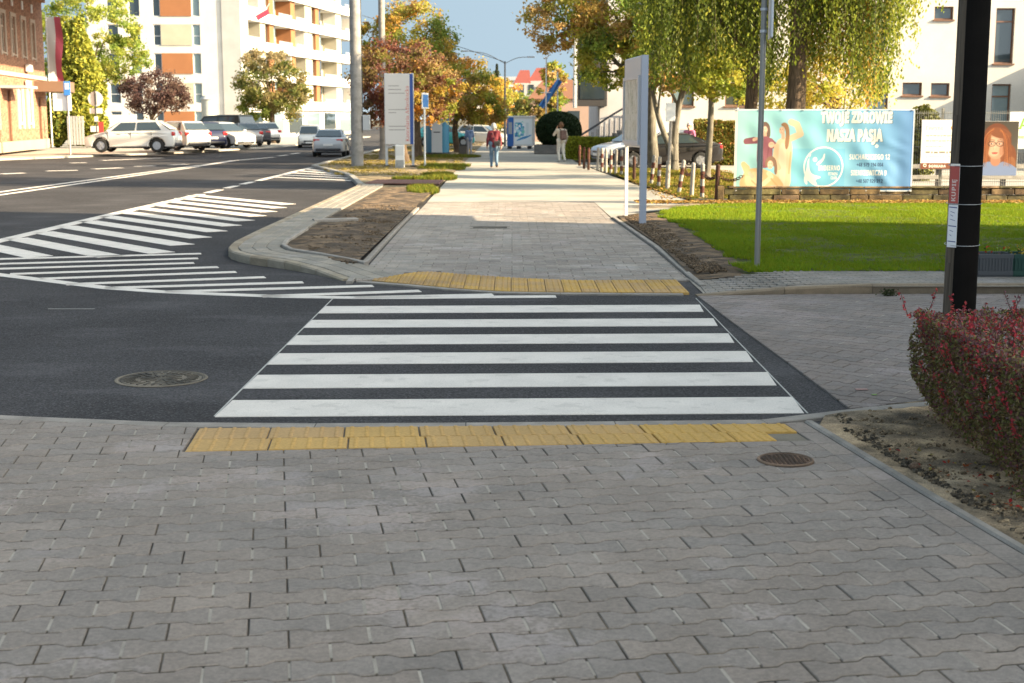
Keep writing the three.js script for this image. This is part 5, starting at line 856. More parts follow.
{
  const words = (c, x, y, w, h, col, s) => { c.fillStyle = col; let q = x, i = 0; while (q < x + w) { const l = (0.3 + hash(i++, y, s)) * h * 1.6; c.fillRect(q, y + h * 0.2 * hash(i, y, s + 1), Math.min(l, x + w - q), h * 0.62); q += l + h * 0.35; } };
  const pa = thing('white_notice_board', 'white notice board with pale lettering and a brown strip, left of the dark pole', 'notice board', [9.82, 1.4, FZ + 0.09]);
  const t = canvasTex(512, 660, (c, w, h) => { c.fillStyle = '#f7f1e6'; c.fillRect(0, 0, w, h); c.fillStyle = '#d9a36a'; c.font = '64px serif'; c.fillText('Festyno', 50, 130); c.strokeStyle = '#e0862c'; c.lineWidth = 14; c.beginPath(); c.arc(430, 105, 34, 0.8, 5.2); c.stroke(); words(c, 60, 200, 380, 26, '#9a9088', 1); words(c, 60, 270, 400, 26, '#9a9088', 2); words(c, 60, 350, 230, 22, '#b0a79c', 3); words(c, 60, 420, 400, 42, '#8c8378', 4); words(c, 60, 490, 350, 18, '#b8afa4', 5); c.fillStyle = '#7d4a35'; c.fillRect(0, 580, w, 80); c.fillStyle = '#fff6ea'; c.font = 'bold 50px sans-serif'; c.fillText('BORKADA', 110, 640); c.lineWidth = 9; c.strokeStyle = '#fff6ea'; c.beginPath(); c.arc(60, 612, 18, 0, 7); c.stroke(); });
  const bx = mesh('panel', box(-0.44, 0.44, -0.56, 0.56, -0.02, 0), M.white, pa); mesh('print', new THREE.PlaneGeometry(0.87, 1.11).translate(0, 0, 0.004), std(lin(1, 1, 1), 0.6, { map: t }), pa);
  const pb = thing('portrait_poster', 'poster of a red-haired woman with glasses on the mesh fence', 'poster', [11.1, 1.31, FZ + 0.1]);
  const tp = canvasTex(600, 780, (c, w, h) => {
    const ell = (x, y, a, b, col, r = 0) => { c.fillStyle = col; c.beginPath(); c.ellipse(x, y, a, b, r, 0, 7); c.fill(); };
    const soft = (x, y, a, b, col, r = 0, s = 26) => { c.save(); c.shadowColor = col; c.shadowBlur = s; ell(x, y, a, b, col, r); c.restore(); };
    let g = c.createLinearGradient(0, 0, w, h); g.addColorStop(0, '#403a32'); g.addColorStop(0.5, '#554d43'); g.addColorStop(1, '#77716a'); c.fillStyle = g; c.fillRect(0, 0, w, h);
    soft(300, 300, 205, 270, '#7c4124'); soft(130, 470, 110, 150, '#9a5a33'); soft(480, 520, 105, 190, '#8a4c2a'); soft(90, 540, 70, 90, '#b37a50'); soft(520, 620, 60, 110, '#a66a42');
    c.save(); c.shadowColor = '#8fa3c9'; c.shadowBlur = 14; c.fillStyle = '#8a9cc4'; c.beginPath(); c.moveTo(-20, h + 20); c.lineTo(-20, 650); c.quadraticCurveTo(130, 590, 220, 580); c.quadraticCurveTo(300, 640, 400, 580); c.quadraticCurveTo(520, 600, 620, 700); c.lineTo(620, h + 20); c.fill(); c.restore();
    soft(300, 560, 70, 80, '#c98d6e'); soft(300, 350, 132, 192, '#d7a383'); soft(275, 360, 92, 145, '#e8bd9d', 0, 40); soft(380, 400, 30, 90, '#c98f6f', 0.1, 30); soft(345, 168, 160, 70, '#8f5230', 0.25); soft(185, 330, 26, 190, '#9c6038', 0.12); soft(432, 350, 30, 215, '#84492a', -0.08);
    for (const x of [238, 352]) { soft(x, 318, 34, 20, '#c89374', 0, 14); ell(x, 322, 22, 10, '#efe3da'); ell(x - 4, 322, 10, 10, '#43322c'); c.strokeStyle = '#2f1d1b'; c.lineWidth = 8; c.beginPath(); c.ellipse(x, 322, 50, 36, 0, 0, 7); c.stroke(); c.strokeStyle = '#8f5a3c'; c.lineWidth = 9; c.beginPath(); c.moveTo(x - 40, 276); c.quadraticCurveTo(x, 256, x + 40, 274); c.stroke(); }
    c.strokeStyle = '#2f1d1b'; c.lineWidth = 7; c.beginPath(); c.moveTo(288, 316); c.lineTo(302, 316); c.stroke(); soft(283, 395, 16, 9, '#c88a6b', 0, 10); soft(284, 380, 9, 34, '#f2c9aa', 0, 14); ell(285, 452, 44, 9, '#a8413c'); ell(285, 461, 36, 10, '#c25a52'); 
    for (let i = 0; i < 90; i++) { c.strokeStyle = ['rgba(226,146,86,0.4)', 'rgba(100,44,18,0.4)', 'rgba(190,100,50,0.4)'][i % 3]; c.lineWidth = 2 + 3 * hash(i, 2); const s = i % 2 ? 1 : -1, x = 300 + s * (118 + 90 * hash(i, 7)); c.beginPath(); c.moveTo(300 + s * 40, 90 + 60 * hash(i, 5)); c.bezierCurveTo(x, 170, x + s * 16 * Math.sin(i), 330, x + s * 40 * Math.sin(i * 1.7), 560 + 110 * hash(i, 3)); c.stroke(); }
  });
  mesh('panel', box(-0.5, 0.5, -0.62, 0.62, -0.02, 0), M.white, pb); mesh('print', new THREE.PlaneGeometry(0.99, 1.23).translate(0, 0, 0.004), std(lin(0.72, 0.72, 0.72), 0.5, { map: tp }), pb);
  const pc = thing('green_lettered_banner', 'white banner with green letters at the right edge of the fence', 'banner', [12.3, 1.72, FZ + 0.03]);
  const tg = canvasTex(512, 256, (c, w, h) => { c.fillStyle = '#f4f2e6'; c.fillRect(0, 0, w, h); c.fillStyle = '#7fae4a'; c.font = 'bold 110px sans-serif'; c.fillText('AKADEMIA', 60, 120); words(c, 60, 165, 400, 34, '#9aa78c', 3); });
  mesh('cloth', box(-0.9, 0.9, -0.42, 0.42, -0.012, 0), M.white, pc); mesh('print', new THREE.PlaneGeometry(1.78, 0.82).translate(0, 0, 0.004), std(lin(1, 1, 1), 0.6, { map: tg }), pc);
}

// ───────── signs, posts, poles ─────────
{ // information case edge-on beside the path
  const A = [2.268, -27.9], B = [2.412, -25.9];
  const dx = B[0] - A[0], dz = B[1] - A[1], L = Math.hypot(dx, dz), s = thing('information_board', 'aluminium information case on two posts, seen nearly edge-on beside the path', 'information board', [A[0], 0.08, A[1]], Math.atan2(-dz, dx));
  const alu = std(lin(0.58, 0.58, 0.60), 0.45, { metalness: 0.35 }), blue = std(lin(0.36, 0.40, 0.50), 0.5, { metalness: 0.2 });
  const y0 = 1.38, y1 = 3.05, t = 0.07;
  mesh('post', box(-0.05, 0.03, 0, y0, -0.03, 0.03), M.white, s); mesh('post', box(L - 0.05, L + 0.05, 0, y1, -0.06, 0.06), blue, s);
  mesh('case', rbox(L - 0.06, y1 - y0, 0.13, 0.03, L / 2 - 0.03, (y0 + y1) / 2, 0), alu, s);
  mesh('frame', merge([box(0.04, L - 0.1, y1 - 0.42, y1 - 0.36, 0.066, 0.1), box(0.04, L - 0.1, y0 + 0.05, y0 + 0.12, 0.066, 0.1), box(0.04, 0.12, y0 + 0.12, y1 - 0.42, 0.066, 0.1), box(L - 0.2, L - 0.1, y0 + 0.12, y1 - 0.42, 0.066, 0.1)]), alu, s);
  const pt = canvasTex(256, 256, (c, w, h) => { c.fillStyle = '#cfc8ba'; c.fillRect(0, 0, w, h); for (let i = 0; i < 90; i++) { c.strokeStyle = ['#f1ece2', '#9a937f', '#7d8560', '#b9ad95'][i % 4]; c.lineWidth = 2 + 6 * hash(i, 3); c.beginPath(); const x = w * hash(i, 1), y = h * hash(i, 2); c.moveTo(x, y); c.quadraticCurveTo(x + 30 * (hash(i, 4) - 0.5), y + 30, x + 50 * (hash(i, 5) - 0.5), y + 70 * hash(i, 6)); c.stroke(); } });  // poster drawn as pale and olive strokes, like reflections in crinkled glass
  mesh('poster', box(0.12, L - 0.2, y0 + 0.12, y1 - 0.42, 0.0665, 0.075), std(lin(1, 1, 1), 0.35, { map: (() => { pt.wrapS = pt.wrapT = THREE.RepeatWrapping; return pt; })() }), s);
}
{ // galvanised sign post by the lawn, its sign seen edge-on at the top
  const p = [3.169, -18.033], s = thing('sign_post', 'slim galvanised post on the lawn in front of the blue banner', 'sign post', [p[0], 0.1, p[1]]);
  mesh('pole', tube([0, -0.05, 0], [0.0, 4.4, 0], 0.036, 0.036, 14), std(lin(0.30, 0.29, 0.27), 0.5, { metalness: 0.6 }), s);
  mesh('sign_plate', rbox(0.62, 0.95, 0.03, 0.015, 0, 0, 0).rotateY(1.45).translate(0.085, 3.36, 0.02), std(lin(0.6, 0.63, 0.68), 0.4, { metalness: 0.3 }), s);
  for (const y of [2.98, 3.25, 3.7]) mesh('clamp', new THREE.CylinderGeometry(0.046, 0.046, 0.035, 12).translate(0, y, 0), M.steel, s);
}
{ // dark utility pole beside the hedge
  const px = 3.091, p = thing('utility_pole', 'thick black tarred utility pole behind the red hedge', 'pole', [px, 0.02, -9.6]);
  mesh('wooden_shaft', uvm(new THREE.CylinderGeometry(0.092, 0.108, 7, 20).translate(0, 3.4, 0)), std(lin(0.26, 0.2, 0.145), 0.9, { map: woodTex, bumpMap: woodTex, bumpScale: 0.004 }), p);
  const sh = new THREE.CylinderGeometry(0.098, 0.114, 7, 20, 1, true, -0.75, 3.4).translate(0, 3.4, 0), sh2 = new THREE.CylinderGeometry(0.093, 0.109, 7, 20, 1, true, -0.75, 3.4).translate(0, 3.4, 0);
  mesh('tar_coat', uvm(merge([sh, sh2])), phys(lin(0.012, 0.01, 0.009), 0.85, { specularIntensity: 0.25, side: THREE.DoubleSide, map: grainTex, bumpMap: woodTex, bumpScale: 0.002 }), p);
  const rt = canvasTex(128, 384, (c, w, h) => { c.fillStyle = '#b3544d'; c.fillRect(0, 0, w, h); c.fillStyle = '#efe6dd'; c.fillRect(0, 0, w, 20); c.save(); c.translate(100, 370); c.rotate(-Math.PI / 2); c.font = 'bold 78px sans-serif'; c.fillStyle = '#d9c9c0'; c.fillText('KUPIĘ', 0, -12, 330); c.restore(); });
  const wt = canvasTex(128, 384, (c, w, h) => { c.fillStyle = '#e6e6ea'; c.fillRect(0, 0, w, h); c.strokeStyle = '#35407a'; c.lineWidth = 8; for (const y of [20, 190, 330]) { c.beginPath(); c.moveTo(8, y); c.lineTo(120, y + 4); c.stroke(); } c.lineWidth = 4; for (const [y, l] of [[60, 60], [90, 40], [130, 70], [230, 50], [270, 30]]) { c.beginPath(); c.moveTo(30, y); c.lineTo(30 + l, y + 12); c.stroke(); } });
  const wires = thing('pole_notices', 'red and white paper notices wired to the dark pole', 'notice', [px, 0.02, -9.6]);
  const plate = (y0, y1, t, r) => { const a = mesh('notice', uvm(rbox(0.068, y1 - y0, 0.004, 0.002)), M.white, wires); a.position.set(-0.092, (y0 + y1) / 2, 0.064); a.rotation.y = r; const b2 = mesh('print', new THREE.PlaneGeometry(0.066, y1 - y0 - 0.004), std(lin(1, 1, 1), 0.6, { map: t }), a); b2.position.z = 0.0035; };
  plate(1.406, 1.674, rt, -0.72); plate(1.108, 1.399, wt, -0.78);
  for (const y of [1.664, 1.406, 1.125]) mesh('wire', new THREE.TorusGeometry(0.116, 0.0022, 5, 28).rotateX(Math.PI / 2 + 0.04).translate(0, y, 0), M.steel, wires);
}
{ // law office board
  const Z = 57, x0 = -5.122, x1 = -3.937, yb = 0.885, yt = 3.699, cx = (x0 + x1) / 2, w = x1 - x0, s = thing('law_office_sign', 'tall grey board with red vertical lettering and a navy edge', 'sign', [cx, 0.06, -Z], 0.06);
  const t = canvasTex(340, 800, (c, W, H) => { c.fillStyle = '#c9c6c4'; c.fillRect(0, 0, W, H); const bar = (x, y, l) => { c.fillStyle = '#8b8786'; let q = x; let i = 0; while (q < x + l) { const k = 6 + 10 * hash(i++, y); c.fillRect(q, y, k, 11); q += k + 3; } }; bar(40, 130, 120); bar(40, 172, 140); bar(40, 214, 190); bar(40, 400, 210); bar(40, 434, 90); bar(40, 590, 200); bar(40, 630, 190); c.fillStyle = '#2d4a8f'; c.fillRect(W - 40, 0, 40, H); c.save(); c.translate(288, 770); c.rotate(-Math.PI / 2); c.fillStyle = '#bd4640'; c.font = '58px serif'; c.fillText('Kancelaria Adwokacka', 0, 0, 740); c.restore(); });
  mesh('board', rbox(w, yt - yb, 0.16, 0.03, 0, (yt + yb) / 2, 0), tint(M.grey, 0.5, 0.5, 0.52), s); mesh('print', new THREE.PlaneGeometry(w * 0.94, yt - yb - 0.03).translate(0, (yt + yb) / 2, 0.083), std(lin(1, 1, 1), 0.5, { map: t }), s);
  for (const x of [-w / 2 + 0.06, w / 2 - 0.06]) { mesh('post', box(x - 0.05, x + 0.05, 0, yt + 0.02, -0.2, -0.085), M.steel, s); mesh('foot', box(x - 0.12, x + 0.12, 0, 0.05, -0.26, -0.02), M.dark, s); }
  const cb = thing('utility_cabinet', 'small white utility cabinet in front of the law office board', 'cabinet', [-4.429, 0.06, -55.8]);
  mesh('casing', rbox(0.36, 0.9, 0.22, 0.02, 0, 0.45, 0), M.white, cb); mesh('door', rbox(0.3, 0.36, 0.012, 0.005, 0, 0.66, 0.114), tint(M.white, 0.66, 0.66, 0.65), cb); mesh('plinth', box(-0.16, 0.16, -0.02, 0.3, -0.1, 0.116), tint(M.kerb, 0.55, 0.54, 0.52), cb);
  const sp = thing('street_sign', 'thin post with a narrow blue and white sign beside the law office board', 'sign', [-3.517, 0.06, -57]);
  mesh('pole', tube([0, 0, 0], [0, 2.95, 0], 0.04), M.white, sp); mesh('plate', rbox(0.62, 0.62, 0.03, 0.02, 0, 2.62, 0).rotateY(1.2).translate(0.03, 0, 0.05), M.white, sp); mesh('blue_field', rbox(0.5, 0.5, 0.02, 0.02, 0, 2.62, 0.02).rotateY(1.2).translate(0.03, 0, 0.05), std(lin(0.06, 0.2, 0.5), 0.5), sp);
  const cp = thing('concrete_lamp_pole', 'thick concrete lamp pole with a grey box beside the road', 'pole', [-6.246, 0.06, -57]);
  mesh('shaft', uvm(new THREE.CylinderGeometry(0.19, 0.25, 12, 18).translate(0, 6, 0)), tint(M.kerb, 0.42, 0.40, 0.38), cp); mesh('box', rbox(0.3, 0.62, 0.24, 0.03, 0.4, 1.75, 0.05), M.grey, cp); mesh('bracket', box(0.2, 0.3, 1.6, 1.9, -0.03, 0.06), M.dark, cp); mesh('cable', tube([0.24, 1.9, 0.0], [0.215, 8, 0], 0.025), M.black, cp);
  const p2 = thing('concrete_pole', 'slimmer concrete pole rising behind the red tree', 'pole', [-6.098, 0.06, -67]); mesh('shaft', uvm(new THREE.CylinderGeometry(0.12, 0.18, 13, 14).translate(0, 6.5, 0)), tint(M.kerb, 0.45, 0.41, 0.36), p2); mesh('collar', new THREE.CylinderGeometry(0.2, 0.24, 0.4, 14).translate(0, 0.2, 0), M.kerb, p2);
}
{ // blue and white pillar, bin
  const k = thing('information_pillar', 'blue and white six-sided pillar at the left edge of the path', 'pillar', [-3.957, 0.06, -75]);
  const blue = std(lin(0.05, 0.22, 0.36), 0.5);
  mesh('body', new THREE.CylinderGeometry(0.62, 0.62, 1.75, 6).rotateY(Math.PI / 6).translate(0, 1.0, 0), blue, k); mesh('panel', rbox(0.56, 1.72, 0.06, 0.02, 0, 1.0, 0.53), tint(M.white, 0.66, 0.67, 0.7), k); mesh('base', new THREE.CylinderGeometry(0.66, 0.68, 0.14, 6).rotateY(Math.PI / 6).translate(0, 0.07, 0), M.dark, k); mesh('roof', new THREE.ConeGeometry(0.7, 0.25, 6).rotateY(Math.PI / 6).translate(0, 2.0, 0), blue, k); mesh('caption', box(-0.18, 0.18, 1.18, 1.23, 0.561, 0.566), M.dark, k);
  const bin = thing('litter_bin', 'square dark litter bin beside the person in blue', 'bin', [-2.637, 0.04, -76]);
  mesh('tub', rbox(0.42, 0.5, 0.4, 0.03, 0, 0.27, 0), std(lin(0.12, 0.1, 0.085), 0.8), bin); mesh('rim', rbox(0.46, 0.05, 0.44, 0.02, 0, 0.53, 0), M.dark, bin); mesh('opening', box(-0.16, 0.16, 0.545, 0.56, -0.14, 0.14), M.black, bin);
  const ic = thing('vending_cabin', 'small white and blue vending cabin at the end of the path', 'kiosk', [0.586, 0.03, -92], -0.12);
  const wt = canvasTex(256, 300, (c, w, h) => { c.fillStyle = '#eef4f6'; c.fillRect(0, 0, w, h); c.fillStyle = '#4aa6cf'; c.fillRect(10, 40, 130, 160); for (let i = 0; i < 60; i++) { c.fillStyle = ['#bfe6f2', '#2d7fc0', '#7fd0c8', '#ffffff'][i % 4]; c.beginPath(); c.ellipse(10 + 130 * hash(i, 1), 40 + 160 * hash(i, 2), 5 + 14 * hash(i, 3), 4 + 22 * hash(i, 4), hash(i, 5) * 3, 0, 7); c.fill(); } c.fillStyle = '#3c93cc'; for (let i = 0; i < 4; i++) { c.beginPath(); c.ellipse(90 + i * 35, 235 - i * 8, 60, 9, -0.4, 0, 7); c.fill(); } c.fillStyle = '#d9e6ea'; c.fillRect(170, 40, 40, 160); });
  mesh('body', rbox(1.7, 1.85, 1.3, 0.04, 0, 1.1, 0), M.white, ic); mesh('front_print', new THREE.PlaneGeometry(1.15, 1.6).translate(0.2, 1.1, 0.655), std(lin(1, 1, 1), 0.5, { map: wt }), ic); mesh('blue_column', rbox(0.42, 1.87, 0.1, 0.02, -0.62, 1.1, 0.64), std(lin(0.03, 0.14, 0.45), 0.5), ic); mesh('door', box(-0.74, -0.5, 0.95, 1.7, 0.69, 0.71), M.grey, ic); mesh('roof', rbox(1.8, 0.1, 1.4, 0.03, 0, 2.06, 0), M.white, ic);
  for (const x of [-0.7, -0.1, 0.6]) mesh('support', rbox(0.26, 0.2, 0.5, 0.04, x, 0.1, 0.3), M.dark, ic);
}
{ // street lamp with two arms, wires, flagpoles
  const sl = thing('street_lamp', 'tall thin street lamp with two raised arms at the end of the path', 'street lamp', [-0.49, 0.0, -99]);
  const lampM = std(lin(0.2, 0.18, 0.16), 0.7), top = 5.838;
  mesh('pole', tube([0, 0, 0], [0, top, 0], 0.1, 0.05), lampM, sl);
  for (const [x, y] of [[-2.6, 0.75], [1.6, 0.35]]) { const a = mesh('arm', curve([[0, top - 0.1, 0], [x * 0.5, top + y * 0.75, 0], [x, top + y, 0]], 0.025, 12, 6), lampM, sl); mesh('lantern', rbox(0.55, 0.1, 0.22, 0.04, x + Math.sign(x) * 0.2, top + y, 0), M.grey, a); }
  const wr = thing('overhead_wire', 'thin overhead wire running from the street lamp to the left', 'wire', [-0.486, top, -99]); mesh('strand', curve([[0, 0, 0], [-4, 1.2, 3], [-9, 2.6, 8]], 0.02, 14, 4), M.dark, wr); mesh('clamp', new THREE.SphereGeometry(0.06, 8, 6), M.dark, wr);
  const p3 = thing('wooden_pole', 'short far wooden pole right behind the street lamp', 'pole', [-0.406, 0, -128]); mesh('shaft', tube([0, 0, 0], [0, 5.6, 0], 0.14, 0.1), M.bark, p3); mesh('cross_arm', box(-0.5, 0.5, 5.2, 5.3, -0.05, 0.05), M.bark, p3);
  const fp = thing('flagpole', 'white flagpole without a flag left of the blue flag', 'flagpole', [2.065, 0.02, -86]); mesh('pole', tube([0, 0, 0], [0, 5.571, 0], 0.06, 0.04, 10), M.white, fp); mesh('knob', new THREE.SphereGeometry(0.09, 10, 8).translate(0, 5.571, 0), M.white, fp); mesh('base', box(-0.15, 0.15, 0, 0.2, -0.15, 0.15), M.kerb, fp); mesh('cross_bar', tube([-0.35, 3.5, 0], [0.3, 3.5, 0], 0.025), M.white, fp);
  const bf = thing('blue_flag', 'blue flag drooping from a pole behind the round bush', 'flag', [2.828, 0.02, -88]); mesh('pole', tube([0, 0, 0], [0, 4.806, 0], 0.06, 0.045, 10), M.white, bf);
  const g = new THREE.PlaneGeometry(0.36, 2.0, 8, 20), p = g.attributes.position; for (let i = 0; i < p.count; i++) p.setZ(i, 0.09 * Math.sin(p.getX(i) * 22 + p.getY(i) * 3)); g.rotateZ(-0.62).translate(-0.45, 3.468, 0.12); g.computeVertexNormals(); mesh('cloth', g, std(lin(0.09, 0.26, 0.62), 0.8, { side: THREE.DoubleSide }), bf);
  const pl = thing('planter', 'low grey planter under the round clipped bush', 'planter', [2.685, 0.02, -79]); mesh('tub', rbox(2.9, 0.5, 1.9, 0.06, 0, 0.25, 0), tint(M.kerb, 0.33, 0.31, 0.29), pl); mesh('earth', box(-1.3, 1.3, 0.5, 0.52, -0.8, 0.8), M.soil, pl);
}
{ // left bank of the road: flag, signs
  const f = thing('red_white_flag', 'long red and white banner flag beside the brick house', 'flag', [-28.623, LEVEL, -88]);
  const yt = 8.123 - LEVEL, yb = 4.077 - LEVEL; mesh('pole', tube([0, 0, 0], [0, yt + 0.1, 0], 0.05, 0.04, 8), M.white, f);
  for (const [a, b, m, n] of [[0.03, 0.5, M.white, 'white_band'], [0.5, 0.92, std(lin(0.62, 0.12, 0.17), 0.8, { side: THREE.DoubleSide }), 'red_band']]) { const g = new THREE.PlaneGeometry(b - a, yt - yb, 4, 24), p = g.attributes.position; for (let i = 0; i < p.count; i++) { const x = p.getX(i) + (a + b) / 2, y = p.getY(i); p.setZ(i, 0.12 * x * Math.sin(y * 2.2 + x * 4)); p.setX(i, p.getX(i) + (a + b) / 2 + 0.06 * x * Math.sin(y * 1.7)); } g.translate(0, (yt + yb) / 2 - 0.12 * 0, 0); g.computeVertexNormals(); const mm = m.clone(); mm.side = THREE.DoubleSide; mesh(n, g, mm, f); }
  const s = thing('blue_road_sign', 'narrow blue and white road sign on a post in front of the brick house', 'road sign', [-21.576, LEVEL, -69]);
  mesh('post', tube([0, 0, 0], [0, 3.5, 0], 0.04), M.steel, s); mesh('plate', rbox(0.32, 0.68, 0.03, 0.02, 0, 3.2, 0.05), std(lin(0.05, 0.22, 0.6), 0.5), s); mesh('white_panel', rbox(0.2, 0.3, 0.01, 0.01, 0, 3.3, 0.07), M.white, s); mesh('second_plate', rbox(0.9, 0.85, 0.02, 0.02, -0.3, 2.55, -0.06), M.white, s);
  const r = thing('round_road_sign', 'round road sign seen from behind, above the white hatchback', 'road sign', [-24.641, LEVEL, -84]);
  mesh('post', tube([0, 0, 0.03], [0, 3.4, 0.03], 0.04), M.dark, r); mesh('disc', new THREE.CylinderGeometry(0.44, 0.44, 0.025, 28).rotateX(Math.PI / 2).translate(0, 2.9, -0.03), M.white, r); mesh('plate', rbox(0.75, 0.32, 0.02, 0.02, 0, 2.2, -0.03), M.white, r); mesh('small_plate', rbox(0.22, 0.3, 0.02, 0.01, 0.02, 1.72, 0.09), M.white, r); mesh('bracket', box(-0.06, 0.06, 2.55, 3.25, -0.015, 0.0), M.dark, r);
  const b = thing('red_white_marker', 'small red and white marker board behind the white hatchback', 'road sign', [-25.084, LEVEL, -86]); mesh('post', tube([0, 0, 0], [0, 1.6, 0], 0.03), M.steel, b); mesh('red_panel', box(0.0, 0.28, 0.9, 1.55, 0.03, 0.06), std(lin(0.55, 0.05, 0.05), 0.6), b); mesh('white_panel', box(-0.5, -0.005, 0.95, 1.3, 0.03, 0.06), M.white, b);
  const gate = thing('grey_gate', 'pale grey garden gate right of the brick house', 'gate', [-27.746, LEVEL, -90]); for (let i = 0; i < 6; i++) mesh('slat', box(-0.5 + i * 0.18, -0.36 + i * 0.18, 0.1, 1.9, 0, 0.03), tint(M.grey, 0.5, 0.5, 0.5), gate); mesh('rail', merge([box(-0.55, 0.6, 0.3, 0.38, -0.04, -0.005), box(-0.55, 0.6, 1.5, 1.58, -0.04, -0.005)]), M.grey, gate);
}
{ // red and white bollards with chains, small parking sign
  const red = std(lin(0.26, 0.085, 0.055), 0.8, { map: soilTex }), wh = std(lin(0.52, 0.47, 0.41), 0.75, { map: grainTex }), rust = std(lin(0.15, 0.06, 0.035), 0.85, { map: soilTex });
  const B = [[[4.724, -32.435], 0.86, 'plain rust-brown bollard nearest the banner', 0, 0.02], [[4.604, -34.043], 0.84, 'upright red and white bollard, second from the banner', 1, 0], [[4.487, -35.13], 0.82, 'greyish white bollard, third from the banner', 2, 0.04], [[4.36, -36.773], 0.84, 'leaning red and white bollard, fourth from the banner', 1, 0.14], [[4.163, -39.975], 0.84, 'red and white bollard just left of the parking sign', 1, 0.03], [[4.097, -41.478], 0.84, 'tilted red and white bollard right of the information case', 1, 0.1], [[4.058, -43.438], 0.84, 'red and white bollard behind the blue-grey post of the case', 1, 0], [[3.855, -44.488], 0.72, 'short dark bollard seen between the legs of the information case', 0, 0], [[3.761, -48.384], 0.84, 'red and white bollard just left of the information case', 1, 0], [[3.625, -49.246], 0.84, 'white-topped bollard, second left of the information case', 2, 0.02], [[3.516, -50.139], 0.82, 'red and white bollard, third left of the information case', 1, 0], [[3.419, -51.254], 0.82, 'pale bollard, fourth left of the information case', 2, 0], [[3.341, -52.32], 0.82, 'red and white bollard, fifth left of the information case', 1, 0], [[3.235, -53.329], 0.82, 'pale bollard, sixth left of the information case', 2, 0.03], [[2.928, -53.952], 0.8, 'red bollard, third from the person in beige', 3, 0], [[2.821, -55.245], 0.8, 'red bollard, second from the person in beige', 3, 0], [[2.807, -58.637], 0.8, 'red bollard nearest the person in beige', 3, 0]];
  const tops = [];
  B.forEach(([p, h, label, kind, lean]) => {
    const b = thing('bollard', label, 'bollard', [p[0], 0.04, p[1]], 0, 'bollards along the path'); b.rotation.z = -lean;
    const cols = kind === 0 ? [rust] : kind === 3 ? [red, rust] : kind === 2 ? [wh] : [wh, red, wh, red, wh];
    const n = cols.length; for (let i = 0; i < n; i++) mesh('band', new THREE.CylinderGeometry(0.052, 0.052, h / n, 12).translate(0, h * (n - 0.5 - i) / n, 0), cols[i], b);
    mesh('cap', new THREE.SphereGeometry(0.052, 12, 6, 0, 7, 0, 1.57).translate(0, h, 0), cols[0], b); mesh('eye', new THREE.TorusGeometry(0.025, 0.008, 5, 10).translate(0.06, h - 0.12, 0), rust, b);
    tops.push([p[0] + h * lean, h - 0.1, p[1]]);
  });
  for (const [i, j, l] of [[0, 1, 'sagging chain between the brown bollard and its neighbour'], [2, 3, 'sagging chain between the white and the leaning bollard']]) { const a = tops[i], b = tops[j], c = thing('bollard_chain', l, 'chain', [a[0], a[1], a[2]]); const q = [b[0] - a[0], b[1] - a[1], b[2] - a[2]]; for (let k = 0; k < 22; k++) { const t = (k + 0.5) / 22, y = q[1] * t - 0.28 * 4 * t * (1 - t) * 0.6; mesh('link', new THREE.TorusGeometry(0.03, 0.007, 4, 8).scale(1.5, 1, 1).rotateX(k % 2 ? 1.57 : 0).translate(q[0] * t, y, q[2] * t), rust, c); } }
  { const c = thing('bollard_chain', 'chain from the brown bollard back to the wall end', 'chain', [tops[0][0], tops[0][1], tops[0][2]]); for (let k = 0; k < 18; k++) { const t = (k + 0.5) / 18; mesh('link', new THREE.TorusGeometry(0.03, 0.007, 4, 8).scale(1.5, 1, 1).rotateX(k % 2 ? 1.57 : 0).translate(0.55 * t, -0.05 - 0.5 * t * (1 - t), 0.2 * t), rust, c); } }
  const p = [4.309, -38.848], s = thing('parking_sign', 'slim white post with a small white sign among the bollards', 'sign', [p[0], 0.04, p[1]]);
  mesh('post', tube([0.0, 0, 0], [0.06, 2.35, 0], 0.045), wh, s); mesh('plate', rbox(0.26, 0.5, 0.03, 0.02, 0.03, 2.12, 0.06), M.white, s); mesh('foot', tube([-0.03, 0, 0.02], [0.0, 0.8, 0.02], 0.06), wh, s);
}
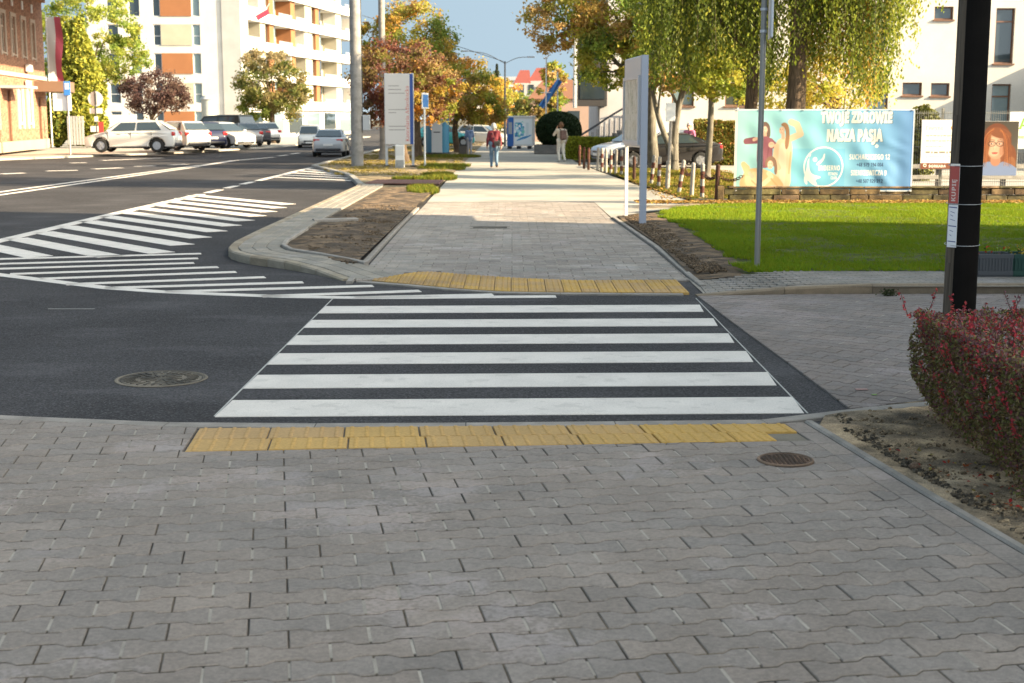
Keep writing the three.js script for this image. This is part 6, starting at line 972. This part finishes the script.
// ───────── plastic crates on the side footway ─────────
{
  const crate = (label, x, w, mat, plants) => {
    const c = thing('plastic_crate', label, 'crate', [x, 0.115, -16.95], 0.02, 'crates on the side footway'), d = 0.38, h = 0.27;
    mesh('base', box(-w / 2, w / 2, 0.0, 0.02, -d / 2, d / 2), mat, c);
    for (const s of [-1, 1]) { const bars = [box(-w / 2, w / 2, h - 0.05, h, s * d / 2 - 0.012, s * d / 2 + 0.012), box(-w / 2, w / 2, 0.02, 0.07, s * d / 2 - 0.01, s * d / 2 + 0.01), box(-w / 2 + 0.012, w / 2 - 0.012, 0.07, h - 0.05, s * d / 2 - 0.002, s * d / 2 + 0.002)]; for (let i = 0; i <= 10; i++) { const q = -w / 2 + 0.02 + i * (w - 0.04) / 10; bars.push(box(q - 0.008, q + 0.008, 0.07, h - 0.05, s * d / 2 - 0.012, s * d / 2 + 0.012)); } mesh('long_side', merge(bars), mat, c); }
    for (const s of [-1, 1]) mesh('short_side', merge([box(s * w / 2 - 0.012, s * w / 2 + 0.012, 0.02, h - 0.001, -d / 2 + 0.013, d / 2 - 0.013)]), mat, c);
    return c;
  };
  const x1 = 5.813, x2 = 6.255;
  crate('grey plastic crate beside the black pole', x1, 0.42, std(lin(0.085, 0.088, 0.095), 0.7));
  crate('green plastic crate of flowers at the right edge', x2, 0.46, std(lin(0.02, 0.065, 0.05), 0.7));
  const flower = (label, x, cols, n) => { const t = thing('potted_flowers', label, 'plant', [x, 0.14, -16.95], 0, 'flowers in the crates'), L = []; const st = []; for (let i = 0; i < n; i++) { const px = rr(-0.17, 0.17), pz = rr(-0.14, 0.14), hh = rr(0.16, 0.33); st.push(tube([px * 0.8, 0, pz * 0.8], [px, hh, pz], 0.004, 0.002, 4)); for (let k = 0; k < 12; k++) { const q = k > 8 ? pick(cols) : [0.07, 0.12, 0.02]; L.push([px + rr(-0.03, 0.03), k > 8 ? hh + rr(-0.01, 0.02) : hh * rr(0.2, 0.95), pz + rr(-0.03, 0.03), 0.022, ...q]); } } mesh('stems', merge(st), M.turf, t); mesh('leaves', leafGeo(L), M.hedge, t); };
  flower('few green leaves and a red flower in the grey crate', x1 - 0.02, [[0.5, 0.06, 0.03], [0.2, 0.3, 0.05]], 12); flower('yellow-flowered plants in the green crate', x2 - 0.05, [[0.6, 0.4, 0.05], [0.5, 0.3, 0.05]], 30);
}

// ───────── people ─────────
function fieldMesh(bones, lo, hi, res, blend) { // marching cubes over tapered capsules joined smoothly; bones: [a, b, ra, rb, colour]
  const mc = new MarchingCubes(res, undefined, false, false, 60000), half = Math.max(hi[0] - lo[0], hi[1] - lo[1], hi[2] - lo[2]) / 2 * 1.06, c = [0, 1, 2].map(k => (lo[k] + hi[k]) / 2), p = V3();
  const sd = (b, q) => { const a = b.A, ab = b.AB, t = clamp(q.clone().sub(a).dot(ab) / (b.l2 || 1), 0, 1); return Math.hypot(q.x - a.x - ab.x * t, q.y - a.y - ab.y * t, q.z - a.z - ab.z * t) - lerp(b.ra, b.rb, t); };
  const bs = bones.map(([a, b, ra, rb, col]) => { const A = V3(...a), B = V3(...b), AB = B.clone().sub(A); return { A, AB, l2: AB.lengthSq(), ra, rb, col }; });
  const d = q => { let m = 1e3; for (const b of bs) { const s = sd(b, q), h = clamp(0.5 + 0.5 * (m - s) / blend, 0, 1); m = lerp(m, s, h) - blend * h * (1 - h); } return m; };
  mc.isolation = 0; let i = 0;
  for (let z = 0; z < res; z++) for (let y = 0; y < res; y++) for (let x = 0; x < res; x++) { p.set(c[0] + (x / res * 2 - 1) * half, c[1] + (y / res * 2 - 1) * half, c[2] + (z / res * 2 - 1) * half); mc.field[i++] = -d(p); }
  mc.update();
  const n = mc.count, P = new Float32Array(n * 3), N = new Float32Array(n * 3), C = new Float32Array(n * 3);
  for (let k = 0; k < n; k++) {
    for (let a = 0; a < 3; a++) { P[3 * k + a] = mc.positionArray[3 * k + a] * half + c[a]; }
    const q = V3(P[3 * k], P[3 * k + 1], P[3 * k + 2]), e = 0.004; const g = V3(d(V3(q.x + e, q.y, q.z)) - d(V3(q.x - e, q.y, q.z)), d(V3(q.x, q.y + e, q.z)) - d(V3(q.x, q.y - e, q.z)), d(V3(q.x, q.y, q.z + e)) - d(V3(q.x, q.y, q.z - e))).normalize(); N.set(g.toArray(), 3 * k);
    let best = 1e3, col; for (const b of bs) { const s = sd(b, q); if (s < best) { best = s; col = b.col; } } C.set(col, 3 * k);
  }
  const g = new THREE.BufferGeometry(); g.setAttribute('position', new THREE.BufferAttribute(P, 3)); g.setAttribute('normal', new THREE.BufferAttribute(N, 3)); g.setAttribute('color', new THREE.BufferAttribute(C, 3)); return g;
}
// figure walking towards -z (away from us); J gives joints in metres for a 1.74 m body
function person(label, at, y, turn, scale, C, pose, hairCol, extra) {
  const t = thing('person', label, 'person', [at[0], y, at[1]], turn), SK = C.skin; t.scale.setScalar(scale);
  const hip = [0, 0.93, 0], chest = [0, 1.28, -0.02], neck = [0, 1.46, -0.02], B = [];
  B.push([[-0.09, 0.96, 0], [0.09, 0.96, 0], 0.125, 0.125, C.legs], [hip, [0, 1.12, 0], 0.14, 0.135, C.top], [[-0.07, 1.14, 0], [-0.1, 1.36, -0.01], 0.115, 0.1, C.top], [[0.07, 1.14, 0], [0.1, 1.36, -0.01], 0.115, 0.1, C.top], [[-0.15, 1.41, -0.01], [0.15, 1.41, -0.01], 0.075, 0.075, C.top], [[0, 1.42, -0.01], [0, 1.54, -0.03], 0.058, 0.052, SK]);
  for (const s of [-1, 1]) {
    const L = pose.leg[s < 0 ? 0 : 1], A = pose.arm[s < 0 ? 0 : 1];
    B.push([[s * 0.09, 0.92, 0], L[0], 0.105, 0.075, C.legs], [L[0], L[1], 0.07, 0.052, C.legs], [[L[1][0], L[1][1] - 0.02, L[1][2]], L[2], 0.048, 0.035, C.shoe]);
    B.push([[s * 0.19, 1.4, -0.01], A[0], 0.066, 0.05, C.top], [A[0], A[1], 0.05, 0.038, C.top]);
  }
  const list = [fieldMesh(B, [-0.5, 0, -0.5], [0.5, 1.6, 0.5], 84, 0.04)];
  // head with brow, nose, chin and ears on a finer grid
  const hc = [0, 1.635, -0.045], H = [[[0, 1.66, -0.03], [0, 1.665, -0.05], 0.098, 0.095, SK], [[0, 1.58, -0.085], [0, 1.6, -0.06], 0.055, 0.07, SK], [[0, 1.635, -0.14], [0, 1.605, -0.158], 0.012, 0.018, SK], [[-0.1, 1.645, -0.03], [-0.1, 1.61, -0.035], 0.016, 0.012, SK], [[0.1, 1.645, -0.03], [0.1, 1.61, -0.035], 0.016, 0.012, SK], [[-0.03, 1.57, -0.13], [0.03, 1.57, -0.13], 0.012, 0.012, [SK[0] * 0.8, SK[1] * 0.55, SK[2] * 0.5]], [[-0.035, 1.65, -0.128], [-0.035, 1.651, -0.13], 0.012, 0.012, [0.05, 0.04, 0.04]], [[0.035, 1.65, -0.128], [0.035, 1.651, -0.13], 0.012, 0.012, [0.05, 0.04, 0.04]], [[0, 1.5, -0.03], [0, 1.58, -0.035], 0.05, 0.055, SK]];
  list.push(fieldMesh(H, [-0.14, 1.48, -0.2], [0.14, 1.8, 0.1], 44, 0.022));
  for (const s of [-1, 1]) { // hand: palm, four unequal curled fingers, thumb from the side of the palm
    const A = pose.arm[s < 0 ? 0 : 1], w = V3(...A[1]), dir = w.clone().sub(V3(...A[0])).normalize(), side = V3(0, 0, -1).sub(dir.clone().multiplyScalar(-dir.z)).normalize(), nrm = dir.clone().cross(side).normalize(), pt = (a, b2, c2) => w.clone().addScaledVector(dir, a).addScaledVector(side, b2).addScaledVector(nrm, c2 * -s).toArray();
    const F = [[pt(-0.03, 0, 0), pt(0.07, 0, 0), 0.03, 0.034, SK], [pt(0.02, 0.02, 0), pt(0.075, 0.028, 0.004), 0.02, 0.014, SK]];
    [[0.03, 0.075], [0.01, 0.088], [-0.01, 0.082], [-0.03, 0.062]].forEach(([b2, l]) => { F.push([pt(0.085, b2, 0), pt(0.085 + l * 0.55, b2, 0.008), 0.0095, 0.009, SK], [pt(0.085 + l * 0.55, b2, 0.008), pt(0.085 + l, b2, 0.03), 0.009, 0.0075, SK]); });
    F.push([pt(0.025, 0.03, 0.005), pt(0.06, 0.055, 0.014), 0.013, 0.011, SK], [pt(0.06, 0.055, 0.014), pt(0.09, 0.06, 0.022), 0.0105, 0.009, SK]);
    const c = pt(0.07, 0, 0); list.push(fieldMesh(F, c.map(v => v - 0.125), c.map(v => v + 0.125), 52, 0.008));
  }
  const m = std(lin(1, 1, 1), 0.85, { vertexColors: true });
  mesh('body', mergeGeometries(list), m, t);
  if (hairCol) mesh('hair', fieldMesh([[[0, 1.69, -0.01], [0, 1.66, 0.02], 0.1, 0.1, hairCol], [[-0.07, 1.66, 0.0], [-0.07, 1.58, 0.03], 0.05, 0.045, hairCol], [[0.07, 1.66, 0.0], [0.07, 1.58, 0.03], 0.05, 0.045, hairCol], [[0, 1.6, 0.045], [0, 1.56, 0.04], 0.06, 0.05, hairCol]], [-0.14, 1.48, -0.14], [0.14, 1.82, 0.14], 36, 0.03), m, t);
  return t;
}
{
  const walk = { leg: [[[-0.1, 0.5, -0.12], [-0.1, 0.09, 0.02], [-0.11, 0.045, -0.14]], [[0.1, 0.5, -0.02], [0.1, 0.12, 0.22], [0.11, 0.05, 0.1]]], arm: [[[-0.26, 1.12, 0.02], [-0.27, 0.88, -0.08]], [[0.26, 1.12, 0.04], [0.28, 0.88, 0.08]]] };
  const man = [-0.723, -56.661], bei = [2.241, -64.509], blu = [-2.288, -76];
  person('person with grey hair in a maroon jacket and jeans walking away on the path', man, 0.025, 0.05, 1.0, { skin: [0.5, 0.32, 0.23], top: [0.16, 0.02, 0.03], legs: [0.12, 0.19, 0.27], shoe: [0.2, 0.09, 0.04] }, walk, [0.55, 0.53, 0.5]);
  const bag = thing('shoulder_bag', 'dark shoulder bag at the hip of the person in maroon', 'bag', [man[0] + 0.14, 0.99, man[1] + 0.19]); mesh('pouch', rbox(0.26, 0.2, 0.1, 0.04, 0, 0, 0), std(lin(0.07, 0.06, 0.055), 0.7), bag); mesh('flap', rbox(0.25, 0.1, 0.02, 0.01, 0, 0.05, 0.06), std(lin(0.1, 0.085, 0.075), 0.7), bag); mesh('strap', curve([[-0.1, 0.09, 0], [-0.17, 0.3, -0.035], [-0.22, 0.46, -0.13], [-0.24, 0.5, -0.2]], 0.014, 14, 5), M.dark, bag);
  const phone = { leg: [[[-0.1, 0.5, -0.1], [-0.1, 0.09, 0.05], [-0.11, 0.045, -0.1]], [[0.1, 0.5, 0.0], [0.12, 0.11, 0.18], [0.13, 0.045, 0.04]]], arm: [[[-0.31, 1.2, -0.1], [-0.19, 1.46, -0.08]], [[0.27, 1.13, 0.02], [0.26, 0.9, -0.1]]] };
  person('person in beige jacket and white trousers with a hand raised to the ear', bei, 0.025, 0.25, 1.01, { skin: [0.5, 0.3, 0.2], top: [0.52, 0.45, 0.36], legs: [0.62, 0.59, 0.53], shoe: [0.5, 0.47, 0.42] }, phone, [0.14, 0.07, 0.035]);
  const bp = thing('backpack', 'brown backpack on the back of the person in beige', 'backpack', [bei[0] + 0.09, 1.24, bei[1] + 0.2], 0.25); mesh('sack', rbox(0.3, 0.44, 0.18, 0.08, 0, 0, 0), std(lin(0.12, 0.07, 0.06), 0.8), bp); mesh('pocket', rbox(0.24, 0.18, 0.06, 0.03, 0, -0.1, 0.1), std(lin(0.15, 0.09, 0.075), 0.8), bp); for (const s of [-1, 1]) mesh('strap', curve([[s * 0.1, 0.2, -0.06], [s * 0.12, 0.27, -0.18], [s * 0.13, 0.18, -0.32]], 0.018, 10, 5), M.dark, bp);
  const stand = { leg: [[[-0.09, 0.5, -0.02], [-0.09, 0.09, 0.03], [-0.1, 0.045, -0.1]], [[0.09, 0.5, -0.02], [0.09, 0.09, 0.03], [0.1, 0.045, -0.1]]], arm: [[[-0.25, 1.13, 0], [-0.2, 0.92, -0.15]], [[0.25, 1.13, 0], [0.2, 0.92, -0.15]]] };
  person('person in a light blue jacket standing beside the litter bin', blu, 0.025, 0.3, 0.9, { skin: [0.5, 0.33, 0.25], top: [0.14, 0.2, 0.34], legs: [0.34, 0.33, 0.36], shoe: [0.3, 0.28, 0.28] }, stand, [0.3, 0.28, 0.26]);
  const pk = person('person in a pink top and white hat between the parked cars', [7.347, -58.6], 0.03, 2.6, 1.0, { skin: [0.5, 0.3, 0.22], top: [0.5, 0.14, 0.24], legs: [0.1, 0.1, 0.13], shoe: [0.1, 0.1, 0.1] }, stand, null);
  const hat = thing('sun_hat', 'white sun hat on the person in pink', 'hat', [7.347, 1.73, -58.6]); mesh('crown', new THREE.SphereGeometry(0.115, 16, 8, 0, 7, 0, 1.57), M.white, hat); mesh('brim', new THREE.TorusGeometry(0.13, 0.03, 6, 20).rotateX(Math.PI / 2).scale(1, 0.35, 1), M.white, hat);
}

// ───────── barberry hedge on the right ─────────
{
  const h = thing('barberry_hedge', 'clipped barberry hedge, dull green with crimson tips, right foreground', 'hedge', [3.66, 0.02, -8.0]), L = [], tw = [];
  const W = 2.1, D = 2.3, H = 0.74; // x: -1.05..1.05, front face at +z
  const GRB = [[0.2, 0.18, 0.06], [0.24, 0.18, 0.075], [0.16, 0.165, 0.05], [0.27, 0.19, 0.09]], PUR = [[0.2, 0.1, 0.1], [0.24, 0.1, 0.12], [0.17, 0.1, 0.09], [0.27, 0.14, 0.13]], CRI = [[0.5, 0.05, 0.07], [0.42, 0.045, 0.065], [0.55, 0.075, 0.08], [0.45, 0.06, 0.04]], ORA = [[0.4, 0.1, 0.02], [0.3, 0.09, 0.02]];
  const surf = (x, y, z) => 0.10 * (fbm(x * 2.2 + 5, y * 2.2 + z * 2.2, 0, 3, 51) - 0.5) * 2;
  for (let i = 0; i < 90000; i++) {
    const f = rnd(); let x = rr(-W, W) / 2, y = H * Math.pow(rnd(), 0.85), z = rr(-D, D) / 2; const ins = Math.abs(gauss()) * 0.08 + (rnd() < 0.25 ? rnd() * 0.15 : 0); let slope = 0;
    if (f < 0.45) z = D / 2 - ins; else if (f < 0.72) x = -W / 2 + ins; else y = H - ins * 0.8 + 0.05 * (fbm(x * 4, z * 4, 0, 3, 9) - 0.5);
    if (f < 0.72) slope = 0.16 * smooth(0.35, 0, y); // thinner at the foot
    const s = surf(x, y, z); if (f < 0.45) z += s - slope * 0.9; else if (f < 0.72) x -= s - slope * 0.9; else y += s * 0.6;
    if (y < 0.12 && rnd() < 0.45) continue;
    const n = fbm(x * 2.6 + 3, y * 3 + z * 2.3 + 8, 0, 3, 61), top = smooth(0.56, 0.76, y + (n - 0.5) * 0.5), pal = n > 0.66 && rnd() < 0.14 ? CRI : rnd() < top * 0.55 ? (rnd() < 0.38 ? CRI : PUR) : (x > 0.1 && n < 0.42 && rnd() < 0.15 ? ORA : rnd() < 0.22 ? PUR : GRB), q = pick(pal), v = rr(0.65, 1.4);
    L.push([x, y, z, rr(0.009, 0.017), q[0] * v, q[1] * v, q[2] * v]);
  }
  const sprig = (x, y, z, len, dx, dz, pal, n) => { const e = [x + dx * len, y + len, z + dz * len]; tw.push(tube([x, y, z], e, 0.003, 0.0015, 4)); for (let k = 0; k < n; k++) { const t = k / n, q = pick(pal), v = rr(0.7, 1.35); L.push([lerp(x, e[0], t) + rr(-0.014, 0.014), lerp(y, e[1], t), lerp(z, e[2], t) + rr(-0.014, 0.014), rr(0.009, 0.016), q[0] * v, q[1] * v, q[2] * v]); } };
  for (let i = 0; i < 150; i++) sprig(rr(-W / 2, W / 2), H - 0.05, rr(-D / 2, D / 2), rr(0.08, 0.2), rr(-0.4, 0.4), rr(-0.4, 0.4), rnd() < 0.75 ? CRI : PUR, 22);
  for (let i = 0; i < 26; i++) sprig(rr(-0.15, 0.75), H - 0.03, rr(-0.3, 1.1), rr(0.2, 0.36), rr(-0.3, 0.3), rr(-0.2, 0.2), CRI, 46);
  for (let i = 0; i < 60; i++) { const fr = rnd() < 0.7; sprig(fr ? rr(-0.9, 0.4) : -W / 2 - 0.0, rr(0.2, 0.6), fr ? D / 2 + 0.0 : rr(-0.8, 1), rr(0.06, 0.13), fr ? rr(-0.5, 0.5) : -0.5, fr ? 0.5 : rr(-0.4, 0.4), CRI, 16); }
  for (let i = 0; i < 420; i++) { const x = rr(-W / 2 + 0.12, W / 2), z = rr(-D / 2, D / 2 - 0.12); tw.push(tube([x * 0.9, 0, z * 0.9], [x + rr(-0.1, 0.1), rr(0.4, 0.72), z + rr(-0.1, 0.1)], 0.007, 0.003, 4)); }
  mesh('leaves', leafGeo(L, 0.5), M.hedge, h); mesh('twigs', uvm(merge(tw)), std(lin(0.09, 0.05, 0.04), 0.9), h);
}

// ───────── grass, clods, fallen leaves ─────────
const blade = (() => { const P = [], N = 7; for (let i = 0; i < N; i++) { const a = i / N * 6.28 + i, r = 0.25 * (i % 3) / 2, x = Math.cos(a) * r, z = Math.sin(a) * r, l = 0.6 + 0.4 * ((i * 5) % 7) / 7, bx = Math.cos(a + 1) * 0.5, bz = Math.sin(a + 1) * 0.5, w = 0.09; P.push(x - Math.sin(a) * w, 0, z + Math.cos(a) * w, x + Math.sin(a) * w, 0, z - Math.cos(a) * w, x + bx * l, l, z + bz * l); } const g = new THREE.BufferGeometry(); g.setAttribute('position', new THREE.Float32BufferAttribute(P, 3)); g.computeVertexNormals(); return g; })();
const grassM = phys(lin(1, 1, 1), 0.8, { side: THREE.DoubleSide, transmission: 0.3, thickness: 0, specularIntensity: 0.1 });
const inPoly = poly => { const xs = poly.map(p => p[0]), zs = poly.map(p => p[1]); for (let k = 0; k < 60; k++) { const x = rr(Math.min(...xs), Math.max(...xs)), z = rr(Math.min(...zs), Math.max(...zs)); if (inside(x, z, poly)) return [x, z]; } return null; };
const lawnEdge = lawnPoly.map(p => [p[0], p[1]]);
scatter('lawn_grass', blade, grassM, 75000, () => { const p = inPoly(lawnEdge); if (!p || Math.abs(p[0]) > 0.38 * -p[1] + 0.3) return null; const n = fbm(p[0] * 0.8, p[1] * 0.8, 0, 4, 5), e = fbm(p[0] * 2.5, p[1] * 2.5, 0, 2, 15), edge = Math.min(...lawnEdge.slice(5).map((q, i, a) => i + 1 < a.length ? segDist(p[0], p[1], q, a[i + 1]) : 9)); if (edge < 0.5 * e) return null; const k = 0.8 + 0.5 * n; return { p: [p[0], 0.095, p[1]], s: [rr(0.05, 0.09), rr(0.05, 0.085), rr(0.05, 0.09)], c: [0.19 * k * rr(0.8, 1.3), 0.27 * k, 0.018 * k] }; }, 'short green grass of the lawn', 'grass');
scatter('verge_grass', blade, grassM, 16000, i => { const p = inPoly(grassStrip); if (!p) return null; const k = rr(0.7, 1.3); return { p: [p[0], 0.04, p[1]], s: [rr(0.07, 0.13), rr(0.06, 0.12), rr(0.07, 0.13)], c: [0.2 * k, 0.19 * k, 0.03 * k] }; }, 'yellowish grass round the bollards', 'grass');
const clump = (cx, cz, rx, rz) => { const a = rnd() * 6.28, r = Math.sqrt(rnd()); return [cx + Math.cos(a) * r * rx, cz + Math.sin(a) * r * rz]; };
const tufts = [[-2.35, -37.2, 0.4, 1.1], [-2.5, -38.6, 0.35, 1.2], [-2.3, -45.5, 0.5, 0.9], [-2.7, -54, 0.9, 0.8], [-2.7, -57.5, 1.0, 1], [-3.2, -71.5, 1.6, 2.2], [-2.5, -48, 0.5, 0.6], [-3, -44.8, 0.8, 0.5]];
scatter('path_side_tufts', blade, grassM, 5200, i => { const [x, z] = clump(...tufts[i % tufts.length]), k = rr(0.7, 1.3); return { p: [x, 0.05, z], s: [rr(0.1, 0.2), rr(0.08, 0.2), rr(0.1, 0.2)], c: [0.15 * k * rr(0.7, 1.4), 0.17 * k, 0.025 * k] }; }, 'tufts of grass on the earthy verge beside the path', 'grass');
scatter('dry_verge_grass', blade, grassM, 9000, i => { const p = [rr(-8, -2.3), rr(-48, -110)]; if (p[0] < -4.4 && p[1] > -48 || p[0] < lerp(-4.6, -8.1, clamp((-p[1] - 42) / 16, 0, 1))) return null; if (fbm(p[0] * 0.7, p[1] * 0.3, 0, 3, 18) < 0.5) return null; const k = rr(0.7, 1.3); return { p: [p[0], 0.05, p[1]], s: [rr(0.1, 0.2), rr(0.05, 0.12), rr(0.1, 0.2)], c: [0.26 * k, 0.21 * k, 0.06 * k] }; }, 'dry yellow grass on the verge left of the path', 'grass');
const clodG = new THREE.IcosahedronGeometry(1, 1); { const p = clodG.attributes.position; for (let i = 0; i < p.count; i++) { const k = 0.8 + 0.4 * hash(Math.round(p.getX(i) * 50), Math.round(p.getY(i) * 50), Math.round(p.getZ(i) * 50)); p.setXYZ(i, p.getX(i) * k, p.getY(i) * k * 0.7, p.getZ(i) * k); } clodG.computeVertexNormals(); }
const clodM = std(lin(1, 1, 1), 1, { map: soilTex });
scatter('soil_clods', clodG, clodM, 6500, i => { const isl = i % 2; const p = inPoly(isl ? [[-2.1, -18.4], [-2.6, -19.2], [-3.15, -21], [-3.3, -24], [-3.3, -31], [-2.1, -31]] : [[2.35, -17.7], [2.75, -17.8], [2.75, -21.5], [2.75, -25], [2.65, -28.4], [2.2, -28]]); if (!p) return null; const k = rr(0.7, 1.4), s = 0.012 + 0.035 * rnd() ** 3; return { p: [p[0], isl ? 0.095 : 0.07, p[1]], s: s * 0.7, r: [rnd() * 6, rnd() * 6, 0], c: [0.23 * k, 0.18 * k, 0.135 * k] }; }, 'loose clods and stones on the bare soil', 'soil');
scatter('bed_pebbles', clodG, clodM, 4200, i => { const z = rr(-9.4, -4.6), x0 = z < -8.8 ? 2.15 : lerp(2.12, 2.72, (z + 8.8) / 4.6), x = x0 + Math.abs(gauss()) * (i % 3 ? 0.7 : 0.12) + 0.0; if (z < -9.2 && x < 2.4) return null; const k = rr(0.5, 1.35), s = 0.003 + 0.016 * rnd() ** 4; return { p: [x, 0.03, z], s, r: [rnd() * 6, rnd() * 6, 0], c: i % 3 ? [0.5 * k, 0.42 * k, 0.32 * k] : [0.16 * k, 0.145 * k, 0.125 * k] }; }, 'pebbles and crumbs in the sandy bed', 'gravel');
const fallen = (() => { const g = new THREE.BufferGeometry(); g.setAttribute('position', new THREE.Float32BufferAttribute([-1, 0, 0, 0, 0.15, -0.55, 1, 0.1, 0, -1, 0, 0, 1, 0.1, 0, 0, 0.2, 0.55], 3)); g.computeVertexNormals(); return g; })();
const LIT = [[0.4, 0.22, 0.06], [0.33, 0.26, 0.06], [0.25, 0.13, 0.05], [0.45, 0.3, 0.12]];
scatter('fallen_leaves', fallen, grassM, 9000, i => { const z = i % 3 ? rr(-31.2, -32.2) : rr(-33.5, -52), x = i % 3 ? rr(2.8, 13) : rr(3.6, 8); const q = pick(LIT), v = rr(0.6, 1.3); return { p: [x, i % 3 ? 0.135 : 0.1, z], s: rr(0.03, 0.06), r: [rr(-0.5, 0.5), rnd() * 6.28, rr(-0.5, 0.5)], c: [q[0] * v, q[1] * v, q[2] * v] }; }, 'fallen autumn leaves before the wall and round the bollards', 'leaves');
scatter('red_hedge_litter', fallen, grassM, 130, i => { const z = rr(-8.2, -5.8), x = lerp(2.2, 2.7, (z + 8.2) / 2.6) + rr(0.02, 0.5), q = pick([[0.35, 0.03, 0.03], [0.3, 0.08, 0.03], [0.25, 0.2, 0.05]]); return { p: [x, 0.045, z], s: rr(0.012, 0.022), r: [rr(-0.5, 0.5), rnd() * 6.28, rr(-0.5, 0.5)], c: q }; }, 'few small red leaves fallen on the sandy bed', 'leaves');
{ // stones and weeds by the bed and kerb
  const st = thing('pale_stone', 'pale pinkish stone lying on the bed beside the edging', 'stone', [2.288, 0.045, -7.75]); mesh('rock', uvm(clodG.clone().scale(0.032, 0.03, 0.026)), std(lin(0.5, 0.35, 0.27), 0.9, { map: soilTex }), st);
  const pc = [4.26, -15.745]; const kw = thing('kerb_weed', 'small dark weed growing at the foot of the raised kerb', 'plant', [pc[0], 0.015, pc[1] + 0.05]); const L = []; for (let i = 0; i < 160; i++) L.push([gauss() * 0.09, rr(0, 0.09) * (1 - Math.abs(gauss()) * 0.4), gauss() * 0.03, 0.016, 0.06, 0.07, 0.025]); mesh('leaves', leafGeo(L), M.hedge, kw);
  const chalk = (label, u, z, col, w, h, y) => single('paint_mark', box(u - w / 2, u + w / 2, y, y + 0.003, z - h / 2, z + h / 2), std(lin(...col), 0.8, { map: grainTex }), label, 'paint mark');
  chalk('lime green surveying mark on the driveway near the bed', 2.624, -9.95, [0.35, 0.6, 0.15], 0.035, 0.025, 0.021);
  chalk('faint pink surveying mark on the driveway pavers', 2.581, -10.15, [0.5, 0.3, 0.27], 0.09, 0.05, 0.021);
}
renderer.render(scene, camera);
